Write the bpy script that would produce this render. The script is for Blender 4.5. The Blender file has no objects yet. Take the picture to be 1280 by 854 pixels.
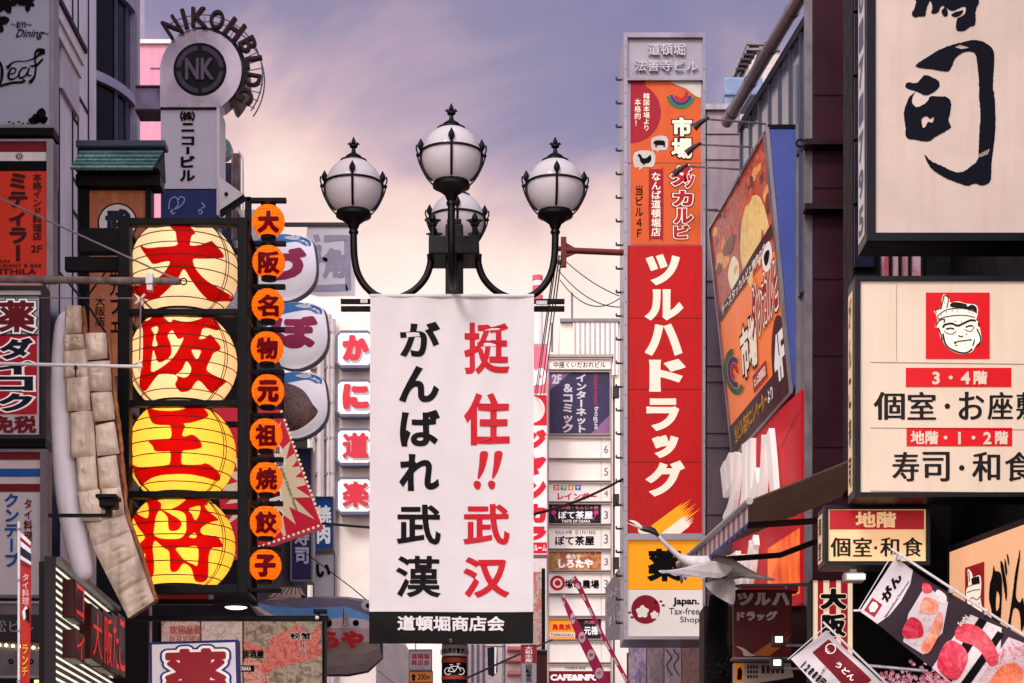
import bpy, bmesh, math, random
import numpy as np
from mathutils import Vector, Matrix
R = math.radians
random.seed(7); rng = np.random.default_rng(7)
scene = bpy.context.scene
COL = scene.collection

# ---------------------------------------------------------------- camera
F, CX, HY, EYE = 2500.0, 640.0, 1100.0, 1.6          # focal length, vanishing point and eye height, in photo pixels / metres
cam_d = bpy.data.cameras.new('camera'); cam_o = bpy.data.objects.new('camera', cam_d); COL.objects.link(cam_o)
cam_o.location = (0, 0, EYE); cam_o.rotation_euler = (R(90), 0, 0)
cam_d.sensor_width = 36; cam_d.lens = 36 * F / 1280
cam_d.shift_x = 0.0; cam_d.shift_y = (HY - 427) / 1280
cam_d.clip_start = 0.1; cam_d.clip_end = 3000
scene.camera = cam_o

# ---------------------------------------------------------------- sky and sun
SUN_EL, SUN_AZ = R(38), R(205)                         # behind the camera, a little to the left
world = bpy.data.worlds.new('World'); scene.world = world; world.use_nodes = True
nt = world.node_tree; nt.nodes.clear()
def N(t, **kw):
    n = nt.nodes.new(t)
    for k, v in kw.items():
        if k.startswith('i_'): n.inputs[int(k[2:])].default_value = v
        else: setattr(n, k, v)
    return n
def Lk(a, b): nt.links.new(a, b)
sky = N('ShaderNodeTexSky'); sky.sky_type = 'NISHITA'; sky.sun_disc = False
sky.sun_elevation = SUN_EL; sky.sun_rotation = SUN_AZ
bg1 = N('ShaderNodeBackground'); bg1.inputs[1].default_value = 0.022; Lk(sky.outputs[0], bg1.inputs[0])
tc = N('ShaderNodeTexCoord')
sep = N('ShaderNodeSeparateXYZ'); Lk(tc.outputs['Generated'], sep.inputs[0])
def math_(op, a, b=None):
    n = N('ShaderNodeMath', operation=op)
    for i, v in enumerate((a, b)):
        if v is None: continue
        if isinstance(v, (int, float)): n.inputs[i].default_value = v
        else: Lk(v, n.inputs[i])
    return n.outputs[0]
mp = N('ShaderNodeMapping'); mp.inputs['Scale'].default_value = (5.0, 1.0, 8.5); mp.inputs['Location'].default_value = (0.55, 0, 0.2)
Lk(tc.outputs['Generated'], mp.inputs[0])
nz = N('ShaderNodeTexNoise'); nz.inputs['Scale'].default_value = 1.0; nz.inputs['Detail'].default_value = 5; nz.inputs['Roughness'].default_value = 0.5; nz.inputs['Distortion'].default_value = 0.7
Lk(mp.outputs[0], nz.inputs['Vector'])
# height above the horizon, bent by the cloud noise and by the compass direction (the right is further up into the grey)
hgt = math_('ADD', sep.outputs[2], math_('MULTIPLY', math_('SUBTRACT', nz.outputs['Fac'], 0.5), 0.31))
hgt = math_('ADD', hgt, math_('MULTIPLY', sep.outputs[0], 0.20))
ramp = N('ShaderNodeValToRGB'); Lk(hgt, ramp.inputs[0])
cr = ramp.color_ramp
def srgb(r, g, b):
    f = lambda c: (c / 255 / 12.92) if c / 255 <= 0.04045 else ((c / 255 + 0.055) / 1.055) ** 2.4
    return (f(r), f(g), f(b))
STOPS = [(0.0, (250, 232, 220)), (0.265, (252, 232, 216)), (0.29, (248, 218, 200)), (0.32, (232, 194, 182)), (0.35, (186, 156, 166)), (0.385, (140, 124, 150)), (0.43, (122, 112, 146)), (0.7, (172, 164, 186)), (1.0, (200, 195, 212))]
while len(cr.elements) < len(STOPS): cr.elements.new(0.5)
for e, (p, c) in zip(cr.elements, STOPS): e.position = p; e.color = (*srgb(*c), 1)
bg2 = N('ShaderNodeBackground'); Lk(ramp.outputs[0], bg2.inputs[0])
# the sky behind the camera is thinner cloud and brighter
mr = N('ShaderNodeMapRange'); Lk(sep.outputs[1], mr.inputs[0])
mr.inputs[1].default_value = -0.6; mr.inputs[2].default_value = 0.5; mr.inputs[3].default_value = 2.7; mr.inputs[4].default_value = 0.84
Lk(mr.outputs[0], bg2.inputs[1])
ad = N('ShaderNodeAddShader'); Lk(bg1.outputs[0], ad.inputs[0]); Lk(bg2.outputs[0], ad.inputs[1])
wo = N('ShaderNodeOutputWorld'); Lk(ad.outputs[0], wo.inputs[0])
sun_d = bpy.data.lights.new('sun', 'SUN'); sun_d.energy = 1.5; sun_d.angle = R(14); sun_d.color = (1.0, 0.93, 0.86)
sun_o = bpy.data.objects.new('sun', sun_d); COL.objects.link(sun_o)
sd = Vector((math.sin(SUN_AZ) * math.cos(SUN_EL), math.cos(SUN_AZ) * math.cos(SUN_EL), math.sin(SUN_EL)))
sun_o.rotation_euler = (-sd).to_track_quat('-Z', 'Y').to_euler()
sun_o.location = (0, -20, 30)
vs = scene.view_settings; vs.view_transform = 'Standard'; vs.look = 'None'; vs.exposure = 0.3; vs.gamma = 1.0; vs.use_curve_mapping = False
scene.cycles.max_bounces = 6; scene.cycles.diffuse_bounces = 3; scene.cycles.glossy_bounces = 3; scene.cycles.transmission_bounces = 4
scene.cycles.use_denoising = True

# ---------------------------------------------------------------- materials
MATS = {}
def mat(name, col, rough=0.5, metal=0.0, emit=0.0, var=0.10, scale=6.0, bump=0.0, coat=0.0, dirt=0.0, dirtcol=(60, 50, 45), emcol=None, spec=0.22):
    """A painted, plastic, metal or backlit surface: sRGB colour with a mottled tint, worn gloss, and stains where asked."""
    if name in MATS: return MATS[name]
    m = bpy.data.materials.new(name); m.use_nodes = True; MATS[name] = m
    t = m.node_tree; b = t.nodes['Principled BSDF']; c = srgb(*col)
    tc = t.nodes.new('ShaderNodeTexCoord')
    n = t.nodes.new('ShaderNodeTexNoise'); n.inputs['Scale'].default_value = scale; n.inputs['Detail'].default_value = 6; n.inputs['Roughness'].default_value = 0.6
    t.links.new(tc.outputs['Object'], n.inputs['Vector'])
    rp = t.nodes.new('ShaderNodeValToRGB'); t.links.new(n.outputs['Fac'], rp.inputs[0])
    lo = tuple(max(0, x * (1 - var * 1.6)) for x in c); hi = tuple(min(1, x * (1 + var)) for x in c)
    rp.color_ramp.elements[0].position = 0.3; rp.color_ramp.elements[0].color = (*lo, 1)
    rp.color_ramp.elements[1].position = 0.7; rp.color_ramp.elements[1].color = (*hi, 1)
    out = rp.outputs[0]
    if dirt > 0:
        mpp = t.nodes.new('ShaderNodeMapping'); mpp.inputs['Scale'].default_value = (9, 9, 1.1)
        t.links.new(tc.outputs['Object'], mpp.inputs[0])
        n2 = t.nodes.new('ShaderNodeTexNoise'); n2.inputs['Scale'].default_value = 1.4; n2.inputs['Detail'].default_value = 7
        t.links.new(mpp.outputs[0], n2.inputs['Vector'])
        r2 = t.nodes.new('ShaderNodeMapRange'); t.links.new(n2.outputs['Fac'], r2.inputs[0])
        r2.inputs[1].default_value = 0.45; r2.inputs[2].default_value = 0.78; r2.inputs[3].default_value = 0; r2.inputs[4].default_value = dirt
        mx = t.nodes.new('ShaderNodeMix'); mx.data_type = 'RGBA'
        t.links.new(r2.outputs[0], mx.inputs[0]); t.links.new(out, mx.inputs[6]); mx.inputs[7].default_value = (*srgb(*dirtcol), 1)
        out = mx.outputs[2]
    t.links.new(out, b.inputs['Base Color'])
    b.inputs['Metallic'].default_value = metal; b.inputs['Specular IOR Level'].default_value = spec
    rr = t.nodes.new('ShaderNodeMapRange'); t.links.new(n.outputs['Fac'], rr.inputs[0])
    rr.inputs[1].default_value = 0.25; rr.inputs[2].default_value = 0.75
    rr.inputs[3].default_value = max(0.02, rough - 0.08); rr.inputs[4].default_value = min(1, rough + 0.12)
    t.links.new(rr.outputs[0], b.inputs['Roughness'])
    if coat: b.inputs['Coat Weight'].default_value = coat; b.inputs['Coat Roughness'].default_value = 0.1
    if emit > 0:
        if emcol: b.inputs['Emission Color'].default_value = (*srgb(*emcol), 1)
        else: t.links.new(out, b.inputs['Emission Color'])
        b.inputs['Emission Strength'].default_value = emit
    if bump > 0:
        bp = t.nodes.new('ShaderNodeBump'); bp.inputs['Strength'].default_value = bump; bp.inputs['Distance'].default_value = 0.02
        t.links.new(n.outputs['Fac'], bp.inputs['Height']); t.links.new(bp.outputs[0], b.inputs['Normal'])
    return m
def lit(name, col, k=0.5, **kw):
    """A face that glows: backlit signs, and plain faces brightened by added emission."""
    kw.setdefault('var', 0.05); kw.setdefault('scale', 2.2); kw.setdefault('rough', 0.35)
    return mat(name, col, emit=k, **kw)
def picture(name, stops, scale=9.0, kind='noise', emit=0.0, dist=1.2, rough=0.4):
    """A printed photograph (food, scenery): patches of several inks laid out by noise or cells."""
    if name in MATS: return MATS[name]
    m = bpy.data.materials.new(name); m.use_nodes = True; MATS[name] = m
    t = m.node_tree; b = t.nodes['Principled BSDF']
    tc = t.nodes.new('ShaderNodeTexCoord')
    n0 = t.nodes.new('ShaderNodeTexNoise'); n0.inputs['Scale'].default_value = scale; n0.inputs['Detail'].default_value = 9; n0.inputs['Roughness'].default_value = 0.68; n0.inputs['Distortion'].default_value = dist
    t.links.new(tc.outputs['Object'], n0.inputs['Vector']); src = n0.outputs['Fac']
    if kind == 'cell':
        v = t.nodes.new('ShaderNodeTexVoronoi'); v.inputs['Scale'].default_value = scale * 1.2
        mxv = t.nodes.new('ShaderNodeVectorMath'); mxv.operation = 'ADD'
        t.links.new(tc.outputs['Object'], mxv.inputs[0]); t.links.new(n0.outputs['Color'], mxv.inputs[1])
        t.links.new(mxv.outputs[0], v.inputs['Vector'])
        ma = t.nodes.new('ShaderNodeMath'); ma.operation = 'MULTIPLY_ADD'; t.links.new(v.outputs['Distance'], ma.inputs[0]); ma.inputs[1].default_value = 0.55
        mb = t.nodes.new('ShaderNodeMath'); mb.operation = 'MULTIPLY'; t.links.new(n0.outputs['Fac'], mb.inputs[0]); mb.inputs[1].default_value = 0.6
        t.links.new(mb.outputs[0], ma.inputs[2]); src = ma.outputs[0]
    rp = t.nodes.new('ShaderNodeValToRGB'); t.links.new(src, rp.inputs[0])
    while len(rp.color_ramp.elements) < len(stops): rp.color_ramp.elements.new(0.5)
    for e, (p, c) in zip(rp.color_ramp.elements, stops): e.position = p; e.color = (*srgb(*c), 1)
    t.links.new(rp.outputs[0], b.inputs['Base Color']); b.inputs['Roughness'].default_value = rough
    if emit: t.links.new(rp.outputs[0], b.inputs['Emission Color']); b.inputs['Emission Strength'].default_value = emit
    return m
def striped(name, c1, c2, freq, axis=0, duty=0.5, rough=0.6, var=0.1, emit=0, bump=0.0):
    """Two colours in regular bands along one axis of the thing (corrugated sheet, woven awning)."""
    if name in MATS: return MATS[name]
    m = mat(name, c1, rough=rough, var=var, emit=emit); t = m.node_tree; b = t.nodes['Principled BSDF']
    src = b.inputs['Base Color'].links[0].from_socket
    tc = t.nodes.new('ShaderNodeTexCoord'); sp = t.nodes.new('ShaderNodeSeparateXYZ'); t.links.new(tc.outputs['Object'], sp.inputs[0])
    a = t.nodes.new('ShaderNodeMath'); a.operation = 'MULTIPLY'; t.links.new(sp.outputs[axis], a.inputs[0]); a.inputs[1].default_value = freq
    f = t.nodes.new('ShaderNodeMath'); f.operation = 'FRACT'; t.links.new(a.outputs[0], f.inputs[0])
    l = t.nodes.new('ShaderNodeMath'); l.operation = 'LESS_THAN'; t.links.new(f.outputs[0], l.inputs[0]); l.inputs[1].default_value = duty
    mx = t.nodes.new('ShaderNodeMix'); mx.data_type = 'RGBA'; t.links.new(l.outputs[0], mx.inputs[0]); t.links.new(src, mx.inputs[6]); mx.inputs[7].default_value = (*srgb(*c2), 1)
    t.links.new(mx.outputs[2], b.inputs['Base Color'])
    if emit: t.links.new(mx.outputs[2], b.inputs['Emission Color'])
    if bump:
        bp = t.nodes.new('ShaderNodeBump'); bp.inputs['Strength'].default_value = bump; bp.inputs['Distance'].default_value = 0.03
        s = t.nodes.new('ShaderNodeMath'); s.operation = 'PINGPONG'; t.links.new(a.outputs[0], s.inputs[0]); s.inputs[1].default_value = 0.5
        t.links.new(s.outputs[0], bp.inputs['Height']); t.links.new(bp.outputs[0], b.inputs['Normal'])
    return m
def paper(name, col, trans=0.75, var=0.06):
    """Oiled lantern paper that lets the bulb inside through."""
    if name in MATS: return MATS[name]
    m = mat(name, col, rough=0.7, var=var, scale=5); t = m.node_tree; b = t.nodes['Principled BSDF']
    src = b.inputs['Base Color'].links[0].from_socket
    tl = t.nodes.new('ShaderNodeBsdfTranslucent'); t.links.new(src, tl.inputs[0])
    mx = t.nodes.new('ShaderNodeMixShader'); mx.inputs[0].default_value = trans
    t.links.new(b.outputs[0], mx.inputs[1]); t.links.new(tl.outputs[0], mx.inputs[2])
    t.links.new(mx.outputs[0], t.nodes['Material Output'].inputs[0])
    return m

# ---------------------------------------------------------------- geometry
def W(px, py, D): return Vector(((px - CX) / F * D, D, EYE + (HY - py) / F * D))
def ppm(D): return D / F                                # metres per photo pixel at distance D

class MB:
    """Collects faces in a thing's own coordinates: x right, y away from the viewer, z up."""
    def __init__(s): s.v = []; s.f = []; s.smooth = False
    def add(s, vs, fs):
        o = len(s.v); s.v += [tuple(v) for v in vs]; s.f += [tuple(i + o for i in f) for f in fs]
    def box(s, x0, x1, y0, y1, z0, z1):
        s.add([(x0, y0, z0), (x1, y0, z0), (x1, y1, z0), (x0, y1, z0), (x0, y0, z1), (x1, y0, z1), (x1, y1, z1), (x0, y1, z1)],
              [(0, 3, 2, 1), (4, 5, 6, 7), (0, 1, 5, 4), (1, 2, 6, 5), (2, 3, 7, 6), (3, 0, 4, 7)])
    def cbox(s, x0, x1, y0, y1, z0, z1, c):
        """box whose long edges are chamfered"""
        b = bmesh.new(); m = Matrix.Translation(((x0 + x1) / 2, (y0 + y1) / 2, (z0 + z1) / 2)) @ Matrix.Diagonal((x1 - x0, y1 - y0, z1 - z0, 1))
        bmesh.ops.create_cube(b, size=1, matrix=m)
        c = min(c, .3 * min(x1 - x0, y1 - y0, z1 - z0))
        bmesh.ops.bevel(b, geom=list(b.edges), offset=c, segments=2, affect='EDGES', profile=0.6)
        b.verts.index_update(); s.add([v.co for v in b.verts], [[v.index for v in f.verts] for f in b.faces]); b.free()
    def sheet(s, pts, y):
        n = len(pts); s.add([(p[0], y, p[1]) for p in pts], [tuple(range(n))])
    def prism(s, pts, y0, y1):
        n = len(pts)
        s.add([(p[0], y0, p[1]) for p in pts] + [(p[0], y1, p[1]) for p in pts],
              [tuple(range(n)), tuple(range(2 * n - 1, n - 1, -1))] + [(i, (i + 1) % n, n + (i + 1) % n, n + i) for i in range(n)])
    def tube(s, path, r, n=8, cap=True):
        path = [Vector(p) for p in path]; rs = r if isinstance(r, (list, tuple)) else [r] * len(path)
        o = len(s.v); up = None
        for i, p in enumerate(path):
            t = (path[min(i + 1, len(path) - 1)] - path[max(i - 1, 0)]).normalized()
            if up is None: up = Vector((0, 0, 1)) if abs(t.z) < 0.9 else Vector((0, 1, 0))
            a = (up - t * up.dot(t)).normalized(); b = t.cross(a); up = a
            for k in range(n):
                q = p + (a * math.cos(2 * math.pi * k / n) + b * math.sin(2 * math.pi * k / n)) * rs[i]; s.v.append(tuple(q))
        for i in range(len(path) - 1):
            for k in range(n):
                s.f.append((o + i * n + k, o + i * n + (k + 1) % n, o + (i + 1) * n + (k + 1) % n, o + (i + 1) * n + k))
        if cap:
            s.f.append(tuple(o + k for k in range(n))[::-1]); s.f.append(tuple(o + (len(path) - 1) * n + k for k in range(n)))
    def ring(s, c, rad, r, axis='z', n=40, k=6, a0=0, a1=360):
        pts = []
        full = a1 - a0 >= 360
        for i in range(n + 1):
            a = R(a0 + (a1 - a0) * i / n); x, y = rad * math.cos(a), rad * math.sin(a)
            pts.append((c[0] + x, c[1] + y, c[2]) if axis == 'z' else (c[0] + x, c[1], c[2] + y))
        s.tube(pts, r, k, cap=not full)
    def lathe(s, prof, c=(0, 0, 0), n=32):
        o = len(s.v)
        for r, z in prof:
            for k in range(n):
                a = 2 * math.pi * k / n; s.v.append((c[0] + r * math.cos(a), c[1] + r * math.sin(a), c[2] + z))
        for i in range(len(prof) - 1):
            for k in range(n):
                s.f.append((o + i * n + k, o + i * n + (k + 1) % n, o + (i + 1) * n + (k + 1) % n, o + (i + 1) * n + k))
    def ball(s, c, rx, ry=None, rz=None, n=16, m=10):
        ry = ry or rx; rz = rz or rx
        o = len(s.v)
        for i in range(m + 1):
            p = math.pi * i / m
            for k in range(n):
                a = 2 * math.pi * k / n; s.v.append((c[0] + rx * math.sin(p) * math.cos(a), c[1] + ry * math.sin(p) * math.sin(a), c[2] + rz * math.cos(p)))
        for i in range(m):
            for k in range(n):
                s.f.append((o + i * n + k, o + (i + 1) * n + k, o + (i + 1) * n + (k + 1) % n, o + i * n + (k + 1) % n))
    def loft(s, path, n=12):
        """path: (x, y, z, half width in y, half height in z) stations along x"""
        o = len(s.v)
        for (x, y, z, ry, rz) in path:
            for k in range(n):
                a = 2 * math.pi * k / n; s.v.append((x, y + ry * math.cos(a), z + rz * math.sin(a)))
        for i in range(len(path) - 1):
            for k in range(n):
                s.f.append((o + i * n + k, o + i * n + (k + 1) % n, o + (i + 1) * n + (k + 1) % n, o + (i + 1) * n + k))
        s.f.append(tuple(o + k for k in range(n))[::-1]); s.f.append(tuple(o + (len(path) - 1) * n + k for k in range(n)))
    def mesh(s, name, m, smooth=None):
        me = bpy.data.meshes.new(name); me.from_pydata(s.v, [], s.f); me.update()
        me.materials.append(m)
        if smooth is None: smooth = s.smooth
        if smooth:
            me.polygons.foreach_set('use_smooth', [True] * len(me.polygons))
            try: me.set_sharp_from_angle(angle=R(38))
            except Exception: pass
        return me

def link(name, data, parent=None):
    o = bpy.data.objects.new(name, data); COL.objects.link(o)
    if parent is not None: o.parent = parent
    return o
def tag(o, label, cat, group=None, kind=None):
    o['label'] = label; o['category'] = cat
    if group: o['group'] = group
    if kind: o['kind'] = kind
    return o

KEEP = frozenset('lettering letter frame joint seam wire star flower logo line hair emblem tile sunburst crest blossom twig mark swirl border scribble brush stroke truss tread tread rail fin rib side crack food fabric crown picture subject photo edge trim flourish bulb flowers rule ring badge band corner paddle shadow caption seal hem glass patch pole_patch pig truss jointing frond'.split())
def pieces(mb):
    """the loose pieces of a mesh as meshes of their own"""
    par = list(range(len(mb.v)))
    def root(i):
        while par[i] != i: par[i] = par[par[i]]; i = par[i]
        return i
    for fc in mb.f:
        a = root(fc[0])
        for i in fc[1:]: par[root(i)] = a
    out = {}
    for fc in mb.f: out.setdefault(root(fc[0]), []).append(fc)
    res = []
    for fs in out.values():
        ids = sorted({i for fc in fs for i in fc}); mp = {v: k for k, v in enumerate(ids)}; m = MB(); m.smooth = mb.smooth
        m.v = [mb.v[i] for i in ids]; m.f = [tuple(mp[i] for i in fc) for fc in fs]; res.append(m)
    return res
def put(name, mb, m, parent, smooth=None):
    """link a part; separate bars, posts, panels under one name become a part each"""
    if smooth is not None: mb.smooth = smooth
    P = [mb]
    if not (set(name.split('_')) & KEEP):
        Q = pieces(mb)
        if 1 < len(Q) <= 60: P = Q
    o = None
    for q in P: o = link(name, q.mesh(name, m), parent)
    return o

class Fr:
    """A thing: an Empty with a plane of its own (x right, z up) into which photo pixels are carried by the sight line."""
    def __init__(s, name, label, cat, O, U=(1, 0, 0), V=(0, 0, 1), group=None):
        s.O = Vector(O); s.U = Vector(U).normalized(); V = Vector(V); s.V = (V - s.U * V.dot(s.U)).normalized(); s.Nn = s.U.cross(s.V)
        s.e = bpy.data.objects.new(name, None); COL.objects.link(s.e); s.e.empty_display_size = 0.2
        s.M = Matrix.Identity(4)
        for i, c in enumerate((s.U, -s.Nn, s.V, s.O)):
            for j in range(3): s.M[j][i] = c[j]
        s.e.matrix_world = s.M
        tag(s.e, label, cat, group); s.pend = {}; s.D = s.O.y; s.k = ppm(s.D)
    def p(s, px, py):
        d = Vector(((px - CX) / F, 1, (HY - py) / F)); c = Vector((0, 0, EYE))
        t = (s.O - c).dot(s.Nn) / d.dot(s.Nn); q = c + d * t - s.O
        return (q.dot(s.U), q.dot(s.V))
    def at(s, px, py, D):
        """photo pixel at another distance, in this thing's coordinates"""
        return s.M.inverted() @ W(px, py, D)
    def P(s, pts): return [s.p(*q) for q in pts]
    def rc(s, x0, y0, x1, y1): return s.P([(x0, y1), (x1, y1), (x1, y0), (x0, y0)])
    def mb(s, part, m, smooth=False, seq=0):
        k = (part, m.name) if not seq else (part, m.name, seq)
        if k not in s.pend: s.pend[k] = (MB(), m); s.pend[k][0].smooth = smooth
        return s.pend[k][0]
    def rect(s, part, m, x0, y0, x1, y1, L=1): s.mb(part, m).sheet(s.rc(x0, y0, x1, y1), -0.004 * L)
    def poly(s, part, m, pts, L=1): s.mb(part, m).sheet(s.P(pts), -0.004 * L)
    def disc(s, part, m, cx, cy, r, L=1, ry=None, n=40, a0=0, a1=360):
        ry = ry or r; s.poly(part, m, [(cx + r * math.cos(R(a0 + (a1 - a0) * i / n)), cy - ry * math.sin(R(a0 + (a1 - a0) * i / n))) for i in range(n if a1 - a0 >= 360 else n + 1)], L)
    def annulus(s, part, m, cx, cy, r0, r1, L=1, a0=0, a1=360, n=48):
        A = [R(a0 + (a1 - a0) * i / n) for i in range(n + 1)]
        o = s.P([(cx + r1 * math.cos(a), cy - r1 * math.sin(a)) for a in A]); i_ = s.P([(cx + r0 * math.cos(a), cy - r0 * math.sin(a)) for a in A])
        mb = s.mb(part, m); y = -0.004 * L
        mb.add([(q[0], y, q[1]) for q in o + i_], [(j, j + 1, n + 2 + j, n + 1 + j) for j in range(n)])
    def line(s, part, m, pts, w, L=1):
        """a drawn stroke: pts in photo pixels, w its width in pixels (or one width per point)"""
        pts = [Vector(q) for q in pts]; ws = w if isinstance(w, (list, tuple)) else [w] * len(pts)
        l, r = [], []
        for i, q in enumerate(pts):
            t = (pts[min(i + 1, len(pts) - 1)] - pts[max(i - 1, 0)]).normalized(); n = Vector((-t.y, t.x)) * ws[i] / 2
            l.append(q + n); r.append(q - n)
        a = s.P(l) + s.P(r); n = len(pts); y = -0.004 * L
        s.mb(part, m).add([(q[0], y, q[1]) for q in a], [(i, i + 1, n + i + 1, n + i) for i in range(n - 1)])
    def part(s, name, mesh, loc=None, parent=None):
        o = link(name, mesh, parent or s.e)
        if loc is not None: o.location = loc
        return o
    def done(s):
        out = {}
        for (part, *_), (mb, m) in s.pend.items():
            if mb.f: out[part] = put(part, mb, m, s.e)
        s.pend = {}
        return out
def front(name, label, cat, cx, yb, D, group=None): return Fr(name, label, cat, W(cx, yb, D), group=group)
def oblique(name, label, cat, l, r, yb, group=None, V=(0, 0, 1)):
    """a plane that stands upright from photo column l=(px, D) to r=(px, D); its base at yb on the left"""
    a = W(l[0], yb, l[1]); b = W(r[0], yb, r[1]); U = b - a; U.z = 0
    return Fr(name, label, cat, a, U, V, group=group)
def crom(pts, n=6, closed=True):
    """smooth curve through traced points"""
    P = [np.array(p, float) for p in pts]; m = len(P); out = []
    for i in range(m if closed else m - 1):
        g = lambda j: P[j % m] if closed else P[min(max(j, 0), m - 1)]
        p0, p1, p2, p3 = g(i - 1), g(i), g(i + 1), g(i + 2)
        for k in range(n):
            t = k / n
            out.append(tuple(0.5 * (2 * p1 + (p2 - p0) * t + (2 * p0 - 5 * p1 + 4 * p2 - p3) * t * t + (3 * p1 - p0 - 3 * p2 + p3) * t ** 3)))
    if not closed: out.append(tuple(P[-1]))
    return out

# ---------------------------------------------------------------- lettering
_dg = lambda: bpy.context.evaluated_depsgraph_get()
def curve_mesh(cu):
    o = bpy.data.objects.new('tmp', cu); COL.objects.link(o); bpy.context.view_layer.update()
    me = bpy.data.meshes.new_from_object(o.evaluated_get(_dg()))
    bpy.data.objects.remove(o); bpy.data.curves.remove(cu)
    return me
def fill(loops):
    """closed outlines (even-odd) to a flat mesh: vertices, faces"""
    cu = bpy.data.curves.new('tmp', 'CURVE'); cu.dimensions = '2D'; cu.fill_mode = 'BOTH'
    for lp in loops:
        s = cu.splines.new('POLY'); s.points.add(len(lp) - 1); s.use_cyclic_u = True
        s.points.foreach_set('co', np.array([(x, y, 0, 1) for x, y in lp]).ravel())
    me = curve_mesh(cu); V = np.array([v.co[:2] for v in me.vertices]); Fc = [tuple(p.vertices) for p in me.polygons]
    bpy.data.meshes.remove(me); return V, Fc
_OUT = {}
def outlines(txt):
    if txt in _OUT: return _OUT[txt]
    cu = bpy.data.curves.new('tmp', 'FONT'); cu.body = txt; cu.resolution_u = 4; cu.fill_mode = 'NONE'
    me = curve_mesh(cu); co = [v.co[:2] for v in me.vertices]; nb = {}
    for e in me.edges:
        a, b = e.vertices; nb.setdefault(a, []).append(b); nb.setdefault(b, []).append(a)
    seen, loops = set(), []
    for st in nb:
        if st in seen: continue
        lp = [st]; seen.add(st); cur = st
        while True:
            nx = [q for q in nb[cur] if q not in seen]
            if not nx: break
            cur = nx[0]; seen.add(cur); lp.append(cur)
        if len(lp) > 2: loops.append(np.array([co[i] for i in lp]))
    bpy.data.meshes.remove(me); _OUT[txt] = loops
    return loops
def rdp(P, tol):
    keep = np.zeros(len(P), bool); keep[0] = keep[-1] = True; st = [(0, len(P) - 1)]
    while st:
        a, b = st.pop()
        if b - a < 2: continue
        d = P[b] - P[a]; L = np.hypot(*d); q = P[a + 1:b] - P[a]
        dist = np.abs(q[:, 0] * d[1] - q[:, 1] * d[0]) / L if L > 1e-9 else np.hypot(q[:, 0], q[:, 1])
        i = int(dist.argmax())
        if dist[i] > tol: keep[a + 1 + i] = True; st += [(a, a + 1 + i), (a + 1 + i, b)]
    return P[keep]
def contour(Z, xs, ys, tol):
    """zero contours of a grid (negative inside) as closed simplified loops"""
    ins = Z < 0; seg = {}; ny, nx = Z.shape
    code = ins[:-1, :-1] * 1 + ins[:-1, 1:] * 2 + ins[1:, 1:] * 4 + ins[1:, :-1] * 8
    T = {1: [(3, 0)], 2: [(0, 1)], 3: [(3, 1)], 4: [(1, 2)], 5: [(3, 2), (1, 0)], 6: [(0, 2)], 7: [(3, 2)], 8: [(2, 3)], 9: [(2, 0)], 10: [(0, 3), (2, 1)], 11: [(2, 1)], 12: [(1, 3)], 13: [(1, 0)], 14: [(0, 3)]}
    def eid(j, i, e): return ((j, i, 0), (j, i + 1, 1), (j + 1, i, 0), (j, i, 1))[e]
    for j, i in zip(*np.where((code > 0) & (code < 15))):
        for a, b in T[int(code[j, i])]: seg[eid(j, i, a)] = eid(j, i, b)
    def pt(e):
        j, i, o = e
        if o == 0: a, b = Z[j, i], Z[j, i + 1]; t = a / (a - b); return (xs[i] + t * (xs[i + 1] - xs[i]), ys[j])
        a, b = Z[j, i], Z[j + 1, i]; t = a / (a - b); return (xs[i], ys[j] + t * (ys[j + 1] - ys[j]))
    loops = []
    while seg:
        st, cur = seg.popitem(); lp = [pt(st)]
        while cur != st and cur in seg: lp.append(pt(cur)); cur = seg.pop(cur)
        P = np.array(lp)
        if len(P) > 5:
            P = rdp(np.vstack([P, P[:1]]), tol)[:-1]
            if len(P) > 2: loops.append(P)
    return loops
_NZ = rng.random((64, 64))
def vnoise(x, y):
    xi, yi = np.floor(x).astype(int), np.floor(y).astype(int); fx, fy = x - xi, y - yi; fx = fx * fx * (3 - 2 * fx); fy = fy * fy * (3 - 2 * fy)
    g = lambda a, b: _NZ[b % 64, a % 64]
    return (g(xi, yi) * (1 - fx) + g(xi + 1, yi) * fx) * (1 - fy) + (g(xi, yi + 1) * (1 - fx) + g(xi + 1, yi + 1) * fx) * fy - 0.5
_GL = {}
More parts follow.
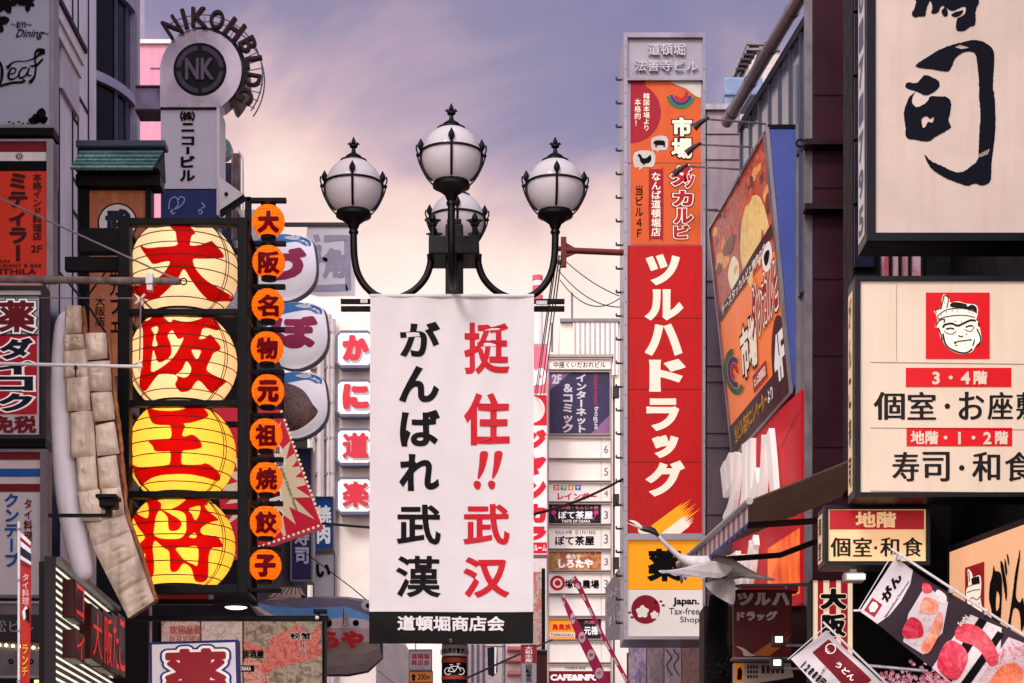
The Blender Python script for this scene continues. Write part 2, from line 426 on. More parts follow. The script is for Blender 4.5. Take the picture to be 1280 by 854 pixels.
def glyph(txt, wx, wy, res, pn=6, rough=0.0):
    """a character (or a run of Latin) with its strokes thickened by wx sideways and wy up and down, in em"""
    key = (txt, wx, wy, res, pn, rough)
    if key in _GL: return _GL[key]
    loops = outlines(txt)
    if not loops: _GL[key] = (np.zeros((0, 2)), []); return _GL[key]
    if max(wx, wy) < 0.004 and not rough: _GL[key] = fill(loops); return _GL[key]
    allp = np.vstack(loops); pad = max(wx, wy) + 0.03
    x0, y0 = allp.min(0) - pad; x1, y1 = allp.max(0) + pad; h = 1.0 / res
    xs = np.arange(x0, x1 + h, h, dtype=np.float32); ys = np.arange(y0, y1 + h, h, dtype=np.float32)
    X, Y = np.meshgrid(xs, ys); X = X.ravel()[:, None]; Y = Y.ravel()[:, None]
    sc = np.array([wx, wy], np.float32); Pt = np.concatenate([X, Y], 1) / sc
    A = np.vstack(loops).astype(np.float32) / sc; B = np.vstack([np.roll(l, -1, 0) for l in loops]).astype(np.float32) / sc
    off = 0; prv = []; nxt = []
    for l in loops:
        n = len(l); prv += [off + (i - 1) % n for i in range(n)]; nxt += [off + (i + 1) % n for i in range(n)]; off += n
    prv = np.array(prv); nxt = np.array(nxt); E = B - A; L2 = (E ** 2).sum(1) + 1e-9; nrm = np.stack([E[:, 1], -E[:, 0]], 1) / np.sqrt(L2)[:, None]
    best = np.full(len(X), 9e9, np.float32); arg = np.zeros(len(X), int); targ = np.zeros(len(X), np.float32); cr = np.zeros(len(X), int)
    x_, y_ = Pt[:, :1], Pt[:, 1:]
    for c in range(0, len(A), 64):
        a, b, d = A[c:c + 64], B[c:c + 64], E[c:c + 64]
        t = np.clip(((x_ - a[:, 0]) * d[:, 0] + (y_ - a[:, 1]) * d[:, 1]) / L2[c:c + 64], 0, 1)
        dist = np.hypot(x_ - a[:, 0] - t * d[:, 0], y_ - a[:, 1] - t * d[:, 1]); k = dist.argmin(1); r = np.arange(len(k)); dk = dist[r, k]; u = dk < best
        best[u] = dk[u]; arg[u] = (k + c)[u]; targ[u] = t[r, k][u]
        up = (a[:, 1] <= y_) != (b[:, 1] <= y_); dd = np.where(d[:, 1] == 0, 1e-9, d[:, 1])
        cr += (up & (x_ < a[:, 0] + (y_ - a[:, 1]) / dd * d[:, 0])).sum(1)
    if pn != 2:                                          # square corners: at a corner measure to the two edges' lines instead
        oth = np.where(targ <= 0, prv[arg], np.where(targ >= 1, nxt[arg], arg))
        l1 = np.abs(((Pt - A[arg]) * nrm[arg]).sum(1)); l2 = np.abs(((Pt - A[oth]) * nrm[oth]).sum(1))
        best = np.maximum(np.maximum(l1, l2), best / 1.9)
    sd = np.where(cr % 2 == 1, -best, best) - 1.0
    Z = sd.reshape(len(ys), len(xs))
    if rough:
        GX, GY = np.meshgrid(xs, ys); Z = Z + rough / max(wx, wy) * (vnoise(GX * 9 + 3, GY * 9) + 0.6 * vnoise(GX * 23, GY * 23 + 7))
    Z[0, :] = Z[-1, :] = 1; Z[:, 0] = Z[:, -1] = 1
    lp = contour(Z, xs, ys, 0.12 * h)
    _GL[key] = fill(lp) if lp else (np.zeros((0, 2)), [])
    return _GL[key]
def rq(cx, cy, w, h, deg):
    """corner pixels TL, TR, BR, BL of a turned box (deg counter-clockwise as seen)"""
    c, s_ = math.cos(R(deg)), math.sin(R(deg)); f = lambda x, y: (cx + x * c + y * s_, cy - x * s_ + y * c)
    return [f(-w / 2, -h / 2), f(w / 2, -h / 2), f(w / 2, h / 2), f(-w / 2, h / 2)]
def T(fr, txt, box, m, d='h', w=0.02, wy=None, L=2, out=0.0, om=None, slant=0.0, part='lettering', proj=None, res=None, pn=6, rough=0.0, out2=0.0, om2=None, thick=0.0):
    """Write txt into box: (x0,y0,x1,y1) or four corners TL, TR, BR, BL in photo pixels. d 'h' or 'v'. Its bounding box fills the box."""
    wx = w; wy = w if wy is None else wy
    q = [(box[0], box[1]), (box[2], box[1]), (box[2], box[3]), (box[0], box[3])] if not isinstance(box[0], (tuple, list)) else box
    q = [np.array(a, float) for a in q]
    units = [txt] if all(ord(c) < 0x250 for c in txt) and d == 'h' else list(txt)
    if res is None:
        hpx = np.hypot(*(q[3] - q[0])) / (len(units) if d == 'v' else 1)
        if d == 'h' and len(units) > 1: hpx = max(hpx, np.hypot(*(q[1] - q[0])) / len(units))
        res = int(min(96, max(26, hpx * 1.5)))
    def layout(wx, wy):
        o = []
        for i, u in enumerate(units):
            if u == ' ' or u == '\u3000': continue
            V, Fc = glyph(u, wx, wy, res, pn, rough)
            if not len(V): continue
            V = V.copy()
            if d == 'h' and len(units) > 1 and ord(u) < 0x250: V[:, 0] = (V[:, 0] - (V[:, 0].min() + V[:, 0].max()) / 2) * 1.2 + .5; V[:, 1] = V[:, 1] * 1.2 - .07
            if d == 'v' and u in 'ー〜-': V = np.stack([0.5 + (V[:, 1] - 0.38), 0.38 - (V[:, 0] - 0.5)], 1)
            if d == 'v':
                if ord(u) < 0x250: V[:, 0] += 0.5 - (V[:, 0].min() + V[:, 0].max()) / 2
                V[:, 1] -= i
            elif len(units) > 1: V[:, 0] += i
            o.append((V, Fc))
        return o
    base = layout(wx, wy)
    if not base: return
    A = np.vstack([v for v, _ in base]); lo, hi = A.min(0), A.max(0)
    fr.n = getattr(fr, 'n', 0) + 1
    def place(lst, mm, LL):
        mb = fr.mb(part, mm, False, fr.n); y = -0.004 * LL
        for V, Fc in lst:
            s = (V[:, 0] - lo[0]) / (hi[0] - lo[0]); t = (V[:, 1] - lo[1]) / (hi[1] - lo[1])
            s = s + slant * (t - 0.5)
            Q = (q[3][None] * ((1 - s) * (1 - t))[:, None] + q[2][None] * (s * (1 - t))[:, None] + q[0][None] * ((1 - s) * t)[:, None] + q[1][None] * (s * t)[:, None])
            loc = [fr.p(*a) for a in Q]
            if proj:
                V3, F3 = subdiv([(a[0], 0, a[1]) for a in loc], Fc, proj[1]); mb.add([proj[0](v[0], v[2], LL) for v in V3], F3)
            elif thick:
                n = len(loc); ed = {}
                for f in Fc:
                    for i in range(len(f)):
                        e = (f[i], f[(i + 1) % len(f)]); k = tuple(sorted(e)); ed[k] = None if k in ed else e
                mb.add([(a[0], y - thick, a[1]) for a in loc] + [(a[0], y, a[1]) for a in loc], list(Fc) + [(e[0], e[1], e[1] + n, e[0] + n) for e in ed.values() if e])
            else: mb.add([(a[0], y, a[1]) for a in loc], Fc)
    place(base, m, L)
    if out and om: place(layout(wx + out, wy + out), om, L - (2.2 if proj else 0.5))
    if out2 and om2: place(layout(wx + out + out2, wy + out + out2), om2, L - 0.8)
def subdiv(V, Fc, mx):
    b = bmesh.new(); vs = [b.verts.new(v) for v in V]
    for f in Fc:
        try: b.faces.new([vs[i] for i in f])
        except ValueError: pass
    bmesh.ops.triangulate(b, faces=list(b.faces))
    for _ in range(6):
        e = [x for x in b.edges if x.calc_length() > mx]
        if not e: break
        bmesh.ops.subdivide_edges(b, edges=e, cuts=1); bmesh.ops.triangulate(b, faces=[f for f in b.faces if len(f.verts) > 3])
    b.verts.index_update(); o = [tuple(v.co) for v in b.verts], [tuple(v.index for v in f.verts) for f in b.faces]; b.free()
    return o
def trace(fr, m, polys, L=2, part='lettering', smooth=4, rough=0.0, proj=None):
    """brush-written shapes traced from the sign: outlines in photo pixels, holes by even-odd"""
    lps = []
    for p in polys:
        c = crom(p, smooth) if smooth > 1 else list(p)
        if rough:
            c2 = []
            for i in range(len(c)):
                a, b = np.array(c[i]), np.array(c[(i + 1) % len(c)]); n = max(1, int(np.hypot(*(b - a)) / 1.3))
                c2 += [tuple(a + (b - a) * k / n + rng.normal(0, rough, 2)) for k in range(n)]
            c = c2
        lps.append(c)
    V, Fc = fill(lps); loc = [fr.p(*a) for a in V]
    if proj:
        V3, F3 = subdiv([(a[0], 0, a[1]) for a in loc], Fc, proj[1]); fr.mb(part, m).add([proj[0](v[0], v[2], L) for v in V3], F3)
    else: fr.mb(part, m).add([(a[0], -0.004 * L, a[1]) for a in loc], Fc)

def on_ball(f, cz, Rx, Rz):
    """carries points of a thing's front plane along the sight line onto a round lantern"""
    C = f.M.inverted() @ Vector((0, 0, EYE))
    def go(x, z, L):
        o = 0.0014 * L + 0.001; S = Vector((1 / (Rx + o), 1 / (Rx + o), 1 / (Rz + o)))
        c = Vector((C.x, C.y, C.z - cz)) * S; p = Vector((x, 0, z - cz)) * S; d = p - c
        a, b, e = d.dot(d), 2 * c.dot(d), c.dot(c) - 1; q = b * b - 4 * a * e
        t = (-b - math.sqrt(q)) / (2 * a) if q > 0 else -b / (2 * a)
        h = (c + d * t).normalized(); return (h.x / S.x, h.y / S.y, h.z / S.z + cz)
    return go
def boxsign(name, label, cat, x0, y0, x1, y1, D, thick, fm, face, fw=3, group=None, inset=0.02, fwb=None):
    """A box sign facing the street: case, a frame standing proud of the face, and the face itself. Pixels are the outer edge."""
    f = front(name, label, cat, (x0 + x1) / 2, y1, D, group); a, b = f.p(x0, y1), f.p(x1, y0)
    fwb = fw if fwb is None else fwb; w = fw * f.k; wb = fwb * f.k
    f.mb('case', fm).cbox(a[0], b[0], 0.003, thick, a[1], b[1], 0.008)
    fr = f.mb('frame', fm)
    fr.box(a[0], a[0] + w, -inset, 0, a[1], b[1]); fr.box(b[0] - w, b[0], -inset, 0, a[1], b[1])
    fr.box(a[0] + w, b[0] - w, -inset, 0, a[1], a[1] + wb); fr.box(a[0] + w, b[0] - w, -inset, 0, b[1] - wb, b[1])
    f.mb('face', face).sheet([(a[0] + w, a[1] + wb), (b[0] - w, a[1] + wb), (b[0] - w, b[1] - wb), (a[0] + w, b[1] - wb)], 0)
    return f
def single(name, label, cat, mb, m, kind=None, group=None, loc=None, smooth=False):
    o = link(name, mb.mesh(name, m, smooth)); 
    if kind == 'structure': o['kind'] = kind; 
    else: tag(o, label, cat, group, kind)
    if loc: o.location = loc
    return o
def wire(name, label, cat, pts, r, m, group=None, sag=0.0, n=14):
    """a cable or rod between world points; sag in metres"""
    mb = MB(); P = []
    for a, b in zip(pts[:-1], pts[1:]):
        for i in range(n + 1 if b is pts[-1] else n):
            t = i / n; q = a.lerp(b, t); q.z -= sag * 4 * t * (1 - t); P.append(q)
    c = P[0].copy(); mb.tube([q - c for q in P], r, 6)
    return single(name, label, cat, mb, m, group=group, loc=c, smooth=True)

# ---------------------------------------------------------------- common materials
BLACK = mat('black_paint', (9, 8, 12), rough=0.5, spec=0.12, var=0.3)
IRON = mat('black_iron', (15, 11, 15), rough=0.42, var=0.3, scale=20, bump=0.05)
STEEL = mat('brushed_steel', (165, 160, 168), rough=0.38, metal=0.8, var=0.12, scale=9, dirt=0.35)
GREYM = mat('grey_metal', (128, 122, 130), rough=0.45, metal=0.5, var=0.15, dirt=0.4)
DKGREY = mat('dark_grey_metal', (58, 52, 58), rough=0.45, metal=0.3, var=0.2)
WHITEP = mat('white_paint', (222, 216, 216), rough=0.5, var=0.05, dirt=0.25, dirtcol=(150, 140, 140))
INK = mat('black_ink', (12, 10, 14), rough=0.6, spec=0.08, var=0.15)
NAVYINK = mat('navy_ink', (18, 20, 46), rough=0.5)
REDINK = mat('crimson_ink', (205, 22, 42), rough=0.5, var=0.05)
DKRED = mat('dark_red_ink', (120, 20, 34), rough=0.5, var=0.1)
WHITEINK = lit('white_ink', (232, 226, 224), 0.3)  # ink brightened by added emission, on cloth and notices too
CREAM = mat('cream_wall', (236, 224, 212), rough=0.75, var=0.05, scale=1.5, dirt=0.2, dirtcol=(190, 172, 160))

# ---------------------------------------------------------------- ground
def sheet_obj(name, x0, x1, y0, y1, z, m):
    mb = MB(); mb.add([(x0, y0, z), (x1, y0, z), (x1, y1, z), (x0, y1, z)], [(0, 1, 2, 3)]); return single(name, '', '', mb, m, kind='structure')
sheet_obj('ground', -400, 400, -200, 700, 0, mat('asphalt', (62, 60, 62), rough=0.9, var=0.2, scale=3))
sheet_obj('pavement', -3.9, 3.2, -30, 120, 0.004, mat('stone_paving', (150, 142, 138), rough=0.8, var=0.2, scale=2))

# ---------------------------------------------------------------- buildings along the street
WALLD = mat('soot_dark_wall', (16, 14, 19), rough=0.7, var=0.3, scale=2, spec=0.1)  # near-black wall colour
def block(name, label, x0, x1, y0, y1, z1, m, group=None):
    """a building whose base stands at its front left corner: walls as a part"""
    e = bpy.data.objects.new(name, None); COL.objects.link(e); e.location = ((x0 + x1) / 2, y0, 0); tag(e, label, 'building', group)
    mb = MB(); w = (x1 - x0) / 2; mb.box(-w, w, 0, y1 - y0, 0, z1); link('wall', mb.mesh('wall', m), e)
    return e
def wpart(e, name, m, fn, smooth=False):
    mb = MB(); fn(mb); return put(name, mb, m, e, smooth)
def PX(px, D): return (px - CX) / F * D
def PZ(py, D): return EYE + (HY - py) / F * D

# left: dark wall that carries the restaurant signs, then the pale clad building
e = block('restaurant_building', 'dark walled building at far left carrying the stacked restaurant signs', -9.0, -3.95, 9.0, 16.95, 14.0, WALLD)
GLB = mat('blue_window_glass', (40, 46, 78), rough=0.12, var=0.4, scale=1.5, spec=0.8)
CLAD = mat('pale_cladding', (226, 218, 230), rough=0.45, metal=0.2, var=0.08, scale=1.5, dirt=0.3, dirtcol=(110, 100, 110))
e = block('clad_building', 'pale grey metal clad building with a sloping canopy edge beside the dark curved glass', -9.0, -3.95, 17.0, 19.0, 13.2, CLAD)
def fcl(mb):
    for a in (0.42, 0.95, 1.18, 1.62): mb.box(2.525, 2.533, a, a + 0.03, 4, 13)
    for z in (6.1, 7.0, 7.9, 8.45, 9.6): mb.box(2.525, 2.532, 0.97, 1.17, z, z + 0.03)
    mb.box(2.525, 2.535, 0.97, 1.6, 7.6, 7.63); mb.box(2.525, 2.535, 0.97, 1.6, 8.72, 8.75)
wpart(e, 'joint', BLACK, fcl)
wpart(e, 'window', GLB, lambda mb: mb.box(2.525, 2.531, 0.05, 0.4, 3, 9.2))
wpart(e, 'canopy', WHITEP, lambda mb: (mb.box(2.525, 2.60, 0.02, 1.14, 8.98, 9.1), mb.box(2.525, 2.58, 0.02, 1.12, 8.86, 8.98)))
wpart(e, 'gutter', BLACK, lambda mb: mb.box(2.53, 2.62, 0.02, 1.16, 9.1, 9.15))
wpart(e, 'soffit', mat('grey_soffit', (190, 182, 196), rough=0.6), lambda mb: mb.box(2.525, 2.56, 0.42, 1.1, 8.5, 8.86))

# dark curved glass front behind it
cx_ = -5.38
e = bpy.data.objects.new('curved_glass_building', None); COL.objects.link(e); e.location = (cx_, 22, 0)
tag(e, 'dark navy curved glass stair front with two pale bands, left of the pink building', 'building')
NAVG = mat('navy_curved_glass', (8, 9, 22), rough=0.22, var=0.4, scale=0.8, spec=0.12)
def arc(mb, r, z0, z1, a0=-100, a1=20, n=40):
    V = []
    for i in range(n + 1):
        a = R(a0 + (a1 - a0) * i / n); V += [(r * math.cos(a), r * math.sin(a), z0), (r * math.cos(a), r * math.sin(a), z1)]
    mb.add(V, [(2 * i, 2 * i + 2, 2 * i + 3, 2 * i + 1) for i in range(n)])
def ringband(mb, r0, r1, z0, z1):
    arc(mb, r1, z0, z1); n = 40
    for z in (z0, z1):
        V = []
        for i in range(n + 1):
            a = R(-100 + 120 * i / n); V += [(r0 * math.cos(a), r0 * math.sin(a), z), (r1 * math.cos(a), r1 * math.sin(a), z)]
        mb.add(V, [(2 * i, 2 * i + 1, 2 * i + 3, 2 * i + 2) for i in range(n)])
wpart(e, 'glass', NAVG, lambda mb: arc(mb, 1.19, 0, 13), True)
wpart(e, 'wall', mat('lavender_wall', (205, 196, 214), rough=0.6), lambda mb: mb.box(-3, 1.1, 0.3, 0.5, 0, 13))
BAND = mat('pale_band', (150, 146, 165), rough=0.35, metal=0.4, var=0.1)
for zz in (10.09, 11.12, 8.2): wpart(e, 'band', BAND, lambda mb: ringband(mb, 1.18, 1.25, zz, zz + 0.1), True)
def mull(mb):
    for a in (-64, -43, -22, -10): mb.box(1.2 * math.cos(R(a)) - 0.015, 1.2 * math.cos(R(a)) + 0.015, 1.2 * math.sin(R(a)) - 0.015, 1.2 * math.sin(R(a)) + 0.015, 0, 13)
wpart(e, 'mullion', mat('slate_mullion', (70, 72, 104), rough=0.4), mull)
wpart(e, 'edge_pier', BAND, lambda mb: mb.box(1.17, 1.27, -0.05, 0.1, 0, 13))

PINK = mat('faded_pink_wall', (214, 150, 172), rough=0.7, var=0.06, scale=1.2, dirt=0.35, dirtcol=(160, 110, 130))
D = 32; e = block('pink_building', 'faded pink wall block behind the round steel name sign', PX(172, D), PX(214, D), D, D + 1.2, PZ(52, D), PINK)
wpart(e, 'cornice', WHITEP, lambda mb: mb.box(-0.27, 0.27, -0.06, 0, PZ(56, D), PZ(51, D)))
wpart(e, 'crack_line', mat('dark_pink', (110, 80, 96)), lambda mb: [mb.box(PX(a, D) - PX(193, D), PX(a + 14, D) - PX(193, D), -0.012, 0, PZ(b, D) - 0.02, PZ(b, D)) for a, b in ((188, 85), (187, 147), (189, 118))])
D = 36; block('lavender_tower', 'pale lavender slab of a far block just left of the pink wall', PX(150, D), PX(173, D), D, D + 0.6, PZ(-60, D), mat('lavender_wall', (205, 196, 214)))

# speckled panel wall behind the small lanterns
D = 27; e = block('perforated_wall_building', 'grey speckled panel building seen between the lantern racks', PX(262, D), PX(326, D), D, D + 1.0, PZ(262, D), mat('speckled_panel', (150, 146, 150), rough=0.7, var=0.5, scale=42))
wpart(e, 'seam', GREYM, lambda mb: [mb.box(-0.34, 0.34, -0.01, 0, PZ(y, D) - 0.02, PZ(y, D) + 0.02) for y in (330, 400, 470, 540)])
D = 20.5; e = block('shopfront_building', 'dark grey shop building behind the big lantern rack', PX(96, D), PX(322, D), D, D + 5, PZ(392, D), mat('charcoal_wall', (26, 23, 28), rough=0.7, var=0.3))
def fwin(mb):
    for x in (146, 152, 158): mb.box(PX(x, D) - PX(209, D), PX(x + 2, D) - PX(209, D), -0.03, 0, PZ(640, D), PZ(395, D))
    mb.box(PX(140, D) - PX(209, D), PX(300, D) - PX(209, D), -0.03, 0, PZ(612, D), PZ(600, D))
wpart(e, 'window_frame', GREYM, fwin)
wpart(e, 'shutter', mat('pale_shutter', (120, 112, 120), rough=0.6), lambda mb: mb.box(PX(152, D) - PX(209, D), PX(300, D) - PX(209, D), -0.02, 0, PZ(620, D), PZ(505, D)))

# cream building with the crab-house panels
D = 33; e = block('cream_building', 'bright cream walled building carrying the row of octagonal red letter panels', PX(366, D), PX(476, D), D, D + 8, PZ(372, D), lit('cream_bright_wall', (250, 238, 226), 0.0, rough=0.8))
wpart(e, 'drainpipe', mat('pale_pipe', (200, 190, 188), rough=0.6), lambda mb: [mb.tube([(PX(x, D) - PX(421, D), -0.12, 0), (PX(x, D) - PX(421, D), -0.12, PZ(y, D))], 0.045 if x != 402 else 0.07, 8) for x, y in ((392, 470), (402, 402), (412, 396), (417, 402))])
wpart(e, 'bracket', GREYM, lambda mb: [mb.box(PX(388, D) - PX(421, D), PX(419, D) - PX(421, D), -0.16, 0, PZ(y, D), PZ(y, D) + 0.04) for y in range(420, 690, 44)])

# distance in the middle
D = 60; e = block('far_pale_building', 'pale far block closing the street below the white banner', PX(440, D), PX(700, D), D, D + 6, PZ(540, D), mat('far_cream', (240, 228, 222), rough=0.8, var=0.04))
wpart(e, 'parapet', GREYM, lambda mb: mb.box(PX(440, D) - PX(570, D), PX(700, D) - PX(570, D), -.1, 0, PZ(543, D), PZ(539, D)))
D = 52; e = block('ribbed_building', 'cream block with a vertical ribbed metal face above the floor directory', PX(700, D), PX(790, D), D, D + 6, PZ(404, D), CREAM)
wpart(e, 'ribbed_panel', striped('ribbed_sheet', (178, 168, 168), (228, 218, 212), 1 / (6.2 * ppm(D)), 0, 0.6, bump=0.6), lambda mb: mb.box(PX(716, D) - PX(745, D), PX(772, D) - PX(745, D), -0.1, 0, PZ(470, D), PZ(401, D)))
wpart(e, 'parapet', GREYM, lambda mb: mb.box(PX(700, D) - PX(745, D), PX(790, D) - PX(745, D), -0.14, 0, PZ(404, D), PZ(400, D)))
D = 75; e = front('striped_chimney', 'red and white banded stack far off between lamp and tower sign', 'chimney', 672, 480, D); k = e.k; e.O
for i, y in enumerate((345, 352, 358, 364, 370, 376)):
    a = e.p(665.5, y + 6.2)[1]; b = e.p(665.5, y)[1]; e.mb('red_band' if i % 2 == 0 else 'white_band', mat('red_band', (214, 84, 104)) if i % 2 == 0 else WHITEP).lathe([(6.5 * k, a), (6.5 * k, b)], n=20)
e.mb('shaft', WHITEP).lathe([(7 * k, e.p(0, 1150)[1]), (6.5 * k, e.p(0, 382)[1])], n=20); e.done()

# right: the drugstore building behind the tower sign, the glass gallery, the maroon pier
D = 24.6; CLADR = mat('warm_grey_panel', (158, 144, 148), rough=0.4, metal=0.35, var=0.12, scale=1.5, dirt=0.3, dirtcol=(80, 66, 70))
e = block('panel_clad_building', 'grey metal panelled wall just right of the tall red sign', PX(850, D), PX(925, D), D, D + 5, PZ(134, D), CLADR)
def fj(mb):
    for y in (168, 200, 262, 352, 372, 458, 478, 542, 560, 644): mb.box(PX(880, D) - PX(887.5, D), PX(925, D) - PX(887.5, D), -0.012, 0, PZ(y, D) - 0.005, PZ(y, D) + 0.005)
    mb.box(PX(882, D) - PX(887.5, D), PX(883.5, D) - PX(887.5, D), -0.012, 0, 4, PZ(136, D))
wpart(e, 'joint', DKGREY, fj)
wpart(e, 'coping', STEEL, lambda mb: mb.box(-0.38, 0.38, -0.06, 0.1, PZ(139, D), PZ(132, D)))
D = 27; TARP = mat('blue_grey_tarp', (132, 150, 186), rough=0.35, var=0.15, scale=5, bump=0.3)
e = front('rooftop_duct', 'blue grey sheet-wrapped rooftop duct between panelled wall and gutter', 'duct', 925, 300, D)
e.mb('riser', TARP).cbox(e.p(905, 0)[0], e.p(923, 0)[0], -0.1, 0.5, e.p(0, 320)[1], e.p(0, 104)[1], 0.03)
e.mb('elbow', TARP).cbox(e.p(904, 0)[0], e.p(952, 0)[0], -0.14, 0.55, e.p(0, 124)[1], e.p(0, 101)[1], 0.03); e.done()
e = front('roof_stair', 'grey steel roof stair rising beside the pale plant room', 'staircase', 945, 120, 29)
rb = e.mb('rail', GREYM)
for dx in (0, 6, 12, 20): a = e.p(912 + dx, 105); b = e.p(933 + dx, 55); rb.tube([(a[0], dx * .01, a[1]), (b[0], dx * .01, b[1])], 0.022, 6)
for y in (55, 62): a, b = e.p(933, y), e.p(975, y + 1); rb.tube([(a[0], 0, a[1]), (b[0], 0, b[1])], 0.03, 6)
tr = e.mb('tread', DKGREY)
for i in range(6): a = e.p(919 + i * 3.6, 88 - i * 6); tr.box(a[0], a[0] + .14, -.02, .3, a[1], a[1] + .03)
e.done()
D = 30; block('plant_room', 'pale rooftop plant room right of the steel roof stair', PX(936, D), PX(985, D), D, D + 3, PZ(68, D), mat('warm_white_wall', (206, 196, 192), rough=0.7, dirt=0.3))

STREET = Vector((-0.116, 1, 0)).normalized(); STREET_IN = Vector((STREET.y, -STREET.x, 0))  # along the right side of the street; into the buildings
def RX(D): return 5.3 - 0.116 * D
class Along:
    """a builder's line along the right-hand wall: a along the street from distance D0, b into the building, z up"""
    def __init__(s, name, label, cat, D0, group=None):
        s.e = bpy.data.objects.new(name, None); COL.objects.link(s.e); s.D0 = D0
        M = Matrix.Identity(4)
        for i, c in enumerate((STREET, -STREET_IN, Vector((0, 0, 1)), Vector((RX(D0), D0, 0)))):
            for j in range(3): M[j][i] = c[j]
        s.e.matrix_world = M; tag(s.e, label, cat, group)
    def part(s, name, m, fn, smooth=False): mb = MB(); fn(mb); mb.v = [(v[0], -v[1], v[2]) for v in mb.v]; mb.f = [f[::-1] for f in mb.f]; return put(name, mb, m, s.e, smooth)
g = Along('glass_gallery_building', 'glazed upper storey with a fat gutter pipe along its sloping eave', 'building', 20.0)
GLS = mat('gallery_glass', (120, 136, 156), rough=0.08, var=0.25, scale=0.7, spec=1.0, metal=0.55)
g.part('wall', CLADR, lambda mb: mb.box(0.1, 3.2, 0.06, 5, 0, 10.2))
g.part('glazing', GLS, lambda mb: mb.box(0.1, 3.2, 0.03, 0.055, 7.6, 10.33))
g.part('mullion', mat('slate_frame', (86, 88, 108), rough=0.4, metal=0.4), lambda mb: ([mb.box(a, a + 0.05, 0.012, 0.03, 7.6, 10.33) for a in (0.1, 0.42, 0.85, 1.3, 1.75, 2.2, 2.65, 3.1)], mb.box(0.1, 3.2, 0.014, 0.028, 9.05, 9.1), mb.box(0.1, 3.2, 0.0, 0.03, 10.26, 10.345)))
g.part('gutter', mat('gutter_zinc', (126, 116, 124), rough=0.35, metal=0.6, var=0.15), lambda mb: (mb.tube([(-0.25, -0.1, 10.42), (3.3, -0.1, 10.42)], 0.072, 14), [mb.tube([(a, -0.1, 10.42), (a + 0.04, -0.1, 10.42)], 0.08, 14) for a in (0.3, 1.2, 2.1, 3.0)]), True)
MARO = mat('maroon_cladding', (52, 12, 30), rough=0.4, metal=0.15, var=0.2, scale=1.2)
D = 18.9; e = front('maroon_pier', 'tall dark maroon clad pier between the billboard and the sushi signs', 'pier', 1036, 1100, D)
e.O
xa, xb = e.p(1016, 0)[0], e.p(1064, 0)[0]
e.mb('cladding', MARO).box(xa, xb, 0, 0.5, -1.6, e.p(0, -60)[1])
e.mb('grey_edge', GREYM).box(xa - 0.075, xa - 0.002, 0.02, 0.06, -1.6, e.p(0, -60)[1])
for y in (188, 268): 
    e.mb('flange', mat('dark_maroon_steel', (40, 10, 20), rough=0.4)).box(xa - 0.1, xb + .02, -0.16, -0.002, e.p(0, y)[1], e.p(0, y - 7)[1])
for y in (120, 236, 350, 446, 560): e.mb('joint', BLACK).box(xa, xb, -0.006, 0, e.p(0, y)[1], e.p(0, y)[1] + .012)
e.mb('eye_bolt', IRON).ring((xa - 0.13, -0.08, e.p(0, 183)[1]), 0.035, 0.012, axis='y', n=14)
e.done()
D = 17.2; DKNAVY = mat('navy_black_wall', (9, 8, 14), rough=0.55, var=0.3, spec=0.12)
e = block('sushi_building', 'black fronted sushi restaurant building behind the cream hanging signs', PX(1066, D), 9, D, D + 0.5, PZ(-140, D), DKNAVY)
x0 = (PX(1066, D) + 9) / 2
def bx(mb, a, b, c, d, y0, y1): mb.box(PX(a, D) - x0, PX(c, D) - x0, y0, y1, PZ(d, D), PZ(b, D))
wpart(e, 'window', picture('pink_dusk_glass', [(0.3, (150, 130, 150)), (0.5, (200, 170, 180)), (0.62, (170, 60, 90)), (0.7, (190, 150, 165))], 1.2, rough=0.15), lambda mb: bx(mb, 1098, 300, 1150, 352, -0.02, 0))
wpart(e, 'window_frame', BLACK, lambda mb: [bx(mb, x, 300, x + 3, 352, -0.06, -0.021) for x in (1096, 1110, 1122, 1134, 1150)] + [bx(mb, 1220, 560, 1225, 700, -0.06, 0)])
wpart(e, 'panel', mat('dark_blue_panel', (26, 28, 52), rough=0.3, var=0.3), lambda mb: [bx(mb, 1067, y, 1092, y + 76, -0.05, 0) for y in (-60, 20, 100, 180, 260)])
wpart(e, 'louvre', mat('dim_grey_louvre', (40, 36, 44), rough=0.5), lambda mb: [bx(mb, 1218, 626 + i * 7, 1262, 630 + i * 7, -0.05, 0) for i in range(6)])
e = block('corner_building', 'unlit black building edge at the far right behind the sushi signs', 3.75, 9, 8.5, 17.1, 14, DKNAVY)

wpart(e, 'drainpipe', BLACK, lambda mb: mb.tube([(-2.68, .3, 0), (-2.68, .3, 14)], .06, 8))

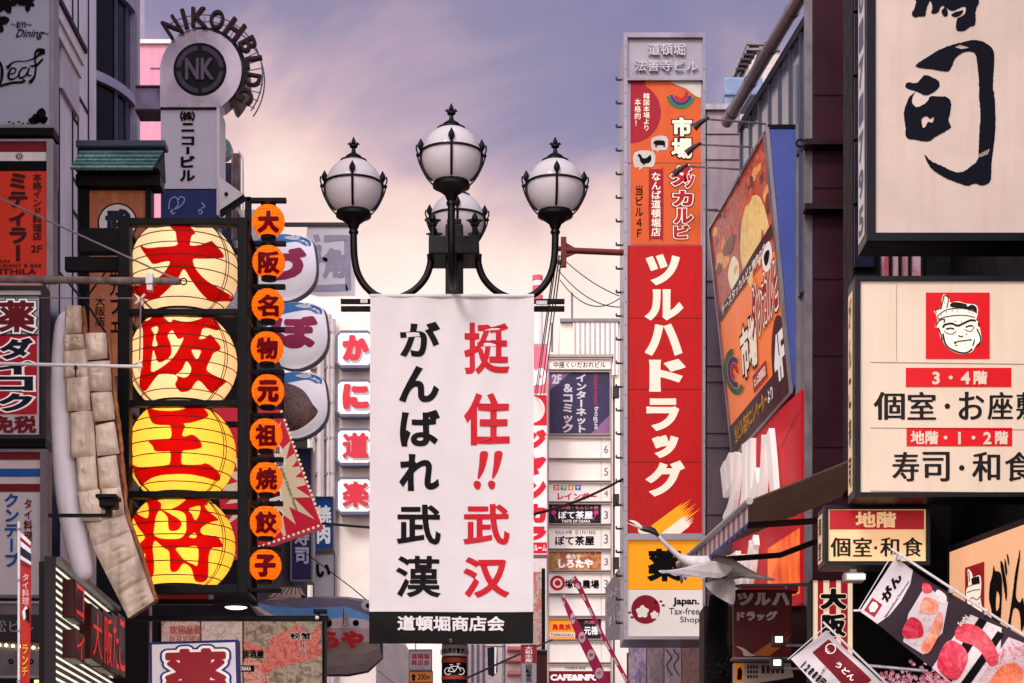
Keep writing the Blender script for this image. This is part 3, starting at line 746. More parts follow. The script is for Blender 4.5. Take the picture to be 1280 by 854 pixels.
# ---------------------------------------------------------------- street lamp with four globes
D = 14.4; k = ppm(D)
lamp = front('street_lamp', 'black iron street lamp with four white globes behind the hanging banner', 'street lamp', 568, 1100, D); lamp.O
def lz(py): return lamp.p(0, py)[1]
GZ = lamp.O.z
pm = lamp.mb('post', IRON)
pm.cbox(-11 * k, 11 * k, -11 * k, 11 * k, lz(815), lz(283), 0.012)
pm.cbox(-9 * k, 9 * k, -9 * k, 9 * k, lz(283), lz(276), 0.01)
lamp.mb('column', mat('grey_column', (150, 144, 146), rough=0.5, var=0.15, dirt=0.4)).lathe([(15.5 * k, -GZ), (15.5 * k, lz(800))], n=36); lamp.pend[('column', 'grey_column')][0].smooth = True
lamp.mb('cross_block', IRON).cbox(-31 * k, 31 * k, -31 * k, 31 * k, lz(327), lz(304), 0.012)
for sx in (-1, 1):
    for sy in (-1, 1):
        c = (sx * 26 * k, sy * 26 * k, lz(304)); fin = MB(); fin.smooth = True
        fin.lathe([(3.2 * k, 0), (3.2 * k, 12 * k), (5 * k, 13 * k), (5 * k, 15 * k), (2 * k, 17 * k), (4.2 * k, 21 * k), (3.4 * k, 25 * k), (0.4 * k, 30 * k)], c, 12)
        for s2 in (-1, 1):
            fin.tube([(c[0] + s2 * 2 * k, c[1], c[2] + 14 * k), (c[0] + s2 * 6 * k, c[1], c[2] + 20 * k), (c[0] + s2 * 10.5 * k, c[1], c[2] + 20 * k)], [2.2 * k, 2.4 * k, 0.8 * k], 6)
        lamp.part('crown_spike', fin.mesh('crown_spike', IRON))
lamp.done()
GLOBE = paper('frosted_globe', (244, 238, 243), 0.4, 0.03); GLOBE.node_tree.nodes['Principled BSDF'].inputs['Coat Weight'].default_value = 0.4
RA = [(30, 318), (30, 330), (36, 347), (48, 361), (63, 370), (80, 374), (98, 369), (112, 357), (121, 341), (125, 322), (126, 300), (126, 288)]
arm = MB(); arm.smooth = True
arm.tube([(r * k, 0, lz(y)) for r, y in crom(RA, 4, False)], 4.4 * k, 12)
arm.lathe([(0, -1 * k), (6 * k, 0), (6 * k, 3 * k), (4.6 * k, 5 * k)], (126 * k, 0, lz(292)), 16)
arm_me = arm.mesh('arm', IRON)
R0 = 35 * k
cup = MB(); cup.smooth = True
cup.lathe([(4 * k, -54 * k), (6 * k, -51 * k), (8 * k, -46 * k), (16 * k, -40 * k), (22 * k, -37 * k), (22.5 * k, -33.5 * k), (20 * k, -32 * k), (0, -32 * k)], n=28)
for i in range(40):
    a = 2 * math.pi * i / 40; cup.ball((19.5 * k * math.cos(a), 19.5 * k * math.sin(a), -31.4 * k), 1.6 * k, n=6, m=4)
cup_me = cup.mesh('cup', IRON)
gl = MB(); gl.smooth = True
gl.lathe([(0.01, 35 * k)] + [(R0 * math.sin(a) * (1.0 if a < 1.57 else 1 + 0.0 * a), R0 * math.cos(a) * (1.0 if a < 1.57 else 1.04)) for a in np.linspace(0.08, 2.62, 30)], n=40)
gl_me = gl.mesh('glass', GLOBE)
band = MB(); band.smooth = True
band.ring((0, 0, 3 * k), R0 + 1.2 * k, 1.5 * k, n=48)
for i in range(4):
    a = math.pi / 2 * i; ca, sa = math.cos(a), math.sin(a)
    P = [((R0 * math.sin(t) + 1.3 * k) * ca, (R0 * math.sin(t) + 1.3 * k) * sa, R0 * math.cos(t) * (1.04 if t > 1.57 else 1)) for t in np.linspace(2.5, 1.38, 12)]
    band.tube(P, 1.7 * k, 6)
    q = P[-1]; r_ = math.hypot(q[0], q[1])
    for z0, w in ((0, 2.6), (3, 4.4), (6, 3.6), (9.5, 0.5)): pass
    band.tube([(q[0] + ca * .5 * k, q[1] + sa * .5 * k, q[2] + z) for z in (0, 4 * k, 8 * k, 14 * k)], [1.8 * k, 4 * k, 3.6 * k, 0.3 * k], 8)
    if i % 2 == 0:   # outer wire hoop with a curled tip
        o = 6.5 * k
        P = [(x * ca, x * sa, z) for x, z in ((22 * k, -34 * k), (29 * k, -26 * k), (36 * k, -13 * k), (39.5 * k, -3 * k), (40 * k, 3 * k), (41.5 * k, 8 * k), (41 * k, 13 * k))]
        band.tube(crom(P, 4, False), 1.0 * k, 6)
        band.ball((39.5 * k * ca, 39.5 * k * sa, 1 * k), 2.6 * k, n=8, m=6)
band_me = band.mesh('band', IRON)
cap = MB(); cap.smooth = True
cap.lathe([(17 * k, 31.6 * k), (17 * k, 33 * k), (13 * k, 34 * k), (9.5 * k, 36.5 * k), (10 * k, 38 * k), (6 * k, 41 * k), (3 * k, 43 * k), (2.2 * k, 48 * k), (5 * k, 50 * k), (5.2 * k, 52 * k), (2.2 * k, 54 * k), (3 * k, 57 * k), (0.3 * k, 63 * k)], n=20)
for a in (0, 90, 180, 270):
    ca, sa = math.cos(R(a)), math.sin(R(a)); cap.tube([(1 * k * ca, 1 * k * sa, 52 * k), (5 * k * ca, 5 * k * sa, 54.5 * k), (7.5 * k * ca, 7.5 * k * sa, 53.5 * k)], [2 * k, 2 * k, .6 * k], 6)
cap_me = cap.mesh('finial', IRON)
for i, (a, dz) in enumerate(((0, 0), (90, 0), (180, 0), (270, 0))):
    dz = -7 * k if a == 270 else 0; h = lamp.part('arm', arm_me, (0, 0, dz)); h.rotation_euler = (0, 0, R(a))
    g = link('globe', gl_me, lamp.e); g.location = (126 * k * math.cos(R(a)), 126 * k * math.sin(R(a)), lz(288) + 54 * k + dz)
    for nm, me in (('cup', cup_me), ('band', band_me), ('finial', cap_me)):
        c = link(nm, me, g); c.rotation_euler = (0, 0, R(2))
# notices wrapped round the foot of the lamp
D2 = D - 15.7 * k
f = front('bicycle_notice', 'no bicycle parking band wrapped round the grey lamp column, black with white bicycle', 'sign', 562, 870, D2)
def wrap(px, py, extra=0.003): # a point on the column
    x, z = f.p(px, py); rr = 15.5 * k + extra; x = max(-rr, min(rr, x + (562 - 562) * k)); return (x, 15.7 * k - math.sqrt(max(rr * rr - x * x, 0)), z)
f.O
xo = f.p(562, 0)[0]
def wband(part, m, y0, y1, ex):
    mb = f.mb(part, m, True); n = 18; V = []
    for i in range(n + 1):
        a = R(-180 + 180 * i / n); rr = 15.6 * k + ex
        for y in (y0, y1): V.append((rr * math.cos(a) + (568 - 562) * 0, 15.7 * k + rr * math.sin(a), f.p(562, y)[1]))
    mb.add(V, [(2 * i, 2 * i + 2, 2 * i + 3, 2 * i + 1) for i in range(n)])
f.e.location.x = lamp.O.x; f.O.x = lamp.O.x; f.M[0][3] = lamp.O.x
wband('panel', INK, 820, 854, 0.002); wband('red_band', mat('rust_red_band', (150, 50, 34)), 822, 828, 0.004); wband('red_band', MATS['rust_red_band'], 844, 849, 0.004); wband('name_band', mat('pale_notice', (196, 190, 188)), 806, 819, 0.002)
prj = (lambda x, z, L: (x, 15.7 * k - math.sqrt(max((15.6 * k + .004 + .0008 * L) ** 2 - x * x, 1e-6)), z), 0.03)
T(f, '自転車放置禁止', (550, 810, 586, 817), INK, w=0.02, proj=prj)
for cx in (560, 576):
    mb = f.mb('bicycle_mark', WHITEINK); x, z = f.p(cx, 839); mb.ring((x, 15.7 * k - math.sqrt((15.6 * k + .006) ** 2 - x * x), z), 4.2 * k, 0.5 * k, axis='y', n=20)
mb = f.mb('bicycle_mark', WHITEINK)
for a, b in (((560, 839), (564, 833)), ((564, 833), (573, 833)), ((573, 833), (576, 839)), ((564, 833), (568, 840)), ((568, 840), (573, 833)), ((568, 840), (560, 839)), ((572, 831), (573, 834)), ((562, 831), (566, 831)), ((571, 830), (575, 830))):
    P = [f.p(*a), f.p(*b)]; mb.tube([prj[0](x, z, 3) for x, z in P], 0.5 * k, 5)
f.done()

# the hanging banner
D = 14.1; k = ppm(D)
f = front('street_banner', 'white hanging banner with black and red writing and a black foot band', 'banner', 565, 805, D)
x0, z0 = f.p(463, 805); x1, z1 = f.p(667.5, 370)
def wave(x, z): 
    t = (z - z0) / (z1 - z0); return 0.016 * math.sin(x * 5.2 + 0.6) * (1 - t * .6) + 0.014 * math.sin(z * 3 + x * 2) * (1 - abs(2 * t - 1)) + 0.0045 * math.sin(x * 23 + 3 * math.sin(z * 1.7)) * (.25 + t * t) + 0.003 * math.sin(z * 17 + x * 9) * (1 - t) ** 2 
def cloth(part, m, za, zb, dy=0.0, nx=60, nz=70):
    mb = f.mb(part, m, True); V = []
    for j in range(nz + 1):
        z = za + (zb - za) * j / nz
        for i in range(nx + 1):
            sl = -1.5 * k * (1 - (z - z0) / (z1 - z0)); x = x0 + (x1 - x0) * i / nx + sl * (1 - i / nx * 0.3) ; V.append((x, wave(x, z) + dy, z))
    mb.add(V, [(j * (nx + 1) + i, j * (nx + 1) + i + 1, (j + 1) * (nx + 1) + i + 1, (j + 1) * (nx + 1) + i) for j in range(nz) for i in range(nx)])
zb = f.p(0, 765)[1]
VINYL = paper('white_vinyl', (236, 232, 234), 0.15, 0.025)
BVINYL = mat('black_vinyl', (8, 7, 9), rough=0.4, var=0.3, scale=3, spec=0.1)
cloth('cloth', VINYL, zb, z1); cloth('foot_band', BVINYL, z0, zb, -0.001, nz=8)
pj = (lambda x, z, L: (x, wave(x, z) - 0.002 - 0.0012 * L, z), 0.25)
BINK = mat('banner_black', (18, 14, 18), rough=0.6, spec=0.1); RINK = mat('banner_red', (196, 4, 34), rough=0.5, var=0.04)
for ch, bx_, w in (('が', (500, 402, 550, 447), .036), ('ん', (499, 458, 549, 504), .036), ('ば', (500, 513, 550, 559), .036), ('れ', (499, 568, 549, 614), .036), ('武', (496, 631, 551, 681), .025), ('漢', (495, 695, 551, 747), .02)):
    T(f, ch, bx_, BINK, w=w, proj=pj, res=72)
for ch, bx_, w in (('挺', (580, 403, 637, 468), .024), ('住', (580, 491, 637, 557), .031), ('武', (579, 630, 637, 681), .025), ('汉', (579, 696, 637, 747), .034)):
    T(f, ch, bx_, RINK, w=w, proj=pj, res=72)
for cx in (604, 622):
    trace(f, RINK, [[(cx - 4, 567), (cx, 564), (cx + 5, 565), (cx + 6, 570), (cx + 1, 588), (cx - 5, 598), (cx - 7, 597), (cx - 5, 580)], [(cx - 12, 607), (cx - 11, 602), (cx - 7, 601), (cx - 3, 604), (cx - 4, 610), (cx - 8, 612)]], proj=pj)
T(f, '道頓堀商店会', (497, 770, 631, 789), mat('banner_white', (226, 222, 224), var=0.02), w=.03, proj=pj, res=40)
f.mb('top_hem', VINYL, True).tube([(x0, 0.0, z1), (x1, 0.0, z1)], 2.4 * k, 10)
f.mb('eyelet', STEEL, True).ring((f.p(563.5, 801)[0], -0.012, f.p(0, 801)[1]), 1.6 * k, 0.5 * k, axis='y', n=14)
hb = f.mb('hanger_bar', BLACK)
for y0, y1, d in ((371, 376, 0.05), (379, 384.5, 0.07)):
    hb.box(f.p(425, 0)[0], f.p(706, 0)[0], d, d + 0.04, f.p(0, y1)[1], f.p(0, y0)[1])
f.mb('clamp', STEEL).box(f.p(450, 0)[0], f.p(459, 0)[0], 0.035, 0.05, f.p(0, 377)[1], f.p(0, 372)[1])
f.mb('clamp', STEEL).box(f.p(670, 0)[0], f.p(684, 0)[0], 0.035, 0.05, f.p(0, 379)[1], f.p(0, 374)[1])
f.done()

# ---------------------------------------------------------------- big lanterns in their rack
D = 13.0; k = ppm(D)
f = front('lantern_rack', 'tall black steel rack holding the four big paper lanterns', 'rack', 227, 1100, D)
m_ = f.mb('post', BLACK)
for xa, xb in ((146, 161), (296, 309)): m_.cbox(f.p(xa, 0)[0], f.p(xb, 0)[0], 0.02, 0.14, f.p(0, 742)[1] if xa > 200 else f.p(0, 742)[1], f.p(0, 270)[1], 0.008)
m_ = f.mb('crossbar', BLACK)
for y0, y1 in ((270, 279), (384, 392), (498.5, 506), (612.5, 621), (730, 741)): m_.cbox(f.p(146, 0)[0], f.p(309, 0)[0], 0.03, 0.10, f.p(0, y1)[1], f.p(0, y0)[1], 0.006)
m_ = f.mb('rear_frame', BLACK)
for xa, xb in ((152, 160), (298, 306)): m_.box(f.p(xa, 0)[0], f.p(xb, 0)[0], 0.62, 0.7, f.p(0, 740)[1], f.p(0, 272)[1])
for y in (275, 388, 502, 617, 735): m_.box(f.p(152, 0)[0], f.p(306, 0)[0], 0.63, 0.68, f.p(0, y + 3)[1], f.p(0, y - 3)[1]); [m_.box(f.p(x, 0)[0], f.p(x + 6, 0)[0], 0.14, 0.63, f.p(0, y + 2)[1], f.p(0, y - 2)[1]) for x in (150, 300)]
m_ = f.mb('wall_strut', BLACK)
for y0, y1 in ((303, 320),): m_.box(f.p(68, 0)[0], f.p(150, 0)[0], 0.3, 0.36, f.p(0, y1)[1], f.p(0, y0)[1])
m_.box(f.p(80, 0)[0], f.p(150, 0)[0], 0.4, 0.5, f.p(0, 290)[1], f.p(0, 260)[1])
m_.box(f.p(60, 0)[0], f.p(146, 0)[0], 0.3, 0.35, f.p(0, 646)[1], f.p(0, 642)[1])
m_.box(f.p(161, 0)[0], f.p(405, 0)[0], 0.3, 0.36, f.p(0, 768)[1], f.p(0, 762)[1])
f.done()
PCR = paper('cream_paper', (250, 226, 186)); PPE = paper('peach_paper', (252, 218, 176)); PYE = paper('yellow_paper', (248, 200, 84)); PRED = paper('red_lantern_ink', (190, 12, 14), 0.75)
RIB = mat('lantern_wire', (52, 36, 30), rough=0.6)
def elip(Rx, Rz, frac):
    zt = frac * Rz; n = 22
    return [(Rx * math.sqrt(max(0, 1 - (z / Rz) ** 2)), z) for z in np.linspace(-zt, zt, n)]
def lantern(label, cx, cy, pm, polys, pw, pcol):
    f = front('paper_lantern', label, 'lantern', cx, cy + 55, 13.35, 'four big paper lanterns in the black rack'); k = f.k
    cyb = cy + (1100 - cy) * .012; Rx, Rz, cz = 68 * k, 65 * k, f.p(0, cyb)[1]; xo = f.p(cx, 0)[0]
    f.mb('paper', pm, True).lathe([(r, z) for r, z in elip(Rx, Rz, 0.83)], (0, 0, cz), 56)
    onto = on_ball(f, cz, Rx, Rz)
    trace(f, PRED, polys, L=2, smooth=4, proj=(onto, 0.05))
    rb = f.mb('wire', RIB, True)
    for i in range(-3, 4):
        z = i * 15.6 * k + 2 * k; rr = Rx * math.sqrt(1 - (z / Rz) ** 2); rb.ring((0, 0, cz + z), rr + 0.004, 0.0036, n=56, k=5)
    for a in (-152, -28, 28, 152, -148, -32):
        P = [((r + 0.006) * math.cos(R(a)), (r + 0.006) * math.sin(R(a)), cz + z) for r, z in elip(Rx, Rz, 0.83)]; rb.tube(P, 0.003, 5)
    rc = f.mb('ring_cap', BLACK, True)
    for s_ in (-1, 1): rr = Rx * math.sqrt(1 - .83 ** 2); rc.ring((0, 0, cz + s_ * .83 * Rz), rr, 0.008, n=40)
    f.done()
    l = bpy.data.lights.new('lantern_bulb', 'POINT'); l.energy = pw; l.color = pcol; l.shadow_soft_size = 0.06
    lo = bpy.data.objects.new('lantern_bulb', l); COL.objects.link(lo); lo.parent = f.e; lo.location = (0, -0.09, cz - 2 * k)
c1 = lambda pts: [(150 + x / 6.83, 265 + y / 6.83) for x, y in pts]
c2 = lambda pts: [(150 + x / 6.83, 380 + y / 6.83) for x, y in pts]
c3 = lambda pts: [(150 + x / 6.83, 495 + y / 6.83) for x, y in pts]
c4 = lambda pts: [(150 + x / 6.83, 610 + y / 6.83) for x, y in pts]
def sharp(pts): return [q for p in pts for q in (p, p)] if False else pts
DAI = [c1([(422, 120), (470, 84), (500, 80), (560, 92), (642, 175), (612, 205), (598, 270), (610, 288), (690, 280), (770, 250), (800, 262), (890, 380), (800, 398), (690, 400), (625, 405), (640, 470), (690, 540), (760, 600), (850, 655), (1000, 755), (900, 764), (790, 764), (740, 740), (690, 690), (650, 640), (600, 570), (545, 490), (500, 560), (430, 640), (350, 715), (300, 745), (230, 745), (160, 720), (70, 640), (200, 620), (300, 580), (380, 510), (425, 430), (380, 425), (290, 445), (250, 410), (168, 288), (230, 308), (330, 300), (480, 285), (482, 230), (470, 165)])]
HAN = [c2([(150, 150), (200, 142), (240, 140), (310, 86), (345, 92), (432, 162), (450, 132), (520, 148), (600, 150), (690, 125), (752, 86), (800, 110), (850, 190), (840, 225), (800, 222), (740, 205), (705, 215), (690, 270), (675, 297), (720, 295), (768, 262), (810, 300), (862, 380), (800, 420), (780, 460), (740, 550), (770, 590), (840, 625), (910, 660), (850, 715), (800, 752), (760, 742), (670, 655), (600, 735), (545, 752), (510, 745), (470, 690), (490, 640), (475, 610), (430, 600), (340, 600), (290, 650), (220, 742), (180, 720), (165, 665), (190, 500), (195, 330), (190, 200)]),
       c2([(270, 215), (300, 192), (326, 200), (322, 235), (308, 260), (305, 300), (320, 345), (310, 362), (285, 362), (276, 345), (290, 290), (290, 255)]),
       c2([(282, 400), (300, 430), (315, 480), (340, 500), (390, 480), (425, 450), (440, 410), (432, 340), (408, 280), (425, 238), (450, 228), (470, 262), (500, 300), (542, 288), (520, 345), (480, 420), (420, 490), (340, 550), (275, 580), (266, 540)]),
       c2([(612, 395), (650, 392), (690, 400), (672, 455), (655, 470), (636, 450)]), c2([(565, 492), (595, 520), (608, 555), (590, 605), (550, 628), (510, 620), (478, 605), (530, 560)])]
OU = [c3([(228, 86), (300, 118), (400, 128), (500, 122), (600, 90), (650, 80), (700, 90), (752, 155), (740, 185), (690, 205), (600, 230), (545, 235), (558, 262), (540, 300), (532, 338), (560, 345), (610, 330), (655, 350), (690, 395), (695, 440), (620, 460), (560, 465), (530, 480), (525, 530), (530, 580), (600, 588), (690, 585), (725, 575), (770, 590), (830, 640), (858, 695), (840, 728), (800, 720), (720, 695), (600, 672), (480, 668), (350, 678), (260, 708), (190, 758), (160, 740), (105, 595), (150, 605), (250, 605), (400, 590), (425, 570), (432, 520), (425, 475), (380, 475), (300, 470), (280, 430), (245, 385), (330, 372), (420, 365), (440, 330), (432, 270), (420, 250), (340, 248), (285, 235), (255, 190)])]
SHO = [c4([(82, 180), (140, 215), (190, 245), (232, 258), (245, 220), (240, 150), (215, 85), (290, 95), (350, 130), (352, 180), (400, 205), (500, 265), (525, 305), (505, 350), (470, 368), (430, 365), (412, 330), (405, 250), (345, 195), (310, 240), (295, 330), (290, 395), (330, 425), (400, 435), (510, 430), (560, 380), (565, 300), (555, 225), (500, 195), (430, 185), (500, 150), (580, 90), (650, 70), (710, 80), (752, 138), (725, 155), (750, 195), (840, 270), (800, 285), (740, 310), (690, 350), (700, 390), (760, 412), (820, 410), (850, 435), (880, 500), (830, 508), (785, 515), (760, 570), (755, 650), (752, 760), (720, 800), (670, 804), (635, 780), (610, 690), (560, 648), (530, 655), (495, 705), (460, 718), (430, 700), (425, 600), (415, 540), (370, 510), (300, 452), (280, 520), (290, 620), (290, 720), (265, 770), (235, 720), (215, 620), (212, 560), (160, 590), (120, 500), (170, 470), (212, 415), (150, 330)]),
       c4([(585, 185), (640, 158), (685, 160), (678, 220), (650, 272), (635, 268), (615, 225)]), c4([(590, 420), (620, 392), (640, 385), (656, 405), (640, 428)]), c4([(478, 515), (560, 508), (662, 505), (662, 655), (620, 650), (550, 615), (510, 570)])]
lantern('topmost big cream lantern lettered with a red 大', 229.5, 331, PCR, DAI, 3.2, (1, .86, .72))
lantern('second big peach lantern lettered with a red 阪', 228, 445, PPE, HAN, 4.4, (1, .78, .56))
lantern('third big yellow lantern lettered with a red 王', 226.5, 560, PYE, OU, 5.2, (1, .8, .5))
lantern('lowest big yellow lantern lettered with a red 将', 225.5, 676, PYE, SHO, 5.4, (1, .8, .48))

# ---------------------------------------------------------------- row of small orange lanterns
D = 13.5
f = front('lantern_stand', 'slim black post with short arms carrying nine small orange lanterns', 'stand', 312, 1100, D); k = f.k
f.mb('post', BLACK).cbox(f.p(306.5, 0)[0], f.p(314, 0)[0], -0.02, 0.03, f.p(0, 745)[1], f.p(0, 247)[1], 0.004)
YS = [(277, 248), (328, 302), (382, 356), (435.5, 409.5), (489, 463), (544, 517), (598.5, 572), (653, 627), (707, 684)]
for i, (cy, ya) in enumerate(YS):
    f.mb('arm', BLACK).cbox(f.p(308, 0)[0], f.p(358 - i * 0.6, 0)[0], -0.02, 0.025, f.p(0, ya + 5.5)[1], f.p(0, ya)[1], 0.004)
f.mb('arm', BLACK).cbox(f.p(308, 0)[0], f.p(352, 0)[0], -0.02, 0.025, f.p(0, 741)[1], f.p(0, 736)[1], 0.004)
f.done()
POR = paper('orange_paper', (250, 132, 24), 0.8); PRD2 = paper('small_lantern_ink', (120, 4, 20), 0.4); PYL = paper('pale_rim_ink', (252, 190, 70), 0.7)
for ch, (cy, ya), cx, dz in zip('大阪名物元祖焼餃子', YS, (335.5, 336, 335, 334, 335, 332.5, 333, 332.5, 331.5), (0,) * 9):
    g = front('small_lantern', 'small round orange lantern lettered with a dark red ' + ch, 'lantern', cx, cy + 25, D, 'small orange lanterns on the slim post'); k = g.k
    Rx, Rz, cz = 20.3 * k, 21 * k, g.p(0, cy)[1]
    g.mb('paper', POR, True).lathe(elip(Rx, Rz, 0.88), (0, 0, cz), 36)
    for s_ in (-1, 1): g.mb('ring_cap', BLACK, True).lathe([(0, s_ * 18 * k), (9.5 * k, s_ * 18 * k), (9.5 * k, s_ * 22.5 * k), (0, s_ * 22.5 * k)], (0, 0, cz), 20)
    g.mb('hook', BLACK).tube([(0, 0, cz + 22 * k), (0, 0, cz + 26 * k)], 1.4 * k, 6)
    onto = on_ball(g, cz, Rx, Rz)
    w = 0.07 if ch in '大元子' else 0.045
    T(g, ch, (cx - 13.5, cy - 14, cx + 13.5, cy + 14), PRD2, w=w, proj=(onto, 0.03), res=44, out=0.045, om=PYL, L=5, pn=2)
    rb = g.mb('wire', mat('orange_wire', (190, 80, 20)), True)
    for i in range(-3, 4): z = i * 5 * k; rb.ring((0, 0, cz + z), Rx * math.sqrt(1 - (z / Rz) ** 2) + 0.0008, 0.0014, n=36, k=4)
    g.done()
    l = bpy.data.lights.new('lantern_bulb', 'POINT'); l.energy = 0.5; l.color = (1, .7, .4); l.shadow_soft_size = 0.03
    lo = bpy.data.objects.new('lantern_bulb', l); COL.objects.link(lo); lo.parent = g.e; lo.location = (0, -0.01, cz + 1 * k)

# ================================================================ LEFT SIDE
ALU = mat('aluminium_frame', (150, 144, 152), rough=0.4, metal=0.55, var=0.12, dirt=0.3)
# bar sign with flowers and script
f = boxsign('bar_sign', 'grey white hanging sign with black flowers and brush script reading Leaf', 'sign', -70, -60, 68, 161, 15.0, 0.16, ALU, mat('cool_white_acrylic', (168, 170, 186), rough=0.35, var=0.04, scale=1.5), fw=4)
f.mb('sill', BLACK).box(f.p(-70, 0)[0], f.p(68, 0)[0], -0.03, 0.16, f.p(0, 171)[1], f.p(0, 161.5)[1])
T(f, '〜創作〜', (14, 27, 40, 36), NAVYINK, w=0.015)
T(f, 'Dining', (21, 37, 54, 50), NAVYINK, w=0.02, slant=0.15); T(f, '〜', (54, 41, 61, 44), NAVYINK, w=0.02)
for pts, w in (([(-6, 76), (1, 80), (3, 92), (1, 104), (-4, 109), (4, 107), (16, 104), (28, 103), (31, 100)], [2, 3, 4, 3, 2, 3, 3, 3, 5]), ([(9, 86), (16, 79), (24, 77), (32, 77), (44, 73), (50, 68), (56, 65)], [5, 2, 1.5, 1.2, 2, 4, 6]),
               ([(11, 93), (18, 92), (20, 87), (15, 86), (11, 93), (12, 99), (18, 99), (23, 95)], [2, 1.8, 1.8, 2, 3, 3, 2, 1.5]), ([(34, 85), (28, 86), (24, 93), (26, 98), (33, 94), (37, 85), (35, 94), (40, 95)], [2, 2, 2.5, 2.5, 2, 2, 2, 1.2]),
               ([(56, 65), (48, 63), (44, 70), (45, 85), (43, 97), (37, 104)], [6, 4, 2.5, 2.5, 3, 5]), ([(38, 83), (46, 82), (54, 74)], [1.5, 3, 2.5])):
    P = crom([(x, y, ww) for (x, y), ww in zip(pts, w)], 5, False); f.line('lettering', INK, [p[:2] for p in P], [p[2] for p in P], 2)
def petal(f, m, cx, cy, r, a, w=0.45, L=2):
    ca, sa = math.cos(R(a)), math.sin(R(a)); pts = [(0, 0), (.35, w * .8), (.7, w), (1, .12), (1.02, -.1), (.7, -w), (.35, -w * .8)]
    f.poly('flower', m, crom([(cx + r * (x * ca - y * sa), cy - r * (x * sa + y * ca)) for x, y in pts], 3), L)
for i, (cx, cy, r, n) in enumerate(((6, 4, 13, 6), (24, -4, 14, 7), (36, 4, 10, 5), (-6, 28, 16, 6))):
    for j in range(n): petal(f, INK, cx, cy, r * (0.8 + 0.3 * ((j * 7 + i) % 3) / 2), j * 360 / n + i * 23, 0.3, 2 + (j % 3) * 0.3)
for a, r in ((80, 17), (30, 11), (130, 12), (170, 14), (5, 8)): petal(f, INK, 50, 153, r, a, 0.35)
for x in (12, 17, 24, 29, 35): f.disc('flower', INK, x, 153 + (x % 3), 1.8, 2, 1)
f.done()
# Indian restaurant
f = boxsign('curry_sign', 'orange red Indian restaurant sign with a pink star on a white band', 'sign', -70, 175, 67, 349, 14.8, 0.14, ALU, lit('curry_orange', (196, 52, 32), 0.12), fw=8, fwb=3)
f.rect('band', DKRED, -62, 178, 59, 190.5, 1); f.rect('band', WHITEP, -62, 190.5, 59, 201.5, 1); f.rect('band', INK, -62, 201.5, 59, 214, 1)
for i in range(10): a = R(36 * i); f.line('star', DKRED, [(24.5 + 1.5 * math.cos(a), 196 + 1.5 * math.sin(a)), (24.5 + 5 * math.cos(a), 196 + 5 * math.sin(a))], 1.1, 2)
CURRY = mat('curry_brown', (62, 14, 18), rough=0.5)
T(f, 'ミティラー', (11, 217, 35, 327), CURRY, 'v', w=0.05, pn=2)
T(f, '本格インド料理店', (41, 217, 53, 301), CURRY, 'v', w=0.03); T(f, '2F', (39, 307, 53, 316), CURRY, w=0.03)
T(f, 'INDIAN', (-24, 325, 12, 329), CURRY, w=0.02); T(f, 'RESTAURANT & BAR', (-24, 330, 53, 335), CURRY, w=0.02); T(f, 'MITHILA', (-12, 336.5, 46, 343.5), CURRY, w=0.03)
f.done()
# drug store
WACR = mat('white_acrylic', (216, 212, 216), rough=0.35, var=0.04, scale=1.5)
f = boxsign('pharmacy_sign', 'white and red drugstore sign with a big 薬 above navy katakana on the far left', 'sign', -70, 358, 58, 549, 14.5, 0.13, DKGREY, WACR, fw=6, fwb=5)
f.mb('roof_strip', mat('pink_strip', (206, 150, 140), rough=0.6)).box(f.p(-60, 0)[0], f.p(50, 0)[0], 0.02, 0.1, f.p(0, 357)[1], f.p(0, 351)[1])
f.rect('border', NAVYINK, -62, 369, 52, 371, 1); f.rect('border', NAVYINK, 49, 371, 52, 543, 1); f.rect('red_field', lit('store_red', (176, 22, 44), 0.1), -62, 420, 46.5, 518, 1.5); f.rect('border', NAVYINK, -62, 418, 48, 420, 1)
T(f, '薬', (-2, 376, 45, 416), DKRED, w=0.035, out=0.05, om=WHITEINK, out2=0.03, om2=NAVYINK, L=3)
for ch, y0, y1, x0 in (('ダ', 423, 450, 0), ('イ', 452, 469, -4), ('コ', 471, 489, -2), ('ク', 492, 515, -2)): T(f, ch, (x0, y0, 42, y1), NAVYINK, w=0.055, out=0.06, om=WHITEINK, L=3)
T(f, '免税', (-10, 520, 46, 542), DKRED, w=0.04)
f.mb('sill', BLACK).box(f.p(-70, 0)[0], f.p(58, 0)[0], -0.03, 0.13, f.p(0, 560)[1], f.p(0, 549.5)[1])
f.done()
# Thai restaurant
f = boxsign('thai_sign', 'white Thai restaurant sign with red and blue stripes above blue katakana', 'sign', -70, 562, 60, 748, 14.2, 0.13, GREYM, WACR, fw=9, fwb=4)
TBLUE = mat('thai_blue', (30, 90, 170), rough=0.5)
for y0, y1, m in ((566, 575, DKRED), (586, 596, TBLUE), (605, 615, DKRED)): f.rect('stripe', m, -61, y0, 51, y1, 1)
T(f, 'クンテープ', (6, 617, 25, 709), TBLUE, 'v', w=0.04); T(f, 'タイ料理と', (30, 624, 41, 690), DKRED, 'v', w=0.025)
f.done()
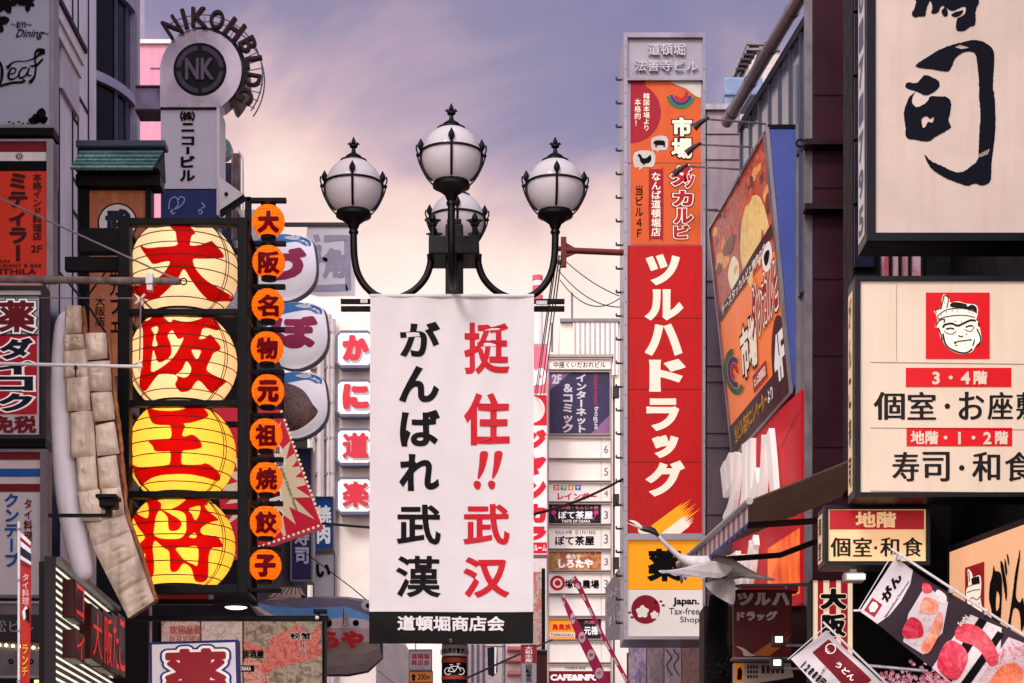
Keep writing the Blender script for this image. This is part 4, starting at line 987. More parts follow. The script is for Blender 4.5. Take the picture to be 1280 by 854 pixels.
# building name box
f = boxsign('building_name_box', 'stainless steel box with a dark plaque and a row of small lamps at lower left', 'sign', -70, 752, 64, 848, 14.0, 0.12, STEEL, mat('dull_steel', (120, 112, 116), rough=0.35, metal=0.7, var=0.15, dirt=0.3), fw=3)
a, b = f.p(-60, 803), f.p(55, 769); f.mb('plaque', DKGREY).cbox(a[0], b[0], -0.035, -0.002, a[1], b[1], 0.008)
T(f, '松ビル', (-6, 776, 44, 792), mat('plaque_letter', (150, 146, 152), rough=0.4), w=0.015, L=11)
for i in range(9):
    x, z = f.p(-8 + i * 8.5, 806 + i * 0.7); f.mb('lamp', lit('warm_bulb', (255, 226, 170), 4.0), True).ball((x, -0.03, z), 0.012, n=8, m=6)
for x in (14, 39): f.mb('vent', BLACK).ring((f.p(x, 0)[0], -0.012, f.p(0, 827)[1]), 0.013, 0.005, axis='y', n=16)
f.done()
f = front('shop_awning_lamp', 'glowing warm shopfront canopy lamp at the bottom left corner', 'lamp', 50, 872, 14.4)
f.mb('housing', STEEL).cbox(f.p(42, 0)[0], f.p(70, 0)[0], 0, 0.2, f.p(0, 868)[1], f.p(0, 849)[1], 0.01)
f.mb('diffuser', lit('warm_diffuser', (255, 210, 140), 1.6)).box(f.p(44, 0)[0], f.p(69, 0)[0], -0.03, -0.001, f.p(0, 860)[1], f.p(0, 847)[1]); f.done()
# tall festival flag
D = 11.0; f = front('nobori_flag', 'tall narrow red flag with striped top on a white pole, far left', 'flag', 23, 1000, D); k = f.k
f.mb('pole', WHITEP, True).tube([(f.p(23.5, 0)[0], 0, f.p(0, 1000)[1]), (f.p(23.5, 0)[0], 0, f.p(0, 652)[1])], 1.6 * k, 8)
for y in (660, 724, 787, 850): f.mb('clip', GREYM).box(f.p(21.5, 0)[0], f.p(26, 0)[0], -2 * k, 2 * k, f.p(0, y + 3)[1], f.p(0, y)[1])
def fcloth(part, m, y0a, y0b, y1a, y1b, L=0):
    mb = f.mb(part, m, True); V = []; n = 14
    for j in range(n + 1):
        t = j / n
        for i in range(5):
            s_ = i / 4; ya = y0a + (y1a - y0a) * t; yb = y0b + (y1b - y0b) * t; x, z = f.p(25.5 + 12.5 * s_, ya + (yb - ya) * s_)
            V.append((x, -0.0015 * L + 0.02 * math.sin(z * 5 + s_ * 2) * s_, z))
    mb.add(V, [(j * 5 + i, j * 5 + i + 1, j * 5 + i + 6, j * 5 + i + 5) for j in range(n) for i in range(4)])
fcloth('cloth', mat('flag_red', (176, 40, 38), rough=0.7, var=0.1), 707, 711, 990, 990)
ys = [665, 671, 676, 683, 694, 699, 707]
for i, m in enumerate((WHITEP, DKRED, WHITEP, NAVYINK, WHITEP, DKRED)): fcloth('stripe', m, ys[i], ys[i] + 12 - i, ys[i + 1], ys[i + 1] + 11 - i)
FPK = mat('flag_pink', (226, 170, 170), rough=0.7)
pf = (lambda x, z, L: (x, -0.006 + 0.02 * math.sin(z * 5 + (x - f.p(25.5, 0)[0]) / (12.5 * k) * 2) * (x - f.p(25.5, 0)[0]) / (12.5 * k), z), 0.05)
T(f, 'タイ料理', (28, 717, 36, 756), FPK, 'v', w=0.03, proj=pf); T(f, 'ランチ', (28, 806, 36, 846), mat('flag_yellow', (216, 170, 40), rough=0.7), 'v', w=0.03, proj=pf)
f.poly('picture', WHITEP, [(28, 765), (33, 757), (36, 763), (33, 772), (30, 776)], 2); f.poly('picture', INK, [(32, 763), (37, 760), (37, 780), (33, 774)], 2.5)
f.done()
# Osaka sign of neon rows with red letter boxes: on the left wall, running away down the street
f = oblique('neon_sign', 'long wall sign of white neon rows carrying red box letters reading 大阪たこ', 'sign', (66, 13.0), (141, 15.4), 880)
L_ = (W(141, 0, 15.4) - W(66, 0, 13.0)); Lw = math.hypot(L_.x, L_.y)
zt = f.p(66, 702)[1]
f.mb('backing', mat('sign_backing', (40, 36, 36), rough=0.6)).box(0, Lw, 0.05, 0.09, -0.6, zt)
f.mb('end_plate', DKGREY).box(-0.03, 0, -0.02, 0.05, -0.6, zt + 0.03)
f.mb('edge_frame', GREYM).box(0, Lw, -0.06, 0.05, zt, zt + 0.03)
NEON = lit('white_neon', (255, 246, 226), 0.7, var=0.02)
tb = MB(); tb.smooth = True; tb.tube([(0.02, 0, 0), (Lw - 0.02, 0, 0)], 0.0085, 6); tbm = tb.mesh('neon_tube', NEON)
nrow = 26
for i in range(nrow): f.part('neon_tube', tbm, (0, 0.0, zt - 0.03 - i * 0.048))
st = f.mb('standoff', GREYM)
for i in range(9): x = 0.1 + i * (Lw - 0.2) / 8; st.box(x, x + 0.012, 0.004, 0.05, -0.5, zt)
BOXR = mat('letter_box_red', (66, 6, 14), rough=0.35, var=0.15); NEONR = lit('red_neon', (225, 28, 26), 0.5)
for ch, u0, u1, py0, py1, pxm in (('コ', .10, .25, 728, 776, 80), ('イ', .10, .26, 790, 826, 80), ('大', .36, .56, 757, 826, 100), ('阪', .56, .74, 763, 836, 114), ('た', .72, .86, 768, 842, 127), ('こ', .84, .99, 770, 846, 137)):
    z0, z1 = f.p(pxm, py1)[1], f.p(pxm, py0)[1]; x0, x1 = u0 * Lw, u1 * Lw
    f.mb('letter_box', BOXR).cbox(x0, x1, -0.1, -0.015, z0, z1, 0.01)
    V, Fc = glyph(ch, 0.0, 0.0, 40); lo, hi = V.min(0), V.max(0); mb = f.mb('neon_letter', NEONR)
    mb.add([(x0 + (x1 - x0) * (.12 + .76 * (v[0] - lo[0]) / (hi[0] - lo[0])), -0.104, z0 + (z1 - z0) * (.08 + .84 * (v[1] - lo[1]) / (hi[1] - lo[1]))) for v in V], Fc)
f.done()
# poles that hold the signs
f = front('rusty_pole', 'rusty steel arm with a ring bolt crossing in front of the topmost big lantern', 'pole', 110, 357, 12.4); k = f.k
RUST = mat('rusty_steel', (128, 112, 108), rough=0.7, var=0.35, scale=14, dirt=0.9, dirtcol=(70, 36, 24), bump=0.2)
f.mb('tube', RUST, True).tube([(f.p(-80, 0)[0], 0, f.p(0, 348)[1]), (f.p(225, 0)[0], 0, f.p(0, 352)[1])], 4.6 * k, 12)
f.mb('clip', WHITEP).cbox(f.p(183, 0)[0], f.p(192, 0)[0], -6 * k, 6 * k, f.p(0, 356)[1], f.p(0, 343)[1], 0.004)
f.mb('clip', WHITEP).cbox(f.p(184, 0)[0], f.p(191, 0)[0], -5 * k, 5 * k, f.p(0, 364)[1], f.p(0, 357)[1], 0.004)
f.mb('ring_bolt', IRON, True).ring((f.p(229.5, 0)[0], 0, f.p(0, 352)[1]), 4 * k, 0.9 * k, axis='y', n=18); f.mb('turnbuckle', WHITEP, True).tube([(f.p(170, 0)[0], -.02, f.p(0, 381)[1]), (f.p(182, 0)[0], -.02, f.p(0, 369)[1])], 1.5 * k, 8); f.done()
f = front('white_pole', 'slim white pole with a black hook across the gyoza sculpture and second lantern', 'pole', 80, 460, 12.3); k = f.k
f.mb('tube', WHITEP, True).tube([(f.p(-80, 0)[0], 0, f.p(0, 453)[1]), (f.p(178, 0)[0], 0, f.p(0, 458.5)[1])], 2.2 * k, 10)
f.mb('tip', WHITEP, True).tube([(f.p(174, 0)[0], 0, f.p(0, 450)[1]), (f.p(174, 0)[0], 0, f.p(0, 465)[1])], 1.5 * k, 8)
f.mb('hook', IRON, True).tube([(f.p(95, 0)[0], -.01, f.p(0, y)[1]) for y in (457, 462, 467, 472)], 1.0 * k, 6); f.mb('hook', IRON, True).ring((f.p(95, 0)[0], -.01, f.p(0, 461)[1]), 2 * k, .7 * k, axis='y', n=12); f.done()
WIRE = mat('black_wire', (26, 22, 26), rough=0.6); WIREG = mat('grey_wire', (120, 114, 118), rough=0.5)
wire('stay_wire', 'thin grey stay wire slanting down to the rusty arm', 'wire', [W(-40, 230, 12.5), W(222, 350, 12.4)], 0.006, WIREG)
wire('vertical_wire', 'thin wire hanging from the rusty arm to the white pole', 'wire', [W(176, 372, 12.35), W(174.5, 452, 12.3)], 0.005, WIREG)
wire('cross_wire', 'thin dark horizontal wire below the rusty arm', 'wire', [W(-40, 372, 12.6), W(172, 373, 12.4)], 0.004, WIREG)
wire('brace_wire', 'black brace wire running down across the wooden sign', 'wire', [W(74, 340, 14), W(112, 385, 13.5), W(138, 425, 13)], 0.008, WIRE)
wire('brace_wire', 'black brace wire rising from left to right on the wooden sign', 'wire', [W(108, 372, 15), W(138, 332, 15)], 0.008, WIRE)
# bracket lamp below the gyoza
f = front('floodlight', 'black floodlight on an arm in front of the gyoza sculpture', 'lamp', 130, 650, 12.2)
f.mb('arm', BLACK).box(f.p(60, 0)[0], f.p(136, 0)[0], 0, 0.03, f.p(0, 646)[1], f.p(0, 642)[1]); f.mb('housing', BLACK).cbox(f.p(126, 0)[0], f.p(147, 0)[0], -.06, .06, f.p(0, 636)[1], f.p(0, 623)[1], .01); f.mb('visor', BLACK).box(f.p(123, 0)[0], f.p(149, 0)[0], -.09, .07, f.p(0, 625)[1], f.p(0, 621)[1]); f.mb('bracket', BLACK).box(f.p(132, 0)[0], f.p(140, 0)[0], -.02, .02, f.p(0, 646)[1], f.p(0, 635)[1]); f.done()

# giant gyoza
D = 12.6; f = front('gyoza_sculpture', 'giant weathered cream gyoza dumplings sculpture with a smooth white rim, hanging left of the lanterns', 'sculpture', 125, 775, D); k = f.k
GY = mat('gyoza_cream', (224, 204, 182), rough=0.6, var=0.12, scale=7, bump=0.6, dirt=0.75, dirtcol=(120, 90, 72)); GYB = mat('gyoza_crust', (164, 104, 66), rough=0.7, var=0.4, scale=25, bump=0.3, dirt=0.4)
RIM = mat('gyoza_rim_white', (232, 224, 228), rough=0.4, var=0.06, scale=4, dirt=0.3, dirtcol=(130, 118, 122))
rm = f.mb('rim', RIM, True); P = crom([(79, 386, 3), (76, 400, 9), (74, 440, 11.5), (73.5, 490, 12.5), (76, 545, 13.5), (81, 600, 15), (89, 655, 15), (99, 705, 12.5), (102, 719, 9), (103, 723, 2)], 4, False)
rm.tube([(*f.p(x, y), r) and (f.p(x, y)[0], 0.08, f.p(x, y)[1]) for x, y, r in P], [r * 1.12 * k for _, _, r in P], 20)
for i, q in enumerate([[(84, 384), (104, 382), (105, 418), (82, 419)], [(81, 420), (107, 418), (110, 440), (80, 441)], [(81, 441), (109, 438), (112, 473), (81, 474)], [(83, 474), (112, 470), (117, 515), (83, 517)],
     [(89, 517), (117, 514), (121, 571), (88, 573)], [(97, 574), (122, 571), (125, 613), (98, 618)], [(97, 617), (125, 613), (130, 652), (104, 652)],
     [(107, 419), (134, 417), (137, 451), (110, 453)], [(110, 453), (138, 451), (142, 490), (114, 492)], [(115, 493), (142, 490), (146, 527), (119, 530)], [(121, 533), (145, 528), (150, 569), (122, 572)],
     [(124, 573), (147, 569), (153, 611), (127, 613)], [(127, 613), (153, 610), (157, 644), (130, 650)],
     [(107, 652), (156, 640), (163, 664), (117, 684)], [(116, 684), (163, 664), (173, 693), (131, 715)], [(131, 715), (173, 693), (183, 722), (146, 744)], [(146, 744), (183, 722), (193, 751), (160, 773)]]):
    n = 14; mb = MB(); mb.smooth = True; V = []; jit = 1.4 if i < 13 else 0; q_ = [np.array(f.p(a[0] + rng.uniform(-jit, jit), a[1] + rng.uniform(-jit, jit))) for a in q]; bl = (rng.uniform(7, 10) if i < 13 else 5) * k; fold = 4.5 * k
    for j in range(n + 1):
        t = j / n
        for s_ in range(n + 1):
            s0, t0 = 2 * s_ / n - 1, 2 * j / n - 1; s = .5 + .5 * s0 * math.sqrt(1 - .07 * t0 * t0 * (i < 13)); t = .5 + .5 * t0 * math.sqrt(1 - .07 * s0 * s0 * (i < 13)); Q = (1 - t) * ((1 - s) * q_[0] + s * q_[1]) + t * ((1 - s) * q_[3] + s * q_[2])
            e = (1 - abs(s0) ** 3) * (1 - abs(t0) ** 3.5)
            nz_ = float(vnoise(np.array([s * 3 + i * 5.3]), np.array([t * 4 + i * 3.1]))[0]) + .5 * float(vnoise(np.array([s * 7 + i]), np.array([t * 9 + i * 2.7]))[0])
            y = -bl * max(0, e) ** .6 - fold * (abs(nz_) * 1.6 - .3) * e - (0.03 if i < 13 else 0.0)
            V.append((Q[0] + 1.2 * k * nz_ * 0.6, y, Q[1] + 1.6 * k * nz_ * e))
    mb.add(V, [(j * (n + 1) + s, (j + 1) * (n + 1) + s, (j + 1) * (n + 1) + s + 1, j * (n + 1) + s + 1) for j in range(n) for s in range(n)])
    me = mb.mesh('dumpling', GY); f.part('dumpling', me)
cr_ = f.mb('crust', GYB, True)
P = crom([(133, 417), (138, 450), (143, 490), (148, 530), (152, 570), (156, 612), (159, 642), (176, 692), (195, 750)], 4, False)
cr_.tube([(f.p(x + .5, y)[0], 0.0 + 0.01 * math.sin(y * .7), f.p(x, y)[1]) for x, y in P], [2.6 * k + .5 * k * math.sin(y) for x, y in P], 8)
P = crom([(105, 384), (107, 420), (112, 470), (118, 520), (122, 570), (126, 615), (129, 648)], 4, False)
cr_.tube([(f.p(x, y)[0], -0.01, f.p(x, y)[1]) for x, y in P], [1.7 * k] * len(P), 6)
bk = f.mb('back', GYB); bk.prism(f.P([(84, 384), (104, 383), (108, 420), (135, 418), (158, 640), (195, 750), (161, 772), (117, 684), (97, 600), (83, 500)]), 0.02, 0.08); f.done()

# round steel name sign
D = 20.0; f = front('name_sign', 'round polished steel sign with an arc of letters spelling NIKOH BLDG', 'sign', 240, 270, D); k = f.k
SST = mat('satin_steel', (206, 200, 210), rough=0.2, metal=0.85, var=0.12, scale=1.6)
pts = [(251 + 51 * math.cos(R(a)), 88 - 51 * math.sin(R(a))) for a in range(-46, 181, 6)] + [(200, 134), (271, 134), (278, 132)]
f.mb('disc', SST).prism(f.P(pts), 0, 0.25)
f.disc('badge_rim', mat('badge_dark', (14, 11, 15), rough=0.5, spec=0.1), 250, 87, 33.2, 1); BADGE = mat('badge_grey', (66, 62, 76), rough=0.5)
f.disc('badge', mat('badge_brown', (34, 26, 32), rough=0.5, spec=0.1), 250, 87, 30.5, 1.5)
for a0 in (4, 94, 184, 274): f.annulus('badge_ring', BADGE, 250, 87, 24, 29.5, 2, a0 + 2, a0 + 80)
T(f, 'NK', (232, 74, 268, 101), mat('badge_letter', (92, 86, 98), rough=0.5), w=0.03, L=3, thick=0.02)
LT = mat('letter_red_brown', (62, 26, 36), rough=0.35, metal=0.2, var=0.2); LTD = mat('letter_shell', (26, 18, 26), rough=0.5)
for ch, cx, cy, w, h, a in (('N', 216, 36, 19, 25, 33), ('I', 231.5, 26, 5.5, 25, 15), ('K', 250, 24, 20, 25, 0), ('O', 272, 27, 18, 24, -14), ('H', 294, 39, 20, 25, -36), ('B', 311, 58, 16, 22, -62), ('L', 318.5, 80, 14, 21, -82), ('D', 316, 102, 16, 21, -100), ('G', 307, 122, 18, 22, -120)):
    T(f, ch, rq(cx, cy, w, h, a), LTD, w=0.03, L=2, thick=0.05, res=40); T(f, ch, rq(cx, cy, w - 2.4, h - 2.4, a), LT, w=0.0, L=16, res=40)
tr = f.mb('letter_truss', GREYM, True); ctr = f.p(250, 87)
for rr, d in ((56, 0.1), (76, 0.14), (76, 0.3)): tr.ring((ctr[0], d, ctr[1]), rr * k, 0.9 * k, axis='y', n=40, a0=-36, a1=122)
for a in range(-36, 124, 8): tr.tube([(ctr[0] + 54 * k * math.cos(R(a)), 0.12, ctr[1] + 54 * k * math.sin(R(a))), (ctr[0] + 76 * k * math.cos(R(a + 5)), 0.2, ctr[1] + 76 * k * math.sin(R(a + 5)))], 0.7 * k, 6)
f.mb('rim', DKGREY).prism(f.P([(251 + r_ * math.cos(R(a)), 88 - r_ * math.sin(R(a))) for r_, rg in ((57, range(-46, 100, 6)), (52, range(98, -48, -6))) for a in rg]), 0.05, 0.4)
a, b = f.p(201, 236), f.p(271, 135); f.mb('nameplate', mat('grey_acrylic', (196, 194, 204), rough=0.35, var=0.04, scale=2)).box(a[0], b[0], 0, 0.4, a[1], b[1])
f.mb('side_trim', WHITEP).box(b[0] + 0.001, b[0] + 0.03, -0.02, 0.4, f.p(0, 270)[1], b[1]); f.mb('top_trim', BLACK).box(a[0], b[0], -0.02, -0.001, b[1] - .02, b[1])
T(f, '㈱', (225, 139, 244, 152), INK, w=0.03, L=2); 
for ch, y0, y1, x0, x1 in (('ニ', 154, 165, 227, 243), ('コ', 171, 182, 227, 243), ('ー', 184, 193, 233, 237), ('ビ', 195, 210, 226, 244), ('ル', 213, 227, 225, 244)):
    if ch == 'ー': f.rect('lettering', INK, x0, y0, x1, y1, 2)
    else: T(f, ch, (x0, y0, x1, y1), INK, w=0.045)
a, b = f.p(201, 270), f.p(271, 238); f.mb('blue_panel', mat('dusk_blue_panel', (28, 44, 98), rough=0.4, var=0.2, scale=4)).box(a[0], b[0], 0, 0.35, a[1] - 0.5, b[1])
CH = mat('chalk_blue', (150, 160, 200), rough=0.5)
for pts in ([(211, 262), (213, 250), (220, 247), (223, 256), (218, 262), (226, 258), (231, 250), (226, 246), (222, 252)], [(213, 266), (216, 262), (215, 268), (219, 266)], [(252, 254), (256, 258), (252, 261)], [(248, 266), (250, 262), (253, 266), (249, 268)]): f.line('scribble', CH, crom(pts, 4, False), 1.3, 2)
a, b = f.p(167, 132), f.p(200, 105); f.mb('bracket', mat('mottled_steel', (128, 122, 146), rough=0.3, metal=0.7, var=0.25)).box(a[0], b[0], 0.1, 0.35, a[1], b[1]); f.mb('bracket_edge', DKGREY).box(a[0], b[0], 0.08, 0.37, a[1] - 0.02, a[1] - 0.001); f.mb('bracket_edge', DKGREY).box(a[0], b[0], 0.08, 0.37, b[1] + .001, b[1] + 0.02)
f.done()
# round teal number and the clutter right of the name sign
f = front('number_disc', 'small teal half hidden disc with a yellow 5 beside the steel name sign', 'sign', 280, 196, 24); k = f.k
f.mb('rim', GREYM).prism(f.P([(277 + 12.5 * math.cos(R(a)), 185 + 13 * math.sin(R(a))) for a in range(0, 360, 10)]), 0.002, .15); f.disc('face', mat('teal_face', (42, 132, 128), rough=0.4), 277, 185, 10.5, 1, 11); T(f, '5', (274, 179, 284, 191), mat('mustard', (176, 160, 60)), w=.04); f.done()
f = front('roof_clutter', 'dark blue and rusty brown rooftop pipes behind the steel name sign', 'pipes', 287, 262, 25); k = f.k
f.mb('tank', mat('night_blue', (34, 34, 66), rough=0.5)).box(f.p(272, 0)[0], f.p(289, 0)[0], .1, .5, f.p(0, 300)[1], f.p(0, 200)[1])
for x in (291, 295, 299): f.mb('rusty_pipe', RUST, True).tube([(f.p(x, 0)[0], 0, f.p(0, 300)[1]), (f.p(x, 0)[0], 0, f.p(0, 192)[1])], 2 * k, 8)
f.mb('white_pipe', WHITEP, True).tube([(f.p(x, y)[0], -.1, f.p(x, y)[1]) for x, y in crom([(300, 193), (304, 200), (305, 215), (305, 300)], 4, False)], 1.3 * k, 8); f.done()
f = front('triangle_bracket', 'white triangular steel bracket plate right of the blue panel', 'bracket', 290, 266, 19.6)
f.mb('plate', WHITEP).prism(f.P([(274, 221), (305, 243), (275, 263)]), 0, .06); f.mb('edge', BLACK).prism(f.P([(275, 263), (305, 243), (306, 248), (275, 269)]), -.01, .08); f.mb('bolt', IRON, True).ball((*[f.p(283, 243)[0], -.01, f.p(283, 243)[1]],), .02, n=8, m=6); f.mb('strut', WHITEP).prism(f.P([(290, 252), (294, 251), (309, 272), (306, 275)]), .1, .14); f.done()

# wooden sign under a copper roof
D = 16.0; f = front('wooden_shop_sign', 'tall brown wooden sign with a round crest under a small green copper roof', 'sign', 148, 430, D); k = f.k
WOOD = striped('warm_wood', (190, 116, 80), (176, 104, 72), 9, 0, 0.55, rough=0.55, var=0.25)
a, b = f.p(112, 470), f.p(182, 238); f.mb('board', WOOD).box(a[0], b[0], 0, .06, a[1], b[1])
for x0, x1 in ((100, 111), (183, 190)): a, b = f.p(x0, 470), f.p(x1, 236); f.mb('post', BLACK).box(a[0], b[0], -.04, .1, a[1], b[1])
a, b = f.p(98, 237), f.p(203, 223); f.mb('beam', BLACK).box(a[0], b[0], -.1, .1, a[1], b[1])
COP = mat('verdigris_copper', (140, 182, 178), rough=0.5, metal=0.2, var=0.22, scale=5, dirt=0.3, dirtcol=(60, 96, 100))
tops = (184, 192, 200, 207.5, 214, 222); 
for r_ in range(5):
    y0, y1 = tops[r_], tops[r_ + 1]; xl = 99 - 1.0 * r_; xr = 204 - 1.6 * r_; d0 = .06 - .05 * r_; n = 7; sh = .5 * (r_ % 2)
    for c_ in range(-1, n + 1):
        u0, u1 = max(0, (c_ + sh) / n), min(1, (c_ + 1 + sh) / n)
        if u1 <= u0: continue
        xa, xb = xl + (xr - xl) * u0 + .35, xl + (xr - xl) * u1 - .35; A, B = f.p(xa, y1), f.p(xb, y0)
        mb = f.mb('roof_tile', COP); yb, yt = d0 - .09, d0 + .0
        mb.add([(A[0], yb, A[1]), (B[0], yb, A[1]), (B[0], yt, B[1]), (A[0], yt, B[1]), (A[0], yb + .03, A[1] - .012), (B[0], yb + .03, A[1] - .012)], [(0, 1, 2, 3), (0, 4, 5, 1)])
a, b = f.p(99, 224), f.p(203, 184); f.mb('roof_deck', mat('roof_underside', (36, 44, 48), rough=.7)).add([(a[0], -.19, a[1] + .02), (b[0], -.19, a[1] + .02), (b[0], .1, b[1] - .01), (a[0], .1, b[1] - .01), (a[0], .16, a[1] + .02), (b[0], .16, a[1] + .02)], [(0, 1, 2, 3), (3, 2, 5, 4), (0, 4, 5, 1), (0, 3, 4), (1, 5, 2)])
a, b = f.p(95, 184), f.p(207, 176); f.mb('ridge_cap', mat('ridge_slate', (72, 80, 96), rough=0.45, metal=.3)).cbox(a[0], b[0], -.02, .14, a[1], b[1], .01)
f.disc('crest_rim', INK, 147, 279, 25, 1); f.disc('crest', WHITEP, 147, 279, 23, 1.5)
T(f, '武', (131, 262, 164, 297), NAVYINK, w=.05, L=2.5, part='crest_letter'); 
T(f, '正カフェ', (137, 327, 152, 416), INK, 'v', w=.02, L=2); T(f, '大阪店', (119, 371, 132, 408), INK, 'v', w=.01, L=2)
T(f, "CAFE", rq(167, 412, 46, 8, -90), INK, w=.02, L=2)
f.done()

# pufferfish signs, three along the street
PUFW = lit('puffer_white', (230, 222, 226), .3); PUFB = mat('puffer_blue', (58, 128, 190), rough=.4, var=.15); PUFR = mat('puffer_letter', (176, 52, 96), rough=.5, var=.1); RIMD = mat('puffer_edge', (84, 80, 92), rough=.5)
def puffer(dx, dy, label, ch, picture_=False):
    f = front('pufferfish_sign', label, 'sign', 350 + dx, 375 + dy, 23.0, 'pufferfish shaped signs stacked beside the lanterns'); q = lambda P: [(x + dx, y + dy) for x, y in P]
    body = crom(q([(302, 318), (318, 304), (342, 295), (368, 292), (388, 299), (393, 312), (395, 335), (391, 352), (378, 366), (358, 374), (338, 371), (318, 361), (304, 345)]), 4)
    cx, cy = 349 + dx, 332 + dy; o_ = f.P(body); c_ = f.p(cx, cy); ea, eb, bb = 47 * f.k, 41 * f.k, 15 * f.k
    dome = lambda x, z, L: (x, -bb * math.sqrt(max(0, 1 - ((x - c_[0]) / ea) ** 2 - ((z - c_[1]) / eb) ** 2)) - .003 * L, z)
    mb = f.mb('body', PUFW, True); n = len(o_); V = []
    for j in range(9): r_ = 1 - (j / 9) ** 1.6; V += [dome(c_[0] + (q2[0] - c_[0]) * r_, c_[1] + (q2[1] - c_[1]) * r_, 0) for q2 in o_]
    V.append(dome(*c_, 0)); mb.add(V + [(q2[0], .045, q2[1]) for q2 in o_], [(j * n + i, j * n + (i + 1) % n, (j + 1) * n + (i + 1) % n, (j + 1) * n + i) for j in range(8) for i in range(n)] + [(8 * n + i, 8 * n + (i + 1) % n, 9 * n) for i in range(n)] + [(9 * n + 1 + i, 9 * n + 1 + (i + 1) % n, (i + 1) % n, i) for i in range(n)])
    pd = (dome, .05)
    f.mb('rim', RIMD).prism(f.P([(cx + (x - cx) * 1.015 + 2, cy + (y - cy) * 1.02 + 1.2) for x, y in body]), .045, .12)
    trace(f, PUFB, [q([(300, 324), (318, 303), (342, 295), (366, 293), (386, 299), (388, 307), (382, 308), (372, 304), (356, 307), (340, 311), (330, 318), (318, 328), (303, 340)])], L=1, part='blue_back', proj=pd)
    trace(f, WHITEP, [q([(356, 299), (367, 295.5), (376, 299), (367, 302)])], L=2, part='eye_patch', proj=pd); trace(f, WHITEP, [q([(374, 302), (383, 301), (387, 306), (381, 304)])], L=2, part='fin_mark', proj=pd)
    if picture_:
        trace(f, picture('octopus_print', [(.3, (40, 28, 30)), (.45, (96, 66, 62)), (.6, (150, 112, 100)), (.7, (60, 44, 46))], 9, 'cell'), [q([(306, 322), (325, 310), (345, 309), (366, 318), (378, 335), (384, 345), (370, 360), (350, 368), (325, 360), (308, 345)])], L=2, part='food_picture', proj=pd)
    else: T(f, ch, (325 + dx, 312 + dy, 384 + dx, 354 + dy), PUFR, w=.07, L=2, pn=2, proj=pd)
    f.done()
puffer(0, 1, 'topmost white and blue pufferfish sign lettered with a wine red づ', 'づ'); puffer(14, 86, 'middle white and blue pufferfish sign lettered with a wine red ぼ', 'ぼ'); puffer(14, 173, 'lowest white and blue pufferfish sign with a brown food picture', '', True)
# grey crest flag
f = front('crest_flag', 'pale grey cloth flag with a grey 角 crest hanging from a dark bar', 'flag', 414, 370, 25.5); k = f.k
FLG = mat('pale_flag', (206, 200, 206), rough=.8, var=.04); FLC = mat('flag_grey', (150, 146, 162), rough=.8)
f.mb('cloth', FLG).sheet(f.P([(384, 283), (443, 283), (444, 370), (400, 371), (378, 366)]), 0)
f.mb('bar', DKGREY).box(f.p(356, 0)[0], f.p(446, 0)[0], -.03, .03, f.p(0, 283)[1], f.p(0, 279)[1])
for P in ([(405, 294), (437, 294), (438, 300), (405, 303)], [(430, 300), (438, 300), (439, 363), (432, 363)], [(388, 357), (433, 355), (436, 364), (389, 365)], [(391, 294), (398, 293), (401, 301), (394, 303)]): f.poly('crest', FLC, P, 1)
T(f, '角', (403, 310, 431, 348), FLC, w=.05, L=1, pn=2, part='crest'); trace(f, FLC, [[(394, 309), (402, 308), (401, 320), (409, 323), (408, 328), (400, 328), (398, 338), (393, 340)]], L=1, part='crest'); f.done()
# red sunburst billboard with bulbs
f = front('sunburst_billboard', 'red and beige sunburst billboard edged with small bulbs behind the orange lanterns', 'billboard', 340, 692, 17.0); k = f.k
SR = lit('sunburst_red', (186, 20, 48), .4); SB = lit('sunburst_beige', (230, 206, 168), .25)
quad = [(258, 508), (349, 512), (401, 655), (284, 696)]
f.mb('panel', SR).prism(f.P(quad), 0, .25)
def clip(P, Q):
    out = P
    for i in range(4):
        a, b = Q[i], Q[(i + 1) % 4]; ins = lambda p: (b[0] - a[0]) * (p[1] - a[1]) - (b[1] - a[1]) * (p[0] - a[0]) >= 0; o = []
        for j in range(len(out)):
            p, n_ = out[j], out[(j + 1) % len(out)]
            if ins(p): o.append(p)
            if ins(p) != ins(n_):
                d1 = (b[0] - a[0]) * (p[1] - a[1]) - (b[1] - a[1]) * (p[0] - a[0]); d2 = (b[0] - a[0]) * (n_[1] - a[1]) - (b[1] - a[1]) * (n_[0] - a[0]); t = d1 / (d1 - d2); o.append((p[0] + t * (n_[0] - p[0]), p[1] + t * (n_[1] - p[1])))
        out = o
        if not out: return []
    return out
star = []
for i in range(40): rr = (78 if i % 4 == 0 else 62) if i % 2 == 0 else 40; a = R(i * 9 + 4); star.append((334 + rr * math.cos(a) * .9, 606 - rr * math.sin(a) * 1.05))
inner = [(258.5, 508.5), (348.5, 512.5), (400, 654.5), (284.5, 695)]
for i in range(0, 40, 2):
    P = clip([(334, 606), star[i - 1], star[i], star[(i + 1) % 40]], inner)
    if len(P) > 2: f.poly('sunburst', SB, P, 1)
T(f, 'コナモン', [(318, 552), (343, 547), (356, 660), (322, 672)], DKRED, 'v', w=.06, L=2, out=.05, om=WHITEINK)
T(f, 'Dotonbori Konamon Museum', rq(361, 609, 62, 4.5, -70), INK, w=.01, L=2)
for cx, cy, ch in ((346, 563, '道'), (350, 579, '頓')): f.disc('roundel', WHITEINK, cx, cy, 7, 2); T(f, ch, (cx - 4.5, cy - 4.5, cx + 4.5, cy + 4.5), DKRED, w=.02, L=3)
bm = MB(); bm.smooth = True; bm.ball((0, 0, 0), 1.7 * k, n=10, m=8); bme = bm.mesh('bulb', mat('frosted_bulb', (236, 210, 180), rough=.2, emit=.5))
